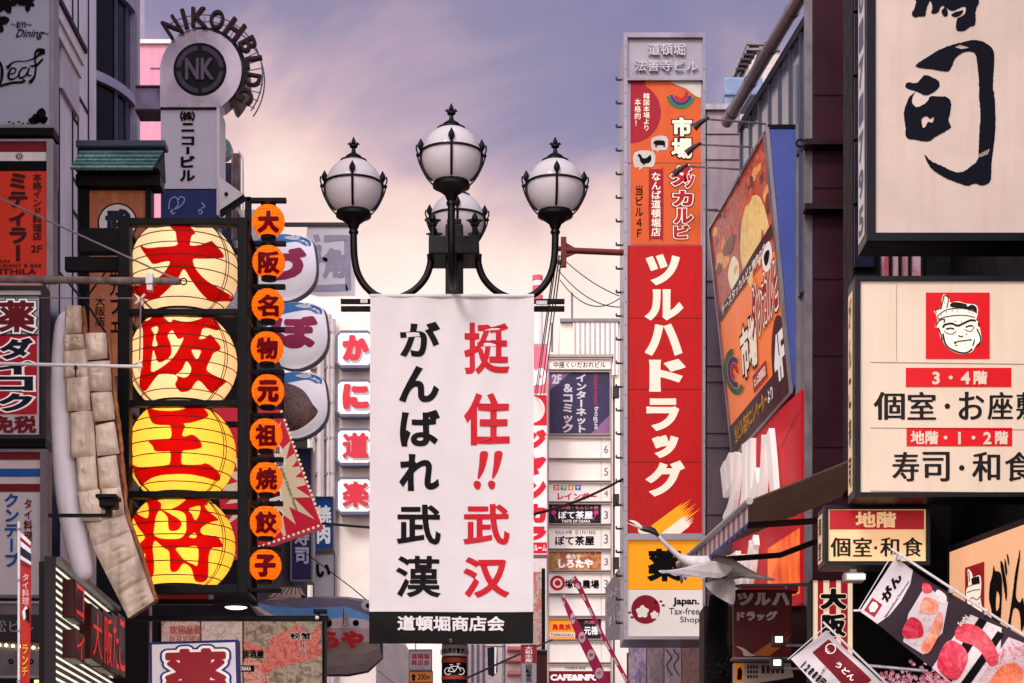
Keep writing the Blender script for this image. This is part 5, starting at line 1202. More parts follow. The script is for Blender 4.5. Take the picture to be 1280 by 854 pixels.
for a, b, n in ((quad[1], quad[2], 26), (quad[2], quad[3], 19)):
    for i in range(n): t = (i + .5) / n; x, z = f.p(a[0] + (b[0] - a[0]) * t + (2 if n == 26 else 0), a[1] + (b[1] - a[1]) * t + (0 if n == 26 else 2)); f.part('bulb', bme, (x, -.01, z))
f.done()
# sushi and grilled meat blade signs, and the strip of wall lettering
f = boxsign('sushi_blade_sign', 'narrow purple blade sign reading 寿司 in pale letters', 'sign', 363, 560, 391, 727, 23.5, .3, GREYM, mat('blade_purple', (44, 28, 92), rough=.4), fw=2)
T(f, '寿司', (368, 660, 387, 705), mat('pale_blue_ink', (206, 206, 226)), 'v', w=.03); f.done()
f = boxsign('yakiniku_blade_sign', 'narrow blue blade sign reading 焼肉 in white letters', 'sign', 392, 621, 417, 687, 25.5, .25, GREYM, mat('blade_blue', (28, 98, 176), rough=.4), fw=1)
T(f, '焼肉', (395, 632, 414, 680), WHITEINK, 'v', w=.04); f.done()
f = boxsign('white_blade_sign', 'tall white blade sign with one black hiragana under the blue sign', 'sign', 391, 690, 419, 800, 26.5, .25, GREYM, WACR, fw=1.5)
T(f, 'い', (395, 705, 413, 722), INK, w=.05, pn=2); f.done()
# crab house panels
for i, (ch, y0) in enumerate(zip('かに道楽', (413, 474, 535, 596))):
    f = front('octagon_panel', 'white octagonal panel lettered with a red brush ' + ch + ' on the cream building', 'sign', 443, y0 + 47, 32.6, 'octagonal letter panels on the cream building')
    x0, x1, y1, c = 419, 467, y0 + 47, 7; oct_ = lambda e: [(x0 + c, y0 + e), (x1 - c, y0 + e), (x1 - e, y0 + c), (x1 - e, y1 - c), (x1 - c, y1 - e), (x0 + c, y1 - e), (x0 + e, y1 - c), (x0 + e, y0 + c)]
    f.mb('frame', mat('slate_frame_paint', (108, 108, 130), rough=.5)).prism(f.P(oct_(0)), 0, .25); f.poly('face', lit('octagon_white', (246, 240, 236), .25), oct_(3.5), 1)
    w = .08 if i < 2 else .045
    T(f, ch, (430, y0 + 9, 463, y0 + 41), mat('letter_shade_grey', (188, 184, 186)), w=w, L=2, pn=2); T(f, ch, (428, y0 + 6, 461, y0 + 38), lit('crab_red', (206, 52, 66), .15), w=w, L=3, pn=2)
    f.line('seam', GREYM, [(442, y0 + 4), (442, y1 - 4)], .4, 1.5); f.done()

# fish shaped sign low on the left
D = 18.0; f = front('fish_sign', 'large faceted fish shaped sign with purple back, blue flank and red letters', 'sign', 395, 840, D); k = f.k
xs = [312, 340, 370, 400, 430, 455, 474]
rows = [([745, 740, 738, 737, 738, 741, 746], .4), ([747, 746, 745, 744, 745, 749, 755], .15), ([750, 756, 759, 759, 757, 766, 775], .02), ([752, 768, 773, 776, 772, 774, 782], -.04), ([754, 775, 784, 786, 786, 786, 788], -.07), ([756, 782, 800, 803, 803, 803, 801], -.06), ([757, 788, 812, 817, 817, 817, 808], .02), ([758, 792, 822, 829, 829, 826, 812], .14), ([758, 795, 828, 838, 838, 833, 815], .34)]
FP = mat('fish_purple', (92, 80, 98), rough=.35, var=.12, dirt=.2); FB = mat('fish_blue', (92, 148, 200), rough=.35, var=.12); FW = mat('fish_white', (206, 192, 186), rough=.45, var=.06, dirt=.25)
for i in range(8):
    m = (FP, FP, FB, FW, FW, FW, FW, FW)[i]; mb = f.mb('back' if i < 2 else 'flank' if i == 2 else 'belly', m); V = []
    for (ys_, d) in rows[i:i + 2]:
        for j, (x, y) in enumerate(zip(xs, ys_)): px, pz = f.p(x, y); V.append((px, d + .12 * abs(j - 3.5) / 3.5, pz))
    mb.add(V, [(j, j + 1, 8 + j, 7 + j) for j in range(6)])
bk = f.mb('back_shell', FP); bk.prism(f.P(list(zip(xs, rows[0][0])) + list(zip(xs[::-1], rows[8][0][::-1]))), .52, .56)
f.disc('eye', WHITEP, 459, 757, 7, 9, 6.5); f.disc('pupil', INK, 460.5, 758, 3, 10)
for x, y, r_ in ((411, 781, 5.5), (446, 781, 4)): f.disc('porthole', INK, x, y, r_, 28)
fn = f.mb('side_fin', WHITEP); fn.prism(f.P([(430, 764), (437, 772), (439, 783), (431, 784)]), -.14, -.1); f.line('fin_rib', INK, [(431, 764), (431, 784)], 1, 37)
for i in range(5): f.line('fin_rib', INK, [(431, 768 + i * 3), (437, 773 + i * 2.4)], .6, 37)
T(f, 'らや', (402, 790, 456, 813), REDINK, w=.07, L=27, pn=2)
df = f.mb('dorsal_fin', mat('fin_cream', (222, 206, 190), rough=.6))
for i in range(7): df.prism(f.P([(330 + i * 7, 741), (336 + i * 7, 740), (349 + i * 3.5, 727.5), (347 + i * 3.5, 728)]), .3 + .01 * i, .32 + .01 * i)
df.prism(f.P([(325, 744), (380, 740), (372, 736), (345, 737)]), .36, .4); f.done()
# food photo panel
D = 15.5; f = boxsign('food_photo_panel', 'wide dark framed panel of seafood and meat photographs with pink greetings', 'sign', 198, 770, 406, 900, D, .2, BLACK, mat('photo_board', (70, 60, 62), rough=.5), fw=3)
MEAT = [(.28, (96, 40, 46)), (.42, (206, 104, 98)), (.52, (236, 186, 168)), (.62, (222, 124, 112)), (.75, (236, 206, 190))]
f.rect('photo', picture('sashimi_photo', [(.3, (70, 40, 44)), (.42, (190, 130, 116)), (.5, (230, 214, 200)), (.58, (214, 120, 96)), (.66, (232, 206, 190)), (.8, (120, 130, 90))], 12, 'noise', emit=.15), 202, 774, 250, 802, 1)  # emission put into these prints to brighten them
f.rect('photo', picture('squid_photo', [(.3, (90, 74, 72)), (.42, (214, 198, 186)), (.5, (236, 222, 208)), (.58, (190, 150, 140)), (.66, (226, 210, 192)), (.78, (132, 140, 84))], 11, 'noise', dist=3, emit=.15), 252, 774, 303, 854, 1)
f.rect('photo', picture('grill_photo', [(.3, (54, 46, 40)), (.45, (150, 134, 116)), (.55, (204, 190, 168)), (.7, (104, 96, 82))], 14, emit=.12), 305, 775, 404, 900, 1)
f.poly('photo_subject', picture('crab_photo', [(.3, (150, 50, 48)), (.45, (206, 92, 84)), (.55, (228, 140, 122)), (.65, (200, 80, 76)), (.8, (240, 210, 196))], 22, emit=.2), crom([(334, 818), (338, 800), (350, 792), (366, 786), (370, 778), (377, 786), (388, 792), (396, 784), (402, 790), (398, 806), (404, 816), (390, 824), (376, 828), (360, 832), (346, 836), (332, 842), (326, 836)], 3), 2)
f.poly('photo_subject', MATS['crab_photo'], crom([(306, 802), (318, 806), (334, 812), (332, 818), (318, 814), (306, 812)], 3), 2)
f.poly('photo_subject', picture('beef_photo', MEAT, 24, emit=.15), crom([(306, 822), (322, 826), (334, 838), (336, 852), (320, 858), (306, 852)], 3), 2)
PKI = mat('pink_greeting', (214, 110, 110), rough=.5)
T(f, '欢迎光临', (212, 782, 252, 793), PKI, w=.02, L=3); T(f, '어서오세요', (212, 795, 252, 803), PKI, w=.015, L=3); T(f, '螃蟹', (363, 791, 389, 800), INK, w=.02, L=3, out=.03, om=WHITEINK); T(f, '게', (374, 803, 382, 813), NAVYINK, w=.02, L=3, out=.03, om=WHITEINK); T(f, 'かに', (372, 815, 386, 820), INK, w=.02, L=3, out=.03, om=WHITEINK)
T(f, '居酒屋', (303, 813, 330, 823), INK, w=.03, L=3); f.rect('caption', INK, 300, 832, 318, 840, 3); T(f, 'OSAKA', (301, 833.5, 314, 838.5), WHITEINK, w=.03, L=4)
f.done()
# drugstore board in front
D = 13.6; f = front('medicine_board', 'blue edged white board with one big dark red 薬 below the food photos', 'sign', 244, 920, D)
qd = [(187, 803), (297, 799.5), (300, 920), (188, 920)]; f.mb('board', mat('blue_border', (26, 44, 128), rough=.4)).prism(f.P([qd[0], qd[1], qd[2], qd[3]]), 0, .12)
f.poly('face', lit('board_white', (224, 220, 230), .12), [(190, 806), (294, 803), (297, 917), (191, 917)], 1)
MB_ = lit('medicine_red', (150, 12, 36), .1); BB = mat('outline_blue', (22, 52, 150), rough=.4)
T(f, '薬', [(205, 812), (284, 810), (285, 876), (206, 876)], MB_, w=.045, L=3.5, out=.05, om=WHITEINK, out2=.035, om2=BB, pn=2)
f.done()
# round ceiling lamp and camera under the lantern rack
f = front('saucer_lamp', 'flat round white lit lamp on the black beam under the lantern rack', 'lamp', 295, 770, 13.6); k = f.k; c = f.p(295, 760)
f.mb('shade', BLACK, True).lathe([(0, 5 * k), (5 * k, 5 * k), (14 * k, 1.6 * k), (14.5 * k, .6 * k)], (c[0], 0, c[1]), 28); f.mb('lens', lit('lamp_lens', (255, 244, 226), 2.0), True).lathe([(14 * k, .6 * k), (10 * k, -1 * k), (0, -1.8 * k)], (c[0], 0, c[1]), 28); f.done()
f = front('security_camera', 'small black camera at the end of the beam above the food photos', 'camera', 402, 772, 13.3); k = f.k
f.mb('body', BLACK).cbox(f.p(392, 0)[0], f.p(409, 0)[0], -.03, .03, f.p(0, 767)[1], f.p(0, 762)[1], .006); f.mb('bracket', BLACK).box(f.p(396, 0)[0], f.p(400, 0)[0], -.02, .02, f.p(0, 775)[1], f.p(0, 767)[1]); f.mb('lens', WHITEP, True).ball((f.p(397, 0)[0], -.03, f.p(0, 773)[1]), 2.6 * k, n=10, m=8); f.done()
f = boxsign('red_fascia', 'long red and grey fascia strip just under the lowest big lantern', 'sign', 160, 738, 262, 752, 14.6, .2, GREYM, mat('fascia_red', (140, 22, 36), rough=.5), fw=1.5); f.done()
f = front('grey_post', 'thin grey steel post behind the tail of the gyoza sculpture', 'post', 188, 900, 15.2); f.mb('post', STEEL, True).tube([(0, 0, 0), (0, 0, f.p(0, 742)[1])], .014, 8); f.mb('foot', STEEL).box(-.05, .05, -.05, .05, -f.O.z, 0); f.done()

# ================================================================ CENTRE RIGHT
# floor directory of the building in the middle distance
D = 38.0; f = front('floor_directory', 'tall cream floor directory tower of stacked shop panels between banner and red tower sign', 'sign', 724.5, 1100, D); k = f.k
DCR = mat('directory_cream', (222, 208, 198), rough=.6, var=.05, scale=1.5, dirt=.25, dirtcol=(170, 150, 140)); DFR = mat('directory_frame', (176, 162, 156), rough=.5); DFACE = lit('directory_face', (240, 230, 220), .12)
a, b = f.p(684, 1100), f.p(765, 447); f.mb('case', DCR).box(a[0], b[0], 0.004, .8, a[1], b[1])
f.mb('cap', DFR).box(a[0] - .03, b[0] + .03, -.05, .85, b[1], b[1] + .05)
def frame(x0, y0, x1, y1, w=1.2):
    A, B = f.p(x0, y1), f.p(x1, y0); w *= k; m = f.mb('frame', DFR); m.box(A[0], B[0], -.06, 0, A[1] - w, A[1]); m.box(A[0], B[0], -.06, 0, B[1], B[1] + w); m.box(A[0] - w, A[0], -.06, 0, A[1] - w, B[1] + w); m.box(B[0], B[0] + w, -.06, 0, A[1] - w, B[1] + w)
frame(686, 450, 763, 462); f.rect('face', DFACE, 686, 450, 763, 462); T(f, '中座くいだおれビル', (692, 452.5, 757, 460), INK, w=.012)
frame(686.5, 466, 762, 543); PUR = mat('internet_purple', (56, 50, 84), rough=.4); f.rect('face', PUR, 686.5, 466, 762, 543)
MAU = mat('mauve_corner', (140, 102, 142), rough=.5); f.poly('corner', MAU, [(686.5, 466), (713, 466), (686.5, 489)], 2); f.poly('corner', MAU, [(762, 519), (762, 543), (738, 543)], 2)
PAL = mat('pale_lilac', (214, 206, 214), rough=.5)
T(f, '2F', (690, 468, 702, 480), PAL, w=.04, L=3); T(f, 'インターネット', (720, 468, 733, 541), PAL, 'v', w=.045, L=3); T(f, '＆コミック', (703, 480, 716, 541), PAL, 'v', w=.045, L=3)
T(f, 'Internet', rq(745, 488, 40, 6, -90), mat('rose_ink', (160, 60, 90)), w=.015, L=3, slant=.2); T(f, 'bogus', rq(745, 523, 28, 7, -90), PAL, w=.02, L=3)
RW = [(549, 573, None, '6'), (577, 601, None, '5'), (605, 627, 'rainbow', '4'), (631, 655, 'dark', '3'), (660, 686, 'cream', '3'), (690, 713, 'food', '3'), (717, 742, 'farm', '3'), (746, 770, None, ''), (774, 799, 'bird', ''), (803, 828, None, ''), (832, 860, 'cafe', '')]
for y0, y1, kind, num in RW:
    frame(686, y0, 763, y1); f.rect('face', DFACE, 686, y0, 751, y1); f.rect('number_cell', DFACE, 752, y0, 763, y1)
    if num: T(f, num, (755, y0 + 8, 760, y1 - 6), GREYM, w=.01)
    if kind == 'rainbow':
        for i, (c, ch) in enumerate(zip(((214, 50, 60), (40, 150, 90), (230, 160, 40), (60, 90, 180)), 'カラオケ')):
            f.rect('tile', mat('tile_%d' % i, c), 692 + i * 9, y0 + 1.5, 699 + i * 9, y0 + 8, 2); T(f, ch, (693 + i * 9, y0 + 2.2, 698 + i * 9, y0 + 7.2), WHITEINK, w=.03, L=3)
        T(f, 'レインボー', (697, y0 + 11, 746, y0 + 20), mat('pink_red', (214, 40, 90)), w=.04, L=2)
    if kind == 'dark':
        f.rect('field', mat('tea_black', (34, 22, 30)), 686, y0, 751, y1, 2); T(f, 'お好み焼・もんじゃ焼', (690, y0 + 1.5, 748, y0 + 6), mat('tea_pink', (220, 130, 150)), w=.02, L=3); T(f, 'ぼて茶屋', (698, y0 + 8, 741, y0 + 18), WHITEINK, w=.03, L=3); T(f, 'TASTE OF OSAKA', (702, y0 + 19, 738, y0 + 22.5), WHITEINK, w=.02, L=3)
        for x in (692, 745): f.disc('paddle', mat('paddle_pink', (220, 60, 140)), x, y0 + 10, 3, 3); f.line('paddle', MATS['paddle_pink'], [(x, y0 + 12), (x + (4 if x < 700 else -4), y0 + 20)], 1, 3)
    if kind == 'cream': T(f, 'もんじゃ焼 DINING', (694, y0 + 3, 744, y0 + 8), DKGREY, w=.01); T(f, 'ぼて茶屋', (694, y0 + 10, 743, y0 + 22), INK, w=.03, pn=2)
    if kind == 'food':
        f.rect('photo', picture('skewer_photo', [(.3, (70, 30, 16)), (.45, (176, 90, 40)), (.55, (220, 160, 90)), (.7, (120, 40, 24))], 8), 686, y0, 751, y1, 2); T(f, '大食堂', (688, y0 + 2, 695, y1 - 2), mat('mustard', (176, 160, 60)), 'v', w=.02, L=3); T(f, '串カツ', (708, y0 + 3, 726, y0 + 9), WHITEINK, w=.03, L=3); T(f, 'しろたや', (698, y0 + 9, 741, y0 + 20), WHITEINK, w=.06, L=3, pn=2)
    if kind == 'farm':
        f.annulus('emblem', REDINK, 697, y0 + 12, 6, 9.5, 2); f.disc('emblem', REDINK, 697, y0 + 12, 3.6, 2); T(f, '塚の農場', (706, y0 + 8, 749, y0 + 19), INK, w=.03, pn=2)
    if kind == 'bird':
        f.rect('field', lit('bird_orange', (240, 150, 24), .25), 686, y0, 718, y1, 2); f.rect('field', mat('tea_black', (34, 22, 30)), 719, y0, 751, y1, 2); f.rect('field', DFACE, 687, y0 + 17, 717, y0 + 22, 3)
        T(f, '鳥貴族', (690, y0 + 6, 714, y0 + 14), REDINK, w=.03, L=3); T(f, 'TORIKIZOKU', (688, y0 + 18, 716, y0 + 21.5), INK, w=.02, L=4); T(f, '大阪', (730, y0 + 1.5, 744, y0 + 6), mat('tea_pink', (220, 130, 150)), w=.02, L=3); T(f, '元禄', (730, y0 + 9, 748, y0 + 20), WHITEINK, w=.03, L=3)
    if kind == 'cafe':
        f.rect('field', DKRED, 686, y0 + 7, 763, y1, 2); T(f, 'TONBORI BASE', (706, y0 + 1.6, 732, y0 + 5), INK, w=.01, L=2); T(f, 'CAFE&INFO', (688, y0 + 11, 749, y0 + 19), WHITEINK, w=.06, L=3)
f.mb('conduit', GREYM).box(f.p(766.5, 0)[0], f.p(769, 0)[0], .1, .2, -f.O.z, f.p(0, 470)[1])
for y in (483, 618, 697): f.mb('junction_box', DKGREY).box(f.p(766, 0)[0], f.p(774, 0)[0], -.05, .1, f.p(0, y + 14)[1], f.p(0, y)[1])
f.done()
# karaoke sign left of it
f = boxsign('karaoke_sign', 'tall white karaoke blade sign with big red katakana, half behind the banner', 'sign', 640, 430, 684.5, 694, 37.0, .4, mat('rose_metal', (206, 170, 170), rough=.5), lit('karaoke_white', (244, 234, 230), .15), fw=1)
f.rect('pink_cap', lit('cap_pink', (226, 110, 130), .1), 642, 432, 684, 492, 1); f.rect('red_rim', lit('karaoke_red', (214, 22, 50), .12), 641, 494, 684, 532, 1)
T(f, 'no', (658, 460, 683, 482), lit('karaoke_white', (244, 234, 230)), w=.09, L=2); f.disc('medallion', lit('medallion_white', (240, 226, 216), .1), 664, 512, 17, 2)
for ch, y0, y1 in (('ジ', 537, 563), ('ャ', 568, 594), ('ン', 598, 626), ('カ', 630, 654), ('ラ', 658, 676)): T(f, ch, (655, y0, 683, y1), MATS['karaoke_red'], w=.08, L=2)
f.rect('red_rim', MATS['karaoke_red'], 641, 678, 684, 692, 1); T(f, 'カラオケルーム', (646, 681, 683, 689), WHITEINK, w=.03, L=2); f.done()
# what shows under the banner
D = 26; f = front('hanging_cloth_sign', 'plain white arched cloth sign low between fish sign and street notice', 'sign', 490, 920, D); f.mb('cloth', mat('arch_white', (232, 222, 214), rough=.8)).prism(f.P([(470, 920), (470, 815), (476, 807), (495, 803), (508, 807), (512, 815), (512, 920)]), 0, .03); f.line('crease', GREYM, [(472, 838), (492, 854)], .8, 1); f.done()
f = boxsign('association_notice', 'small white notice with pink lettering hanging left of the lamp column', 'sign', 511, 812, 540, 838, 22, .08, GREYM, WACR, fw=.8)
T(f, '道頓堀', (514, 817, 537, 824), REDINK, w=.02); T(f, '商店会', (514, 825, 537, 832), REDINK, w=.02); f.line('rule', GREYM, [(514, 835), (532, 835)], .6, 2); f.mb('hanger', BLACK).box(f.p(519, 0)[0], f.p(520, 0)[0], 0, .02, f.p(0, 812)[1], f.p(0, 800)[1]); f.done()
f = boxsign('parking_sign', 'orange sign with an arrow and 200m low left of the lamp column', 'sign', 511, 839, 541, 890, 21.8, .08, mat('sign_rust', (150, 60, 40)), lit('sign_orange', (228, 140, 60), .15), fw=.8)
f.poly('arrow', NAVYINK, [(517, 842), (521, 846), (519, 846), (519, 851), (515, 851), (515, 846), (513, 846)], 2); T(f, '200m', (522, 842.5, 538, 850), NAVYINK, w=.02, L=2); f.rect('field', mat('dish_orange', (214, 90, 44)), 512, 852, 540, 889, 1); f.done()
D = 44; e = block('striped_house', 'pale house with dark vertical window bands under the banner', PX(574, D), PX(690, D), D, D + 4, PZ(600, D), mat('pale_house', (222, 208, 204), rough=.7))
wpart(e, 'window_band', mat('slate_band', (104, 98, 116), rough=.4), lambda mb: [mb.box(PX(x, D) - PX(632, D), PX(x + 3.4, D) - PX(632, D), -.03, 0, 0, PZ(806, D)) for x in (582, 589, 596, 603)])
wpart(e, 'balcony', mat('pink_balcony', (196, 120, 124), rough=.6), lambda mb: [mb.box(PX(634, D) - PX(632, D), PX(655, D) - PX(632, D), -.6, 0, PZ(y + 4, D), PZ(y, D)) for y in (812, 826, 842)])
f = front('laundry_banner', 'dark navy cloth hanging on a pole right of the lamp column', 'banner', 616, 846, 30); f.mb('cloth', NAVYINK).prism(f.P([(609, 810), (622, 808), (622, 840), (616, 846), (610, 843)]), 0, .03); f.mb('stripe', WHITEINK).prism(f.P([(618, 809), (621, 809), (620, 842), (618, 843)]), -.012, -.002); f.mb('pole', GREYM).box(f.p(606, 0)[0], f.p(632, 0)[0], .01, .04, f.p(0, 809)[1], f.p(0, 807.5)[1]); f.done()
f = front('scaffold_pole', 'pale steel pole standing right of the navy cloth', 'pole', 630, 900, 31); f.mb('shaft', STEEL, True).tube([(0, 0, -f.O.z), (0, 0, f.p(0, 806)[1])], .03, 8); f.mb('collar', GREYM, True).tube([(0, 0, f.p(0, 830)[1]), (0, 0, f.p(0, 826)[1])], .05, 8); f.done()
f = boxsign('aquarium_blade_sign', 'narrow red topped white blade sign low right of the banner foot', 'sign', 651, 806, 671, 900, 24, .2, GREYM, WACR, fw=.6)
f.rect('red_field', lit('blade_red', (190, 24, 52), .1), 651.6, 806.6, 670.4, 829, 1); T(f, '大和水産', (656, 808, 666, 828), WHITEINK, 'v', w=.03, L=2); T(f, '回転寿司', (657, 831, 665, 853), INK, 'v', w=.02, L=2); f.done()
f = front('brown_shutter', 'dull brown shutter panel behind the white magenta streamers', 'shutter', 680, 900, 26); f.mb('panel', mat('shutter_brown', (92, 50, 46), rough=.6)).box(f.p(671, 0)[0], f.p(684, 0)[0], 0, .1, f.p(0, 900)[1], f.p(0, 813)[1]); f.mb('rail', DKGREY).box(f.p(671, 0)[0], f.p(684, 0)[0], -.03, 0, f.p(0, 816)[1], f.p(0, 813)[1]); f.done()
f = front('poster_strip', 'narrow strip of pale posters behind the banner edge', 'poster', 674, 812, 30); f.mb('board', picture('poster_strip_print', [(.3, (60, 40, 44)), (.45, (220, 200, 190)), (.55, (210, 90, 70)), (.7, (240, 230, 220))], 5)).box(f.p(664, 0)[0], f.p(677, 0)[0], 0, .05, f.p(0, 812)[1], f.p(0, 715)[1]); f.mb('edge', BLACK).box(f.p(677, 0)[0], f.p(681.5, 0)[0], -.03, .06, f.p(0, 812)[1], f.p(0, 711)[1]); f.done()
# magenta and white streamer poles
SM = mat('streamer_magenta', (190, 24, 84), rough=.5, var=.08); SW = mat('streamer_white', (226, 206, 214), rough=.5)
for lbl, P, w in (('nearer flat magenta and white streamer leaning left in front of the directory', [(702, 746), (706, 752), (718, 778), (732, 806), (745, 832), (756, 862), (762, 890)], [1, 5, 9, 12, 13, 13, 12]), ('slimmer magenta and white streamer pole leaning left behind the flat one', [(716, 722), (725, 736), (737, 760), (752, 792), (768, 822), (784, 852), (800, 885)], [8, 7, 5, 5, 5, 5, 6])):
    f = front('festival_streamer', lbl, 'streamer', P[-1][0], P[-1][1], 17.0 if P[0][0] < 710 else 17.6, 'magenta streamers'); Pp = crom([(x, y, ww) for (x, y), ww in zip(P, w)], 6, False)
    f.line('streamer', SM, [p[:2] for p in Pp], [p[2] for p in Pp], 0); f.mb('pole', WHITEP, True).tube([(f.p(p[0], p[1])[0], .02, f.p(p[0], p[1])[1]) for p in Pp], .008, 6)
    if len(lbl) and P[0][0] < 710:
        for i, t in enumerate((5, 11, 16, 21, 26)):
            p = Pp[t]; q = Pp[t + 2]; a = math.degrees(math.atan2(-(q[1] - p[1]), q[0] - p[0])); f.poly('patch', SW, [tuple(v) for v in [(p[0] + .42 * p[2] * math.cos(R(s)) * .9, p[1] + 7 * math.sin(R(s))) for s in range(0, 360, 30)]], 1)
            T(f, ('S', '14', '30', '30', 'VT')[i], rq(p[0], p[1], 5, 4, a + 90), SM, w=.05, L=2)
    else:
        for i in range(0, 30, 4): f.line('patch', SW, [(Pp[i][0] - 1, Pp[i][1]), (Pp[i + 2][0] - 1, Pp[i + 2][1])], 2.2 if i > 4 else 4.5, 1)
    f.done()
# slate sign seen edge on
f = oblique('slate_blade_sign', 'grey blue blade sign with pale brush letters, turned away left of the tax-free panel', 'sign', (756, 27.5), (781, 25.0), 800)
L_ = W(781, 0, 25) - W(756, 0, 27.5); Lw = math.hypot(L_.x, L_.y); zt = f.p(757, 733)[1]
f.mb('case', GREYM).cbox(0, Lw, .004, .25, 0, zt, .02); f.rect('face', mat('slate_face', (92, 92, 112), rough=.35, var=.15), 757.5, 737, 780, 800, 1)
T(f, 'インターネット', [(758.5, 745), (778, 726), (778, 742), (758.5, 757)], PAL, w=.03, L=3); T(f, 'まんが', [(762, 772), (778, 758), (778, 774), (762, 784)], PAL, w=.04, L=3, pn=2); f.line('rule', PAL, [(758, 765), (780, 748)], .6, 3); f.done()

# ---------------------------------------------------------------- the tall tower sign
D = 22.0; f = front('tower_sign', 'tall slim silver framed tower sign with orange, red, yellow and white panels', 'sign', 831, 800, D); k = f.k
SIL = mat('silver_frame', (150, 146, 158), rough=.3, metal=.7, var=.1, scale=2)
a, b = f.p(779.5, 800), f.p(881, 43); f.mb('case', SIL).box(a[0], b[0], .004, .75, a[1], b[1])
fm = f.mb('frame', SIL)
fm.box(a[0], f.p(784, 0)[0], -.05, 0, a[1], b[1]); fm.box(f.p(878, 0)[0], b[0], -.05, 0, a[1], b[1])
for y0, y1 in ((43, 49), (100, 102.5), (668, 676), (796, 800)): fm.box(f.p(784, 0)[0], f.p(878, 0)[0], -.05, 0, f.p(0, y1)[1], f.p(0, y0)[1])
f.rect('top_panel', mat('silver_panel', (168, 165, 174), rough=.4, metal=.2, var=.1, scale=2), 784, 49, 878, 100, 1)
EMB = mat('embossed_letter', (196, 192, 200), rough=.35, metal=.2); T(f, '道頓堀', (810, 56, 856, 71), EMB, w=.012, L=6, thick=.02); T(f, '法善寺ビル', (793, 77, 872, 91), EMB, w=.012, L=6, thick=.02)
TOR = lit('tower_orange', (218, 94, 42), .14, var=.06, dirt=.18, dirtcol=(150, 60, 40)); TRED = lit('tower_red', (192, 6, 14), .14, var=.06, dirt=.2, dirtcol=(120, 8, 14)); TYE = lit('tower_yellow', (248, 160, 12), .35, var=.03); TWH = lit('tower_white', (228, 222, 216), .25, var=.03); TLW = lit('tower_letter', (236, 220, 200), .35, var=.02)
f.rect('orange_panel', TOR, 788, 102.5, 876, 306, 1); f.rect('red_panel', TRED, 784.5, 307, 877.5, 668, 1); f.rect('yellow_panel', TYE, 784, 676, 878, 737, 1); f.rect('white_panel', TWH, 784, 737.5, 878, 796, 1)
for y in (204, 398, 487, 578): f.line('panel_seam', mat('seam_red', (96, 14, 16), rough=.6) if y > 300 else mat('seam_orange', (150, 64, 34), rough=.6), [(785, y), (877, y)], .7, 1.5)  # panel joints drawn as thin lines, a little darker than the panel
rv = f.mb('rivet_dots', GREYM)
for i in range(26):
    for x in (781.8, 879.6): px_, pz_ = f.p(x, 60 + i * 29); rv.add([(px_ - .008, -.053, pz_ - .008), (px_ + .008, -.053, pz_ - .008), (px_ + .008, -.053, pz_ + .008), (px_ - .008, -.053, pz_ + .008)], [(0, 1, 2, 3)])
BRG = mat('badge_crimson', (176, 26, 48), rough=.5)
arc_ = [(788, 102.5), (807, 102.5)] + [(788 + 38 * math.cos(R(a)), 141 - 38 * math.sin(R(a))) for a in range(60, -91, -6)]
f.poly('red_arc', BRG, arc_, 2); T(f, '韓国本場より', (804, 117, 812, 164), TLW, 'v', w=.01, L=3); T(f, '本格的！', (793, 124, 801, 158), TLW, 'v', w=.01, L=3)
BUB = mat('bubble_white', (222, 214, 206)); 
f.poly('bubble', BUB, crom([(815, 173), (833, 171), (834, 187), (824, 188), (822, 191), (820, 188), (815, 188)], 3), 2); f.poly('bubble', BUB, crom([(793, 191), (817, 190), (817, 208), (805, 209), (799, 213), (799, 209), (793, 209)], 3), 2)
f.poly('pig', INK, crom([(817, 178), (820, 176), (828, 176), (831, 178), (831, 184), (829, 184), (829, 182), (821, 182), (821, 184), (819, 184), (819, 181), (817, 180)], 2), 3)
f.poly('rooster', INK, crom([(798, 193), (801, 194), (803, 198), (808, 198), (813, 194), (814, 200), (811, 204), (806, 205), (805, 207), (803, 205), (800, 202), (799, 197), (797, 196)], 2), 3)
f.poly('name_tab', BRG, crom([(811, 215), (814, 212), (826, 212), (829, 215), (829, 296), (826, 299), (814, 299), (811, 296)], 2), 2); T(f, 'なんば道頓堀店', (814, 216, 826, 296), TLW, 'v', w=.02, L=3)
T(f, '当ビル４Ｆ', (794, 232, 804, 297), INK, 'v', w=.015, L=2)
WK = dict(out=.05, om=INK)
T(f, '市', (840, 147, 865, 171), TLW, w=.055, L=3, **WK); T(f, '場', (839, 173, 866, 199), TLW, w=.035, L=3, **WK)
KR = mat('kalbi_red', (196, 24, 48), rough=.5)
for ch, y0, y1, x0, x1 in (('ダ', 207, 233, 838, 864), ('ッ', 219, 236, 855, 868), ('カ', 239, 258, 841, 866), ('ル', 261, 280, 842, 866), ('ビ', 282, 299, 842, 862)): T(f, ch, (x0, y0, x1, y1), KR, w=.05, L=3.6, out=.05, om=TLW, out2=.035, om2=INK)
for a0, a1, r0, r1, c in ((190, 345, 14, 18.5, (60, 130, 70)), (185, 350, 10, 13.5, (40, 60, 150)), (200, 380, 5, 9, (200, 40, 40))): f.annulus('logo_swirl', mat('swirl_%d' % r0, c), 851, 118, r0, r1, 2, a0, a1)
f.poly('peeled_corner', BUB, crom([(836, 102.6), (846, 107), (858, 112), (868, 120), (876, 123)], 3, False) + [(876, 102.6)], 3)
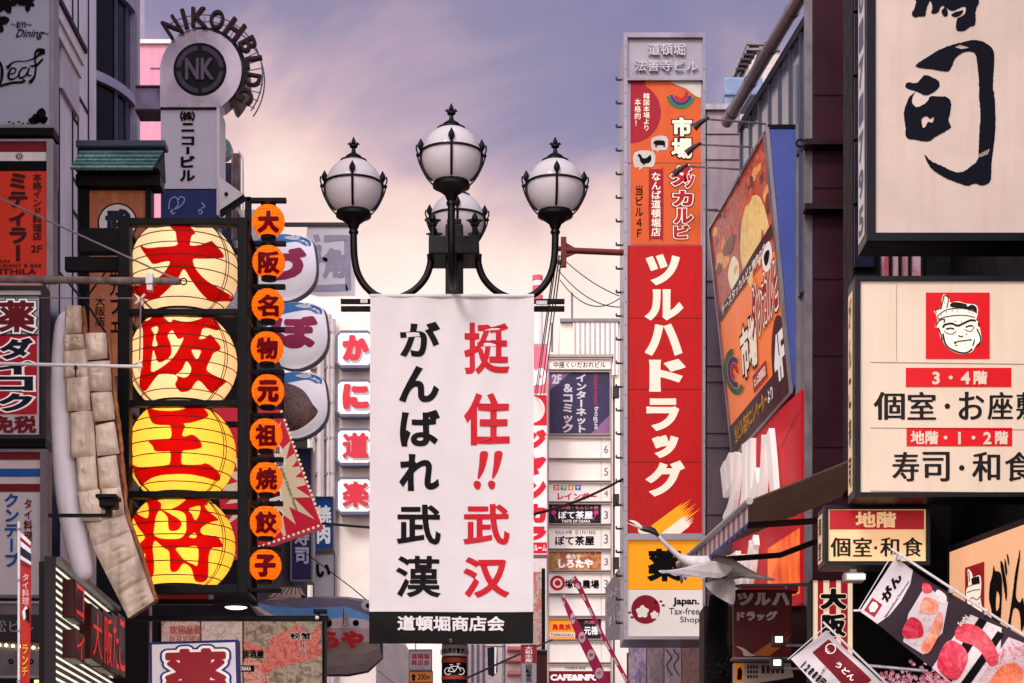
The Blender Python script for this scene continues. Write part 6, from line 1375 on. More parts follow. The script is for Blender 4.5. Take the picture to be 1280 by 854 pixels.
for ch, y0, y1, x0, x1, w in (('ツ', 318, 357, 807, 850, .065), ('ル', 362, 401, 806, 854, .06), ('ハ', 405, 445, 806, 853, .065), ('ド', 449, 490, 811, 857, .065), ('ラ', 498, 539, 808, 849, .06), ('ッ', 544, 573, 815, 848, .085), ('グ', 576, 621, 807, 856, .06)): T(f, ch, (x0, y0, x1, y1), TLW, w=w, wy=w * .8, L=2)
def brush(pts, n, ln, m, L):
    """a bar whose far end breaks into bristles"""
    (ax, ay), (bx, by), (cx, cy), (dx, dy) = pts; P = [(ax, ay), (bx, by)]
    for i in range(n):
        t0, t1 = i / n, (i + .55) / n; l_ = ln * (.4 + .6 * ((i * 37) % 10) / 10); ux, uy = (bx - ax), (by - ay); q = math.hypot(ux, uy)
        P += [(bx + (cx - bx) * t0 + ux / q * l_, by + (cy - by) * t0 + uy / q * l_), (bx + (cx - bx) * t1, by + (cy - by) * t1)]
    f.poly('brush_stroke', m, P + [(cx, cy), (dx, dy)], L)
brush([(800, 667.5), (846, 634), (858, 652), (836, 667.5)], 8, 26, TYE, 2); brush([(826, 667.5), (850, 649), (862, 658), (850, 667.5)], 7, 15, TLW, 3)
f.poly('crane_mark', TLW, crom([(786, 651), (792, 651), (798, 654), (806, 661), (820, 667.5), (800, 667.5), (797, 660), (793, 655)], 3), 4)
T(f, '薬', (809, 686, 853, 727), INK, w=.05, L=2)
f.disc('seal', mat('seal_crimson', (150, 18, 40), rough=.5), 807, 762, 18, 2)
for cx, cy, r_ in ((803, 765, 8), (818, 769, 5.2)):
    for i in range(5): petal(f, TWH, cx, cy, r_, 90 + 72 * i, .42, 3)
for x, y in ((826, 752), (829, 757), (790, 772), (820, 753), (787, 766)): f.disc('seal', MATS['seal_crimson'], x, y, 2.2, 2, 1.4)
T(f, 'Japan.', (841, 747, 874, 758.5), INK, w=.035, L=2); T(f, 'Tax-free', (836, 760, 874, 768.5), DKGREY, w=.008, L=2); T(f, 'Shop', (850, 771, 874, 780.5), DKGREY, w=.008, L=2)
pg = MB(); pg.tube([(0, 0, 0), (-.06, 0, 0)], .012, 6); pg.tube([(-.06, 0, 0), (-.06, 0, .03)], .01, 6); pgm = pg.mesh('step_peg', DKGREY)
for i in range(24): f.part('step_peg', pgm, (a[0] - .002, .35, f.p(0, 84 + i * 30)[1]))
f.done()
f = front('red_arm_bracket', 'short rust red steel arm reaching left from the tower sign', 'bracket', 740, 318, 22.3); k = f.k; RR = mat('rust_red_steel', (120, 48, 44), rough=.5, var=.2)
f.mb('arm', RR, True).tube([(f.p(706, 0)[0], 0, f.p(0, 313)[1]), (f.p(780, 0)[0], 0, f.p(0, 316)[1])], 4 * k, 10); f.mb('plate', RR).box(f.p(701, 0)[0], f.p(708, 0)[0], -.03, .03, f.p(0, 334)[1], f.p(0, 297)[1])
for y in (311, 328): f.mb('insulator', RR, True).ball((f.p(699, 0)[0], 0, f.p(0, y)[1]), 3.2 * k, n=10, m=8)
f.mb('gusset', RR).prism(f.P([(708, 304), (722, 312), (722, 316), (708, 322)]), -.012, .012); f.done()
for i, (A, B, s_) in enumerate((((700, 320), (774, 370), 9), ((698, 338), (776, 384), 20), ((700, 350), (776, 372), 34))):
    wire('slack_cable', ('upper', 'middle', 'lowest')[i] + ' slack cable sagging from the red arm to the tower sign', 'cable', [W(*A, 24), W(*B, 23)], .006, WIRE, 'slack cables by the red arm', sag=s_ * ppm(24) * .6)
for i, (x0, x1) in enumerate(((694, 668), (696, 670), (699, 675), (702, 679))):
    wire('power_line', ('first', 'second', 'third', 'fourth')[i] + ' from left of four power lines dropping behind the right globe', 'cable', [W(x0, 320, 20), W(x1, 500, 38)], .008, WIRE, 'power lines behind the right globe')
wire('thick_cable', 'thick black cable rising from banner edge to the tower sign', 'cable', [W(640, 648, 19), W(778, 599, 22)], .014, WIRE, sag=.06)
wire('thick_cable', 'black cable between the sunburst billboard and the banner', 'cable', [W(398, 654, 17.5), W(480, 661, 20)], .012, WIRE)
wire('street_cable', 'thin cable slanting down across the fish sign to the banner', 'cable', [W(380, 690, 22), W(440, 735, 20), W(470, 760, 19)], .006, WIRE)
wire('street_cable', 'pair of dark cables crossing low right of the lamp column', 'cable', [W(574, 852, 20), W(640, 822, 24), W(690, 800, 27)], .012, WIRE)
wire('aerial_mast', 'thin grey mast standing above the ribbed building', 'mast', [W(715, 366, 50), W(715, 402, 50)], .03, GREYM)
wire('aerial_mast', 'taller thin aerial above the karaoke sign', 'mast', [W(690, 404, 45), W(690, 440, 45)], .03, GREYM)

# ================================================================ RIGHT SIDE
# leaning billboard on the gallery wall
A_, B_ = W(918, 572, 23.3), W(990, 490, 20.7); Ttop = W(960, 165, 20.7)
f = Fr('food_billboard', 'large leaning orange billboard with a cheese dish photo, on the wall above the red letters', 'billboard', A_, U=B_ - A_, V=Ttop - B_)
C4 = [(888, 285), (960, 165), (990, 490), (918, 572)]
def bl(u, v): (a, b, c, d) = [np.array(p, float) for p in C4]; q = a * (1 - u) * (1 - v) + b * u * (1 - v) + c * u * v + d * (1 - u) * v; return tuple(q)
def br(u0, v0, u1, v1): return [bl(u0, v0), bl(u1, v0), bl(u1, v1), bl(u0, v1)]
Wd = (B_ - A_).length; Hd = f.p(*bl(1, 0))[1]
f.mb('case', DKGREY).box(-.03, Wd + .03, .004, .12, -.03, Hd + .03)
fm = f.mb('frame', SIL)
for bx_ in ((-.035, 0, -.035, Hd + .035), (Wd, Wd + .035, -.035, Hd + .035), (0, Wd, -.035, 0), (0, Wd, Hd, Hd + .035)): fm.box(bx_[0], bx_[1], -.03, 0, bx_[2], bx_[3])
f.poly('orange_field', lit('billboard_orange', (226, 112, 50), .45), br(0, 0, 1, 1), 0.5)  # added glow in the field and its prints brightens the side-facing board
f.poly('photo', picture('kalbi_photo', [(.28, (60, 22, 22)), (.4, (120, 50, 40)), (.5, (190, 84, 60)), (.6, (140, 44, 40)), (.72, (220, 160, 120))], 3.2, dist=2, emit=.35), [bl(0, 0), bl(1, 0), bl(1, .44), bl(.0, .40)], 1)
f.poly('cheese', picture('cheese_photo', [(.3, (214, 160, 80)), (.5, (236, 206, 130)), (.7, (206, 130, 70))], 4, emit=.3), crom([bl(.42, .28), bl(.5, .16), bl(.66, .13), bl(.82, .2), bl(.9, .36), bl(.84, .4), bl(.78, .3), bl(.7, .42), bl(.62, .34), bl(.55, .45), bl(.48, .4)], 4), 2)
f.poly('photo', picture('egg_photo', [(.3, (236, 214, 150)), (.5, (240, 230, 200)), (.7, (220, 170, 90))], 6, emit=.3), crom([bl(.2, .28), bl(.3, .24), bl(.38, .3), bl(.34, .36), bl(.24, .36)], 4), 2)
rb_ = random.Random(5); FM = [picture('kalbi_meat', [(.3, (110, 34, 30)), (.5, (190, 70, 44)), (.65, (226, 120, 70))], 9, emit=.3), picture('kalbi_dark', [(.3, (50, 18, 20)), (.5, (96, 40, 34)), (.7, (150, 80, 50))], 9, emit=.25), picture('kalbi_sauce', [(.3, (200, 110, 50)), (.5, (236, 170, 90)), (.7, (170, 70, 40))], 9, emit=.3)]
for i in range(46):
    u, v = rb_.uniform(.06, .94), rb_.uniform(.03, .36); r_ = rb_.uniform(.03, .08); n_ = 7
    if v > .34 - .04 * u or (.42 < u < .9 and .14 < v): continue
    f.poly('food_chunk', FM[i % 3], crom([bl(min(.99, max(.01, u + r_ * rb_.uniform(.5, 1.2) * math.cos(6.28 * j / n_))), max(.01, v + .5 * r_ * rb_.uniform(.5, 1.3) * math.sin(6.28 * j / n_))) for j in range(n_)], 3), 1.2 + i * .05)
PLUM = mat('billboard_plum', (70, 16, 34), rough=.4); f.poly('title_band', PLUM, [bl(.02, .42), bl(1, .38), bl(1, .33), bl(.6, .34), bl(.02, .37)], 3)
T(f, 'チーズタッカルビと焼肉の店', br(.06, .365, .82, .405), TLW, w=.02, L=4)
f.poly('bubble', WHITEINK, crom([bl(.76, .40), bl(.88, .38), bl(.92, .44), bl(.84, .48), bl(.77, .46)], 3), 5); f.poly('rooster', INK, crom([bl(.79, .415), bl(.83, .405), bl(.88, .415), bl(.88, .435), bl(.84, .455), bl(.8, .45)], 3), 6)
T(f, '市場', br(.28, .55, .55, .76), TLW, w=.045, L=4, out=.06, om=INK, slant=.1); T(f, 'ダッカルビ', br(.5, .46, .97, .66), KR, w=.05, L=4.6, out=.06, om=TLW, out2=.04, om2=INK, slant=.1)
cx, cy = bl(.16, .68)
for r0, r1, a0, a1, c in ((15, 21, 100, 330, (60, 130, 70)), (9, 14, 60, 300, (40, 60, 150)), (3, 8, 0, 270, (200, 40, 40))):
    A = [R(a0 + (a1 - a0) * i / 20) for i in range(21)]; P = [(cx + .62 * r_ * math.cos(a), cy - 1.35 * r_ * math.sin(a) + .3 * r_ * math.cos(a)) for r_, aa in ((r1, A), (r0, A[::-1])) for a in aa]; f.poly('logo_swirl', mat('bswirl_%d' % r0, c), P, 4)
f.poly('name_tab', mat('tab_red', (196, 50, 60), rough=.5), br(.42, .78, .66, .85), 3); T(f, 'なんば道頓堀店', br(.44, .795, .64, .835), TLW, w=.02, L=4)
f.poly('foot_band', PLUM, br(0, .865, 1, 1), 3); T(f, '当ビル店内エレベーター', br(.06, .885, .62, .96), mat('lift_yellow', (240, 170, 40)), w=.04, L=4); T(f, 'より', br(.63, .9, .72, .95), WHITEINK, w=.03, L=4)
f.poly('foot_band', PLUM, crom([bl(.76, .96), bl(.755, .78), bl(.85, .68), bl(.96, .7), bl(.99, .8), bl(.99, .96)], 3), 3.5); T(f, '4F', br(.79, .74, .97, .92), WHITEINK, w=.045, L=5); f.done()
# its blue side cheek
f = front('billboard_cheek', 'smooth blue end panel closing the leaning billboard on its near side', 'panel', 978, 480, 20.62)
f.mb('panel', mat('cheek_blue', (84, 98, 172), rough=.25, var=.08, scale=1)).prism(f.P([(961, 160), (994, 160), (997, 470), (990, 492)]), 0, .03); f.mb('top_cap', BLACK).prism(f.P([(960, 156), (997, 156), (997, 161), (960, 161)]), -.01, .05); f.mb('frame', SIL).prism(f.P([(957, 160), (961, 160), (991, 490), (987, 494)]), -.02, .02); f.mb('post', GREYM).box(f.p(994, 0)[0], f.p(1002, 0)[0], -.03, .05, -f.O.z, f.p(0, 156)[1]); f.mb('slot', BLACK).box(f.p(1002.5, 0)[0], f.p(1011, 0)[0], .0, .05, -f.O.z, f.p(0, 156)[1]); f.done()
# lamps reaching out in front of the billboard
for i, ((x0, y0), (x1, y1), D0) in enumerate((((957, 155), (879, 150), 20.7), ((940, 184), (869, 182), 21.3), ((926, 212), (853, 209), 21.8), ((900, 264), (832, 260), 22.8))):
    D1 = D0 - .3; f = front('billboard_lamp', ('first, topmost', 'second', 'third', 'lowest')[i] + ' spot lamp on a long thin arm over the leaning billboard', 'lamp', (x0 + x1) / 2, max(y0, y1), D0, 'spot lamps over the billboard')
    a = f.at(x0, y0, D0); b = f.at(x1, y1, D1); m = a.lerp(b, .9); m.z += .01
    f.mb('arm', STEEL, True).tube([(*a,)[:3], (*m,)[:3], (*b,)[:3]], .011, 6); h = f.mb('head', DKGREY)
    h.tube([(b[0] + .06, b[1], b[2] + .03), (b[0] - .04, b[1] + .02, b[2] - .03), (b[0] - .09, b[1] + .04, b[2] - .07)], [.014, .03, .038], 10); f.mb('stem', STEEL).tube([tuple(a), (a[0], a[1], a[2] - .08)], .012, 6); f.done()
# red wall with big white letters
f = oblique('red_letter_wall', 'glossy red wall sign with huge white block letters under the leaning billboard', 'sign', (915, 23.4), (1001, 20.3), 800)
L_ = W(1001, 0, 20.3) - W(915, 0, 23.4); Lw = math.hypot(L_.x, L_.y); zt = f.p(1000, 488)[1]
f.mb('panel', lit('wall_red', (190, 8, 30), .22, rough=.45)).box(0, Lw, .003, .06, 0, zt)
RAISE = lit('raised_white', (236, 226, 220), .3)  # glow added to the letters so they read whiter against the red
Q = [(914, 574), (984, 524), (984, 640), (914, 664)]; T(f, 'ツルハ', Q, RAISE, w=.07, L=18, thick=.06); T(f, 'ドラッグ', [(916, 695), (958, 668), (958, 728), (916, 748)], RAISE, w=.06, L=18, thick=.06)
f.poly('lit_window', picture('orange_shop_window', [(.3, (190, 50, 20)), (.5, (240, 96, 30)), (.65, (250, 130, 50)), (.8, (160, 40, 24))], 2.5, emit=.5), [(960, 686), (1000, 660), (1000, 742), (960, 757)], 1)
for y0, y1 in ((560, 512), (640, 605)): f.line('seam', DKRED, [(976, y0), (1000, y1)], .6, 1)
f.done()
# awning
D0, D1 = 15.0, 17.9
A = W(935, 628, D0); B = W(850, 705, D1); zf = A.z; Cw = Vector((RX(D0), D0, zf + .72)); Dw = Vector((RX(D1), D1, zf + .72))
M_ = Matrix.Identity(4); e = bpy.data.objects.new('awning', None); COL.objects.link(e); e.location = A; tag(e, 'big brown ribbed shop awning with a scalloped striped front edge above the crane sculpture', 'awning')
def apart(name, m, fn, smooth=False): mb = MB(); fn(mb); return put(name, mb, m, e, smooth)
lp = lambda s, t: A.lerp(B, t).lerp(Cw.lerp(Dw, t), s) - A     # s from front bar to wall, t from near to far
AW = paper('awning_fabric', (158, 134, 124), .7, .12); AW2 = paper('awning_stripe', (236, 216, 204), .7, .1)
def fab(mb):
    n = 44
    for i in range(n):
        t0, t1 = i / n, (i + 1) / n
        if i % 2 == 0: continue
        P = [lp(s, t) for s, t in ((0, t0), (1, t0), (1, t1), (0, t1))]; mb.add([p + Vector((0, 0, -.004)) for p in P], [(0, 1, 2, 3)])
def fab0(mb): P = [lp(0, 0), lp(1, 0), lp(1, 1), lp(0, 1)]; mb.add(P + [p + Vector((0, 0, .012)) for p in P], [(0, 3, 2, 1), (4, 5, 6, 7), (0, 1, 5, 4), (1, 2, 6, 5), (2, 3, 7, 6), (3, 0, 4, 7)])
apart('fabric', AW, fab0); apart('stripe', AW2, fab)
apart('front_bar', mat('awning_bar', (196, 186, 186), rough=.4, metal=.4), lambda mb: mb.tube([lp(0, -.02), lp(0, 1.02)], .028, 10), True)
def val(col):
    def g(mb):
        n = 15
        for i in range(n):
            t0, t1 = i / n, (i + 1) / n; z = Vector((0, 0, -1)); a, b = lp(0, t0), lp(0, t1); h = .15
            bands = {'a': (t0, t0 + (t1 - t0) * .5), 'b': (t0 + (t1 - t0) * .5, t1)}
            if col in 'ab': u0, u1 = bands[col]; mb.add([lp(0, u0) + z * .02, lp(0, u1) + z * .02, lp(0, u1) + z * h, lp(0, u0) + z * h], [(0, 1, 2, 3)])
            else:
                mb.add([a + z * h, b + z * h, a.lerp(b, .8) + z * (h + .03), a.lerp(b, .5) + z * (h + .045), a.lerp(b, .2) + z * (h + .03)], [(0, 1, 2, 3, 4)])
    return g
apart('valance', mat('valance_white', (214, 204, 206), rough=.7), val('a')); apart('valance_stripe', mat('valance_rose', (176, 116, 120), rough=.7), val('b')); apart('valance_hem', mat('valance_blue', (78, 84, 150), rough=.7), val('c'))
def arms(mb):
    for t in (.3, .9): a = lp(0, t) + Vector((0, 0, -.03)); w = lp(1, t) + Vector((0, 0, -.35)); mid = a.lerp(w, .5) + Vector((0, .25, -.1)); mb.tube([a, mid, w], .026, 8)
apart('folding_arm', mat('awning_arm', (84, 64, 60), rough=.5), arms, True)
# crane sculpture
D = 16.6; f = front('crane_sculpture', 'polished metal crane sculpture with outstretched wings flying in front of the yellow panel', 'sculpture', 880, 752, D); k = f.k
CH_ = mat('crane_metal', (240, 236, 236), rough=.28, metal=0.0, var=.12, scale=9, dirt=.25, dirtcol=(150, 138, 140), bump=.1)
def st(x, y, ry, rz): px, pz = f.p(x, y); return (px, 0, pz, ry * k, rz * k)
f.mb('body', CH_, True).loft([st(*q) for q in ((822, 669, 3, 3.5), (828, 676, 3, 3.6), (838, 686, 3.5, 4), (850, 697, 5, 5), (862, 703, 9, 8), (878, 706, 13, 11), (898, 707, 15, 13), (916, 710, 13, 11), (932, 716, 9, 7), (948, 721, 7, 3), (968, 725, 6, 1))], 18)
f.mb('head', mat('crane_head', (70, 62, 68), rough=.3, metal=.5), True).loft([st(*q) for q in ((800, 661, 1.4, 1.5), (805, 661.5, 3, 3.2), (812, 662, 3.8, 4.4), (819, 665, 3.6, 4.2), (824, 671, 3, 3.4))], 14)
f.mb('beak', CH_, True).loft([st(*q) for q in ((783, 653.5, .3, .3), (792, 657, 1.2, 1.2), (802, 660.5, 2.2, 2.4))], 12)
f.mb('crest', mat('crest_red', (170, 40, 30), rough=.5), True).ball((f.p(812, 658)[0], -.002, f.p(812, 659)[1]), 3 * k, 3 * k, 1.8 * k, 10, 8)
def wing(part, pts, y0, y1, m):
    mb = f.mb(part, m); P = f.P(crom(pts, 4)); n = len(P); xs_ = [p[0] for p in P]; x0, x1 = min(xs_), max(xs_)
    yy = lambda x: y0 + (y1 - y0) * ((x1 - x) / (x1 - x0)) ** 1.2
    mb.add([(p[0], yy(p[0]), p[1]) for p in P] + [(p[0], yy(p[0]) + .03, p[1] + .012) for p in P], [tuple(range(n)), tuple(range(2 * n - 1, n - 1, -1))] + [(i, (i + 1) % n, n + (i + 1) % n, n + i) for i in range(n)])
wing('near_wing', [(900, 709), (884, 709), (866, 715), (848, 721), (832, 725), (818, 727), (822, 729), (830, 728), (838, 730.5), (846, 728.5), (854, 731), (862, 728.5), (870, 731), (880, 728), (892, 728), (904, 724), (912, 714)], -.18, -.55, CH_)
wing('far_wing', [(888, 722), (902, 720), (918, 724), (920, 736), (918, 754), (906, 746), (896, 736)], .05, .4, CH_)
f.mb('tail_feather', mat('crane_tail', (96, 84, 90), rough=.3, metal=.5)).prism(f.P([(900, 724), (912, 721), (930, 723), (908, 728)]), -.1, -.06); f.mb('mount', DKGREY, True).tube([(f.p(905, 0)[0], .05, f.p(0, 712)[1]), (f.p(905, 0)[0], 1.2, f.p(0, 700)[1])], .02, 8); f.done()
# hanging dark red sign and its bar and floodlights
D = 17.2; f = front('hanging_red_sign', 'dark red hanging sign with white katakana and an orange brush stroke under a steel bar', 'sign', 954, 823, D); k = f.k
a, b = f.p(917, 822), f.p(990, 737); f.mb('board', mat('board_maroon', (96, 12, 26), rough=.4, var=.1)).cbox(a[0], b[0], 0, .08, a[1], b[1], .006)
f.mb('bar', STEEL, True).tube([(f.p(914, 0)[0], .04, f.p(0, 732)[1]), (f.p(1010, 0)[0], .04, f.p(0, 730)[1])], 2 * k, 10); 
for x in (925, 982): f.mb('clip', STEEL).box(f.p(x, 0)[0], f.p(x + 3, 0)[0], .03, .06, f.p(0, 738)[1], f.p(0, 730)[1])
GW = mat('dim_white_letter', (206, 188, 188)); 
for ch, x0, x1 in (('ツ', 921, 942), ('ル', 943, 963), ('ハ', 965, 987)): T(f, ch, (x0, 741, x1, 757), GW, w=.065, L=2)
for ch, x0, x1, y0 in (('ド', 921, 931, 765), ('ラ', 933, 944, 765), ('ッ', 946, 955, 768), ('グ', 957, 972, 764)): T(f, ch, (x0, y0, x1, 776), GW, w=.06, L=2)
brush([(938, 820), (972, 797), (980, 806), (962, 820)], 7, 18, mat('stroke_orange', (190, 108, 40)), 2); f.poly('crane_mark', GW, crom([(920, 808), (930, 811), (938, 817), (944, 820), (930, 820), (928, 814)], 3), 3)
f.mb('tray', GREYM).cbox(f.p(914, 0)[0], f.p(992, 0)[0], -.1, .1, f.p(0, 826)[1], f.p(0, 823)[1], .005); f.done()
for i, (x, y) in enumerate(((973, 800), (971, 829))):
    f = front('square_floodlight', ('upper lit square floodlight in front of the dark red sign', 'lower lit square floodlight just under the dark red sign')[i], 'lamp', x, y + 7, 16.4); f.mb('housing', DKGREY).cbox(f.p(x - 8, 0)[0], f.p(x + 9, 0)[0], 0, .06, f.p(0, y + 8)[1], f.p(0, y - 7)[1], .006)
    f.mb('lens', lit('flood_lens', (255, 240, 214), 2.2)).box(f.p(x - 4, 0)[0], f.p(x + 5, 0)[0], -.01, -.001, f.p(0, y + 3)[1], f.p(0, y - 4)[1]); f.mb('bracket', GREYM).box(f.p(x + 9.2, 0)[0], f.p(x + 34, 0)[0], .02, .04, f.p(0, y + 8)[1], f.p(0, y + 5)[1]); f.done()
# what stands under the tower sign and the crane
f = oblique('poster_wall', 'row of colourful posters under the tower sign', 'poster board', (783, 25.5), (884, 22.5), 900); L_ = W(884, 0, 22.5) - W(783, 0, 25.5); Lw = math.hypot(L_.x, L_.y)
f.mb('board', DKGREY).box(0, Lw, .003, .08, -1, f.p(830, 799)[1])
PO = [picture('poster_a', [(.3, (70, 40, 110)), (.45, (150, 120, 180)), (.55, (220, 200, 220)), (.68, (180, 70, 110))], 4), picture('poster_b', [(.3, (60, 46, 56)), (.5, (140, 110, 120)), (.65, (190, 150, 150))], 5), picture('poster_c', [(.4, (226, 214, 214)), (.6, (214, 196, 200)), (.7, (150, 40, 60))], 2.5), picture('poster_d', [(.3, (50, 20, 24)), (.45, (150, 60, 54)), (.55, (206, 120, 100)), (.7, (90, 34, 36))], 5, dist=3)]
for m, x0, x1 in ((PO[0], 786, 808), (PO[1], 809, 830), (PO[2], 831, 852), (PO[3], 853, 879)): f.rect('poster', m, x0, 802, x1, 880, 1)
for x in (837, 846): f.line('flourish', DKRED, crom([(x - 4, 812), (x + 3, 822), (x - 3, 832), (x + 4, 845)], 4, False), 1.6, 2)
f.done()
f = front('street_tree', 'nearly black tree trunk standing between the tax-free panel and the dark red sign', 'tree', 897, 1100, 18.2); k = f.k
TRK = mat('bark_black', (15, 11, 13), rough=.9, var=.4, scale=12, bump=.5); f.mb('trunk', TRK, True).tube([(f.p(897 + dx, 0)[0], 0, z) for dx, z in ((0, -f.O.z), (1, f.p(0, 860)[1]), (-2, f.p(0, 800)[1]), (2, f.p(0, 745)[1]))], [20 * k, 16 * k, 14 * k, 12 * k], 12)
cw = f.mb('crown', mat('leaf_black', (20, 24, 18), rough=.8))
for i in range(220):
    x, z = f.p(905 + random.gauss(0, 10), 832 + random.gauss(0, 8)); y = -.15 + random.gauss(0, .1); a = random.uniform(0, 6.3); s = .03; cw.add([(x, y, z), (x + s * math.cos(a), y + .01, z + s * math.sin(a)), (x + s * math.cos(a + .9), y - .01, z + s * math.sin(a + .9))], [(0, 1, 2)])
f.done()
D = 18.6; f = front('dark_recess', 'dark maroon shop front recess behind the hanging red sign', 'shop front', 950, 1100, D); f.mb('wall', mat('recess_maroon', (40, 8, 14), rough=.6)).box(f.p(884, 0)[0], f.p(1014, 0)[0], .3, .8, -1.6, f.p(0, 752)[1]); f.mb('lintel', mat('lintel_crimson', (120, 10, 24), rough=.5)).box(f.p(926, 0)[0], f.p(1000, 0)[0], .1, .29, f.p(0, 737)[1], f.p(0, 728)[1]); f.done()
D = 17.6; f = front('phone_shop_shelf', 'slanted pale shelf sign with rows of dark squares below the dark red sign', 'sign', 955, 900, D)
f.mb('board', mat('shelf_cream', (214, 198, 190), rough=.5)).prism(f.P([(917, 829), (988, 829), (992, 846), (932, 856), (932, 900), (917, 900)]), 0, .1); f.poly('orange_field', lit('shelf_orange', (226, 130, 40), .2), [(918, 830), (930, 830), (930, 852), (918, 852)], 1); f.poly('figure', INK, [(922, 836), (926, 834), (928, 840), (927, 850), (921, 850)], 2)
for i in range(4):
    for j in range(3): f.rect('square', DKGREY, 934 + i * 3.6, 832 + j * 6, 936.4 + i * 3.6, 836 + j * 6, 1)
for i in range(5): f.rect('square', DKRED if i % 2 else DKGREY, 952 + i * 6, 832, 956 + i * 6, 842, 1)
f.done()

# ---------------------------------------------------------------- sushi restaurant signs
SUSHI = lit('sushi_cream', (204, 184, 174), .18, var=.1, scale=1.1, dirt=.22, dirtcol=(168, 138, 122)); CRM = lit('sign_cream', (226, 206, 186), .1, var=.07, scale=1.0, dirt=.22, dirtcol=(190, 160, 138))
NVF = mat('navy_frame', (12, 14, 26), rough=.35, var=.2, spec=.2)
D = 13.4; f = boxsign('big_brush_sign', 'huge cream sign with black brush calligraphy 司, top right', 'sign', 1083, -190, 1330, 302, D, .33, NVF, SUSHI, fw=11, fwb=10)
c6 = lambda P: [(1080 + x / 6.4, y / 6.4) for x, y in P]; c7 = lambda P: [(1080 + x / 6.4, 120 + y / 6.4) for x, y in P]
main = c6([(412, 535), (500, 462), (600, 402), (700, 362), (800, 338), (870, 322), (950, 335), (1010, 375), (1040, 430), (1038, 560), (1030, 700)]) + c7([(1043, 0), (1050, 140), (1050, 260), (1035, 420), (1020, 540), (1010, 680), (950, 718), (890, 705), (820, 722), (760, 700), (680, 672), (590, 625), (520, 560), (484, 470), (540, 525), (620, 560), (720, 608), (790, 608), (860, 560), (905, 520), (915, 440), (920, 300), (930, 150), (920, 20)]) + c6([(918, 660), (905, 520), (890, 440), (850, 415), (790, 425), (730, 470), (700, 540), (665, 575), (560, 560)])
dot = c6([(330, 690), (350, 660), (420, 665), (480, 605), (540, 618), (595, 650), (600, 695), (560, 740), (490, 765), (420, 735), (350, 715)])
box_ = c6([(345, 820), (360, 780), (405, 740), (385, 790)]) + c7([(385, 60), (430, 90), (500, 50), (530, 5), (600, 5), (670, 15), (695, 60), (690, 130), (675, 200), (695, 250), (640, 290), (580, 325), (510, 368), (420, 355), (340, 335), (330, 250), (318, 140), (335, 70)])
hole = c7([(460, 185), (500, 168), (530, 185), (560, 170), (545, 215), (510, 210), (490, 250), (468, 250)])
upper = c6([(415, -40), (415, 10), (400, 75), (380, 105), (400, 140), (450, 135), (490, 130), (500, 70), (530, 10), (545, 60), (540, 110), (590, 105), (625, 50), (700, 90), (760, 70), (812, 60), (800, 120), (745, 150), (735, 215), (745, 250), (800, 250), (850, 215), (888, 200), (890, 100), (885, -40)])
up_h = [c6([(620, 85), (650, 60), (672, 100), (660, 135), (630, 125)]), c6([(700, 115), (760, 90), (795, 85), (770, 125), (720, 140)])]
for P in ([main], [dot], [box_, hole], [upper] + up_h): trace(f, NAVYINK if False else mat('brush_navy', (9, 10, 26), rough=.5, spec=.1), P, L=1, smooth=4, rough=.22)
BRN = MATS['brush_navy']
for i in range(7): f.line('dry_brush', SUSHI, [(1194 + i * 1.2, 60 + .3 * i), (1200 + i * 1.7, 57 + .5 * i)], .6, 2)
for i in range(6): f.line('dry_brush', SUSHI, [(1222 + i * 2.3, 198 - i * .8), (1224 + i * 2.4, 193 - i * 1.2)], .8, 2)
def side_strip(f, xb0, xb1, y0, y1, Dn, thick, m, txt, tm):
    """the lettered end of a box sign that looks down the street"""
    x0 = f.p(xb1, 0)[0] - .004; z0, z1 = f.p(0, y1)[1], f.p(0, y0)[1]
    f.mb('side_face', m).add([(x0, thick - .04, z0), (x0, .05, z0), (x0, .05, z1), (x0, thick - .04, z1)], [(0, 1, 2, 3)])
    mb = f.mb('side_lettering', tm); n = len(txt); hh = (z1 - z0) / n
    for i, ch in enumerate(txt):
        V, Fc = glyph(ch, .03, .03, 36)
        if not len(V): continue
        lo, hi = V.min(0), V.max(0); w_ = thick - .16
        mb.add([(x0 - .004, thick - .08 - w_ * (v[0] - lo[0]) / (hi[0] - lo[0]), z1 - hh * (i + .88) + hh * .76 * (v[1] - lo[1]) / (hi[1] - lo[1])) for v in V], Fc)
side_strip(f, 1072, 1083, -180, 290, D, .33, mat('side_white', (214, 206, 210), rough=.4, emit=.15), '0120171795', mat('side_grey', (110, 100, 120)))
f.done()
D = 12.7; f = boxsign('menu_sign', 'wide cream sign with a face emblem on a red square above lines of menu writing', 'sign', 1068, 346, 1330, 622, D, .25, NVF, CRM, fw=7, fwb=6)
f.rect('logo_field', lit('logo_red', (200, 14, 26), .25), 1157, 366, 1237, 449, 1)
SK = lit('logo_skin', (236, 222, 206), .4)
c8 = lambda P: [(1140 + x / 8.133, 355 + y / 8.133) for x, y in P]
head = c8([(322, 108), (375, 150), (385, 195), (460, 180), (550, 205), (640, 215), (668, 260), (660, 330), (650, 370), (680, 400), (690, 470), (705, 570), (690, 610), (640, 640), (612, 690), (550, 715), (480, 715), (400, 685), (340, 640), (310, 580), (285, 540), (262, 450), (228, 440), (255, 380), (240, 310), (222, 280), (290, 240), (300, 160)])
f.poly('logo_face', SK, crom(head, 3), 2); IL = mat('logo_ink', (18, 12, 16), rough=.5)
S_ = lambda P, w, L=3: f.line('logo_line', IL, crom(c8(P), 4, False), w, L)
f.poly('logo_hair', IL, crom(c8([(385, 235), (395, 200), (450, 190), (545, 210), (560, 235), (600, 215), (650, 240), (655, 300), (640, 300), (620, 270), (540, 262), (460, 250)]), 3), 3)
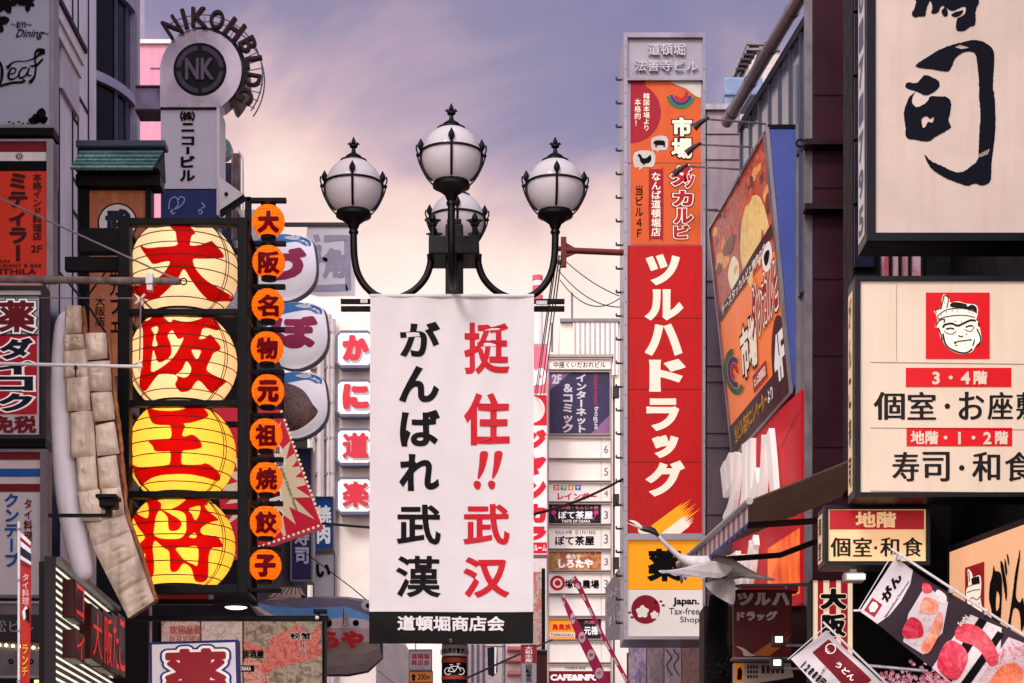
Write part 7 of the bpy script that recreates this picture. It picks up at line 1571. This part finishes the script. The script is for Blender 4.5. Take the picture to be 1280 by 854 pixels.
for P, w in (([(255, 330), (330, 275), (420, 255), (530, 255), (640, 285)], 1.2), ([(265, 365), (340, 340), (440, 325), (540, 325), (635, 345)], 1.2), ([(255, 330), (265, 365)], 1.2), ([(290, 262), (310, 170), (325, 125), (365, 150), (350, 250)], 1.4), ([(245, 300), (235, 275), (290, 250)], 1.2), ([(235, 440), (270, 380), (325, 365), (320, 400)], 1.6), ([(310, 450), (330, 420), (400, 408), (460, 430), (520, 405), (590, 375), (645, 380)], 2.6), ([(340, 465), (390, 455), (425, 465)], 2), ([(320, 480), (350, 505), (400, 515), (445, 485)], 1), ([(540, 445), (585, 430), (615, 432)], 2), ([(530, 465), (565, 485), (605, 480), (630, 430)], 1), ([(265, 450), (290, 520), (305, 575)], 1.6), ([(310, 510), (330, 600), (370, 655), (470, 700), (550, 705), (610, 665)], 2.2), ([(670, 395), (678, 440)], 2.2), ([(655, 460), (690, 540), (690, 595), (650, 635)], 1.8), ([(465, 530), (490, 540), (515, 535)], 1.6), ([(545, 510), (555, 520)], 1.6), ([(430, 605), (460, 590), (540, 580), (595, 572)], 1.5), ([(430, 590), (435, 615)], 2.2), ([(590, 565), (595, 580)], 2.2), ([(430, 635), (460, 625)], 1), ([(630, 570), (625, 600), (612, 635)], 1.6), ([(425, 378), (450, 395)], .7), ([(500, 375), (495, 392)], .7)): S_(P, w)
for x, y in ((285, 320), (340, 300), (400, 285), (450, 282), (570, 290), (610, 300), (320, 200), (318, 160)): S_([(x, y - 15), (x + 12, y - 12)], .7); S_([(x, y + 2), (x + 12, y + 4)], .7)
for y in (451, 533, 612): f.line('seam', mat('seam_tan', (150, 130, 120)), [(1088, y + 2), (1318, y + 5)], .8, 1)
RB = MATS['logo_red']; KAI = mat('kai_ink', (22, 14, 16), rough=.5)
f.rect('red_bar', RB, 1132, 460, 1264, 484, 1); T(f, '3・4階', (1165, 464, 1234, 481), CRM, w=.035, L=2)
f.rect('red_bar', RB, 1133, 535, 1265, 558, 1); T(f, '地階・1・2階', (1138, 539, 1260, 556), CRM, w=.03, L=2)
KW = dict(w=.024, wy=.006, L=1, rough=.004)
for ch, x0, x1 in (('個', 1092, 1131), ('室', 1134, 1170), ('お', 1198, 1230), ('座', 1234, 1266), ('敷', 1270, 1304)): T(f, ch, (x0, 490, x1, 525), KAI, **KW)
f.disc('lettering', KAI, 1184, 508, 3.4, 1)
for ch, x0, x1 in (('寿', 1115, 1149), ('司', 1153, 1187), ('和', 1215, 1250), ('食', 1256, 1292)): T(f, ch, (x0, 565, x1, 602), KAI, **KW)
f.disc('lettering', KAI, 1202, 585, 3.4, 1)
side_strip(f, 1060, 1068, 360, 612, D, .25, lit('side_cream', (226, 190, 150), .3), 'がんこ寿司', KAI); f.poly('seam', MATS['seam_tan'], [(1120, 356), (1120.6, 356), (1120.6, 452), (1120, 452)], 1); f.done()
D = 13.0; f = boxsign('basement_sign', 'small lit cream sign with a red top band reading 地階, under the menu sign', 'sign', 1030, 632, 1162, 707, D, .27, NVF, lit('warm_cream', (236, 194, 146), .35, var=.08, scale=3), fw=5, fwb=5)
f.rect('red_band', lit('band_red', (168, 16, 30), .25), 1037, 638, 1155, 662, 1); T(f, '地階', (1069, 640, 1120, 660), MATS['warm_cream'], w=.035, L=2)
for ch, x0, x1 in (('個', 1038, 1063), ('室', 1066, 1090), ('和', 1100, 1124), ('食', 1128, 1153)): T(f, ch, (x0, 672, x1, 696), KAI, **KW)
f.disc('lettering', KAI, 1094.5, 685, 2, 1); side_strip(f, 1022, 1030, 640, 700, D, .27, MATS['side_cream'], '個室', KAI); f.done()
f = front('bulkhead_lamp', 'grey bulkhead lamp under the 地階 sign', 'lamp', 1067, 732, 12.9); f.mb('housing', mat('lamp_grey', (150, 140, 136), rough=.4)).cbox(f.p(1054, 0)[0], f.p(1079, 0)[0], -.05, .05, f.p(0, 728)[1], f.p(0, 717)[1], .008); f.mb('lens', lit('bulkhead_lens', (240, 226, 206), .4)).box(f.p(1057, 0)[0], f.p(1080, 0)[0], -.056, -.051, f.p(0, 726)[1], f.p(0, 719)[1]); f.mb('hinge', GREYM).box(f.p(1062, 0)[0], f.p(1070, 0)[0], -.02, .02, f.p(0, 717)[1], f.p(0, 712)[1]); f.done()
D = 14.6; f = boxsign('striped_osaka_sign', 'upright red and cream striped sign with black characters 大阪', 'sign', 1014, 724, 1067, 900, D, .2, BLACK, lit('stripe_cream', (226, 206, 176), .25), fw=1.5)
for x0, x1 in ((1022, 1029), (1036.5, 1045), (1051, 1059.5)): f.rect('stripe', lit('stripe_red', (150, 18, 34), .2), x0, 725.5, x1, 898, 1)
T(f, '大', (1025, 736, 1058, 762), INK, w=.07, L=3, out=.04, om=MATS['stripe_cream'], pn=2); T(f, '阪', (1027, 768, 1057, 796), INK, w=.05, L=3, out=.04, om=MATS['stripe_cream'], pn=2); f.done()
# long lit sign running along the wall, lower right
f = oblique('long_wall_sign', 'long lit peach wall sign with a red emblem square and black brush がん, bottom right', 'sign', (1187, 13.0), (1345, 11.37), 900)
L_ = W(1345, 0, 11.37) - W(1187, 0, 13.0); Lw = math.hypot(L_.x, L_.y); zt = f.p(1188, 690)[1]
f.mb('case', NVF).box(-.04, Lw, .003, .4, -.3, zt + .04); f.mb('face', lit('peach_face', (232, 178, 136), .28, var=.06, scale=2)).sheet([(0, -.3), (Lw, -.3), (Lw, zt), (0, zt)], 0)
f.poly('logo_field', lit('emblem_red', (140, 14, 30), .2), [(1207, 710), (1231, 702), (1231, 776), (1207, 776)], 1)
f.poly('logo_face', SK, crom([(1211, 712), (1216, 716), (1218, 722), (1226, 719), (1228, 730), (1227, 748), (1229, 764), (1222, 775), (1214, 774), (1211, 756), (1209, 740), (1212, 730)], 3), 2); f.poly('logo_hair', IL, [(1216, 723), (1226, 720), (1227, 729), (1217, 731)], 3)
for P in ([(1211, 734), (1218, 731), (1227, 729)], [(1211, 741), (1218, 738), (1227, 737)], [(1212, 751), (1218, 747), (1223, 750), (1228, 745)], [(1213, 757), (1218, 756)], [(1222, 757), (1227, 754)], [(1216, 767), (1221, 765), (1226, 765)], [(1213, 714), (1214, 728)]): f.line('logo_line', IL, crom(P, 3, False), 1, 3)
cc = lambda P: [(1180 + x / 4.91, 680 + y / 4.91) for x, y in P]
trace(f, INK, [cc([(308, 130), (318, 165), (340, 170), (358, 200), (360, 290), (355, 400), (345, 490), (300, 480), (295, 410), (280, 340), (285, 250), (300, 190)]), cc([(330, 290), (345, 330), (340, 390), (325, 410), (322, 350)])], L=1, rough=.1)
trace(f, INK, [cc([(350, 105), (365, 120), (375, 170), (388, 240), (390, 320), (384, 350), (372, 280), (362, 210), (352, 150)]), ], L=1, rough=.1); trace(f, INK, [cc([(376, 90), (384, 110), (392, 170), (386, 195), (376, 150)])], L=1); trace(f, INK, [cc([(388, 62), (400, 80), (404, 130), (396, 120)])], L=1)
trace(f, INK, [cc([(468, 35), (470, 90), (455, 200), (445, 320), (470, 360), (485, 330), (500, 400), (500, 480), (478, 535), (470, 440), (455, 400), (430, 400), (415, 480), (408, 540), (395, 500), (405, 440), (425, 300), (440, 180), (458, 90)])], L=1, rough=.1); T(f, 'こ', [(1288, 690), (1330, 676), (1330, 780), (1288, 780)], INK, w=.06, L=1, rough=.01); f.done()

# flags at the lower right
def tilted(label, name, D, TLp, TRp, BLp, BRp):
    f = front(name, label, 'flag', (TLp[0] + BRp[0]) / 2, max(BLp[1], BRp[1]), D); q = [np.array(v, float) for v in (TLp, TRp, BRp, BLp)]
    f.q = lambda u, v: tuple(q[0] * (1 - u) * (1 - v) + q[1] * u * (1 - v) + q[2] * u * v + q[3] * (1 - u) * v)
    wv = lambda x, z: .03 * math.sin(x * 9 + z * 3) + .012 * math.sin(z * 17 - x * 5)
    def patch(part, m, uv, L=0):
        P = [f.p(*f.q(*a)) for a in (crom(uv, 4) if part in ('photo_tuna', 'photo_salmon', 'photo_prawn', 'photo_rice', 'photo_fruit', 'photo_flower', 'photo_roe') and len(uv) > 3 else uv)]; V, Fc = subdiv([(a[0], 0, a[1]) for a in P], [tuple(range(len(P)))], .05); f.mb(part, m, True).add([(v[0], wv(v[0], v[2]) - .0025 * L, v[2]) for v in V], Fc)
    f.patch = patch; f.pj = (lambda x, z, L: (x, wv(x, z) - .0025 * L, z), .05); f.qq = lambda u0, v0, u1, v1: [f.q(u0, v0), f.q(u1, v0), f.q(u1, v1), f.q(u0, v1)]
    return f
U_ = (1, 0)
f = tilted('large dark sushi restaurant flag with food photographs flying from a white pole, bottom right', 'restaurant_flag', 11.0, (1119, 697), (1300, 812), (1074, 765), (1248, 900)); k = f.k
gr = lambda u0, v0, u1, v1: [(u0, v0), (u1, v0), (u1, v1), (u0, v1)]
f.patch('cloth', mat('flag_plum', (52, 38, 48), rough=.7), gr(0, 0, 1, 1)); f.patch('white_end', mat('flag_white', (214, 206, 210), rough=.7), [(0, 0), (.13, .0), (.16, .2), (.165, .5), (.15, .8), (.12, 1), (0, 1)], 1)
T(f, 'がん', f.qq(.03, .08, .12, .66), INK, 'v', w=.05, L=2, proj=f.pj) if False else T(f, 'がん', rq(*f.q(.075, .42), 40, 12, 57), INK, w=.06, L=2, proj=f.pj)
T(f, 'Japanesefood Restaurant', rq(*f.q(.14, .52), 58, 4, 55), INK, w=.01, L=2, proj=f.pj); f.patch('logo_field', MATS['emblem_red'], gr(.015, .72, .085, .95), 2); f.patch('logo_face', SK, [(.03, .77), (.05, .75), (.07, .78), (.07, .88), (.05, .92), (.03, .88)], 3)
WF = mat('plate_white', (214, 200, 206), rough=.6); SAL = picture('salmon_print', [(.3, (200, 70, 50)), (.5, (230, 130, 100)), (.65, (240, 190, 160))], 10); TUN = picture('tuna_print', [(.3, (150, 10, 40)), (.5, (206, 30, 64)), (.62, (226, 90, 110)), (.72, (190, 20, 50))], 9, dist=3); RIC = picture('rice_print', [(.3, (170, 150, 156)), (.5, (220, 208, 210)), (.7, (196, 180, 184))], 22)
for part, m, P, L in (('photo_plate', WF, [(.24, .08), (.40, .12), (.47, .5), (.44, .92), (.3, .96), (.24, .6)], 1), ('photo_fruit', TUN, [(.22, .08), (.26, .04), (.29, .12), (.25, .2)], 2), ('photo_flower', RIC, [(.31, .05), (.37, .06), (.39, .16), (.33, .18)], 2), ('photo_rice', RIC, [(.28, .4), (.38, .3), (.42, .7), (.36, .9), (.29, .8)], 2),
    ('photo_salmon', SAL, [(.27, .25), (.35, .2), (.37, .36), (.29, .46)], 3), ('photo_tuna', TUN, [(.26, .62), (.33, .58), (.38, .72), (.3, .9), (.26, .84)], 3), ('photo_prawn', SAL, [(.39, .3), (.44, .4), (.46, .6), (.46, .86), (.41, .88), (.40, .6)], 3),
    ('photo_plate', RIC, [(.55, .1), (.74, .04), (.80, .3), (.78, 1), (.52, 1)], 1), ('photo_nori', INK, [(.60, .08), (.65, .06), (.66, .98), (.6, .98)], 2), ('photo_nori', INK, [(.73, .1), (.77, .1), (.76, .95), (.71, .95)], 2), ('photo_tuna', TUN, [(.53, .28), (.62, .18), (.74, .26), (.82, .42), (.79, .52), (.68, .42), (.55, .46)], 3), ('photo_tuna', TUN, [(.52, .56), (.6, .5), (.67, .6), (.68, .9), (.6, .98), (.53, .9)], 3),
    ('photo_dish', picture('salad_print', [(.3, (110, 120, 90)), (.45, (200, 180, 190)), (.55, (226, 206, 214)), (.7, (190, 110, 120))], 10, 'cell'), [(.8, .1), (1, .02), (1, 1), (.78, 1)], 1), ('photo_roe', picture('roe_print', [(.3, (150, 40, 20)), (.5, (220, 80, 50)), (.7, (240, 150, 110))], 16, 'cell'), [(.86, .42), (.98, .36), (1, .9), (.86, .86)], 2)): f.patch(part, m, P, L)
T(f, 'Sushi', rq(*f.q(.53, .22), 14, 6, 50), WHITEINK, w=.01, L=4, proj=f.pj)
f.mb('pole', WHITEP, True).tube([(f.p(1113, 687)[0], -.02, f.p(1113, 687)[1]), (f.p(1320, 822)[0], -.02, f.p(1320, 822)[1])], 1.7 * k, 8); f.mb('cord', WHITEP, True).tube([(f.p(1117, 690)[0], -.02, f.p(1117, 690)[1]), (f.p(1072, 764)[0], -.02, f.p(1072, 764)[1])], .6 * k, 6)
for u in (.02, .38, .62): x, z = f.p(*f.q(u, -.01)); f.mb('tab', STEEL).box(x - 3 * k, x + 3 * k, -.03, .01, z - 2 * k, z + 3 * k)
f.mb('lower_rod', WHITEP, True).tube([(f.p(1066, 764)[0], -.02, f.p(1066, 764)[1]), (f.p(1079, 764)[0], -.02, f.p(1079, 764)[1])], 1.4 * k, 6); f.done()
f = tilted('small white flag with a maroon panel and black brush writing by the striped sign', 'udon_flag', 11.6, (1034, 787), (1110, 860), (988, 824), (1060, 905)); k = f.k
f.patch('cloth', mat('flag_white', (214, 206, 210), rough=.7), gr(0, 0, 1, 1)); f.patch('maroon_panel', DKRED, gr(.1, .1, .8, .56), 1); f.annulus('roundel', WHITEINK, *f.q(.2, .28), 5.5, 6.5, 16)
T(f, 'ぐぅ', rq(*f.q(.2, .3), 6, 6, -45), WHITEINK, w=.02, L=3, proj=f.pj); T(f, 'うどん', rq(*f.q(.52, .34), 30, 8, -43), WHITEINK, w=.03, L=3, proj=f.pj); T(f, '(二人前)', rq(*f.q(.36, .72), 18, 5, 55), INK, w=.01, L=3, proj=f.pj); T(f, '12888円', rq(*f.q(.3, .86), 36, 11, -43), INK, w=.05, L=3, proj=f.pj); T(f, '人', rq(*f.q(.93, .35), 16, 16, 0), INK, w=.08, L=3, proj=f.pj)
f.mb('pole', WHITEP, True).tube([(f.p(1028, 778)[0], -.02, f.p(1028, 778)[1]), (f.p(1125, 872)[0], -.02, f.p(1125, 872)[1])], 1.4 * k, 8); f.mb('cord', WHITEP, True).tube([(f.p(1032, 783)[0], -.02, f.p(1032, 783)[1]), (f.p(984, 825)[0], -.02, f.p(984, 825)[1])], .6 * k, 6); f.done()
wire('flag_rod', 'pale horizontal rod behind the two flags', 'rod', [W(1084, 832, 12.1), W(1160, 839, 12)], .01, STEEL)
# cherry blossom garland
D = 12.2; f = front('blossom_garland', 'pink artificial cherry blossom spray under the sushi flag', 'garland', 1150, 875, D); k = f.k
tw = f.mb('twig', mat('twig_brown', (60, 40, 36), rough=.8), True); bm1 = f.mb('blossom', mat('blossom_pink', (226, 170, 184), rough=.6, var=.1)); bm2 = f.mb('blossom', mat('blossom_rose', (206, 110, 140), rough=.6))
for i in range(9): x = 1108 + i * 12; tw.tube([(f.p(x, 876)[0], random.uniform(-.1, .1), f.p(x, 880)[1]), (f.p(x + 8, 0)[0], 0, f.p(0, 845 - (i % 3) * 5)[1])], 1 * k, 5)
for i in range(420):
    x, y = random.uniform(1100, 1215), 858 - abs(random.gauss(0, 13)) + random.uniform(0, 22); c = f.p(x, y); yy = random.uniform(-.15, .15); s = 2.2 * k * random.uniform(.7, 1.3); a0 = random.uniform(0, 6.28); m = bm1 if random.random() < .75 else bm2
    for j in range(5):
        a = a0 + j * 1.2566; p0 = (c[0], yy, c[1]); m.add([p0, (c[0] + s * math.cos(a - .4), yy - s * .4, c[1] + s * math.sin(a - .4)), (c[0] + 1.3 * s * math.cos(a), yy - s * .5, c[1] + 1.3 * s * math.sin(a)), (c[0] + s * math.cos(a + .4), yy - s * .4, c[1] + s * math.sin(a + .4))], [(0, 1, 2, 3)])
f.done()
f = front('dark_banner_edge', 'slanting peach awning edge above the menu sign at the far right', 'awning', 1290, 352, 15.5); f.mb('panel', mat('peach_panel', (196, 150, 124), rough=.6)).prism(f.P([(1246, 350), (1320, 304), (1320, 350)]), 0, .05); f.mb('edge', BLACK).prism(f.P([(1243, 348), (1320, 299), (1320, 304), (1246, 351)]), -.02, .06); f.done()
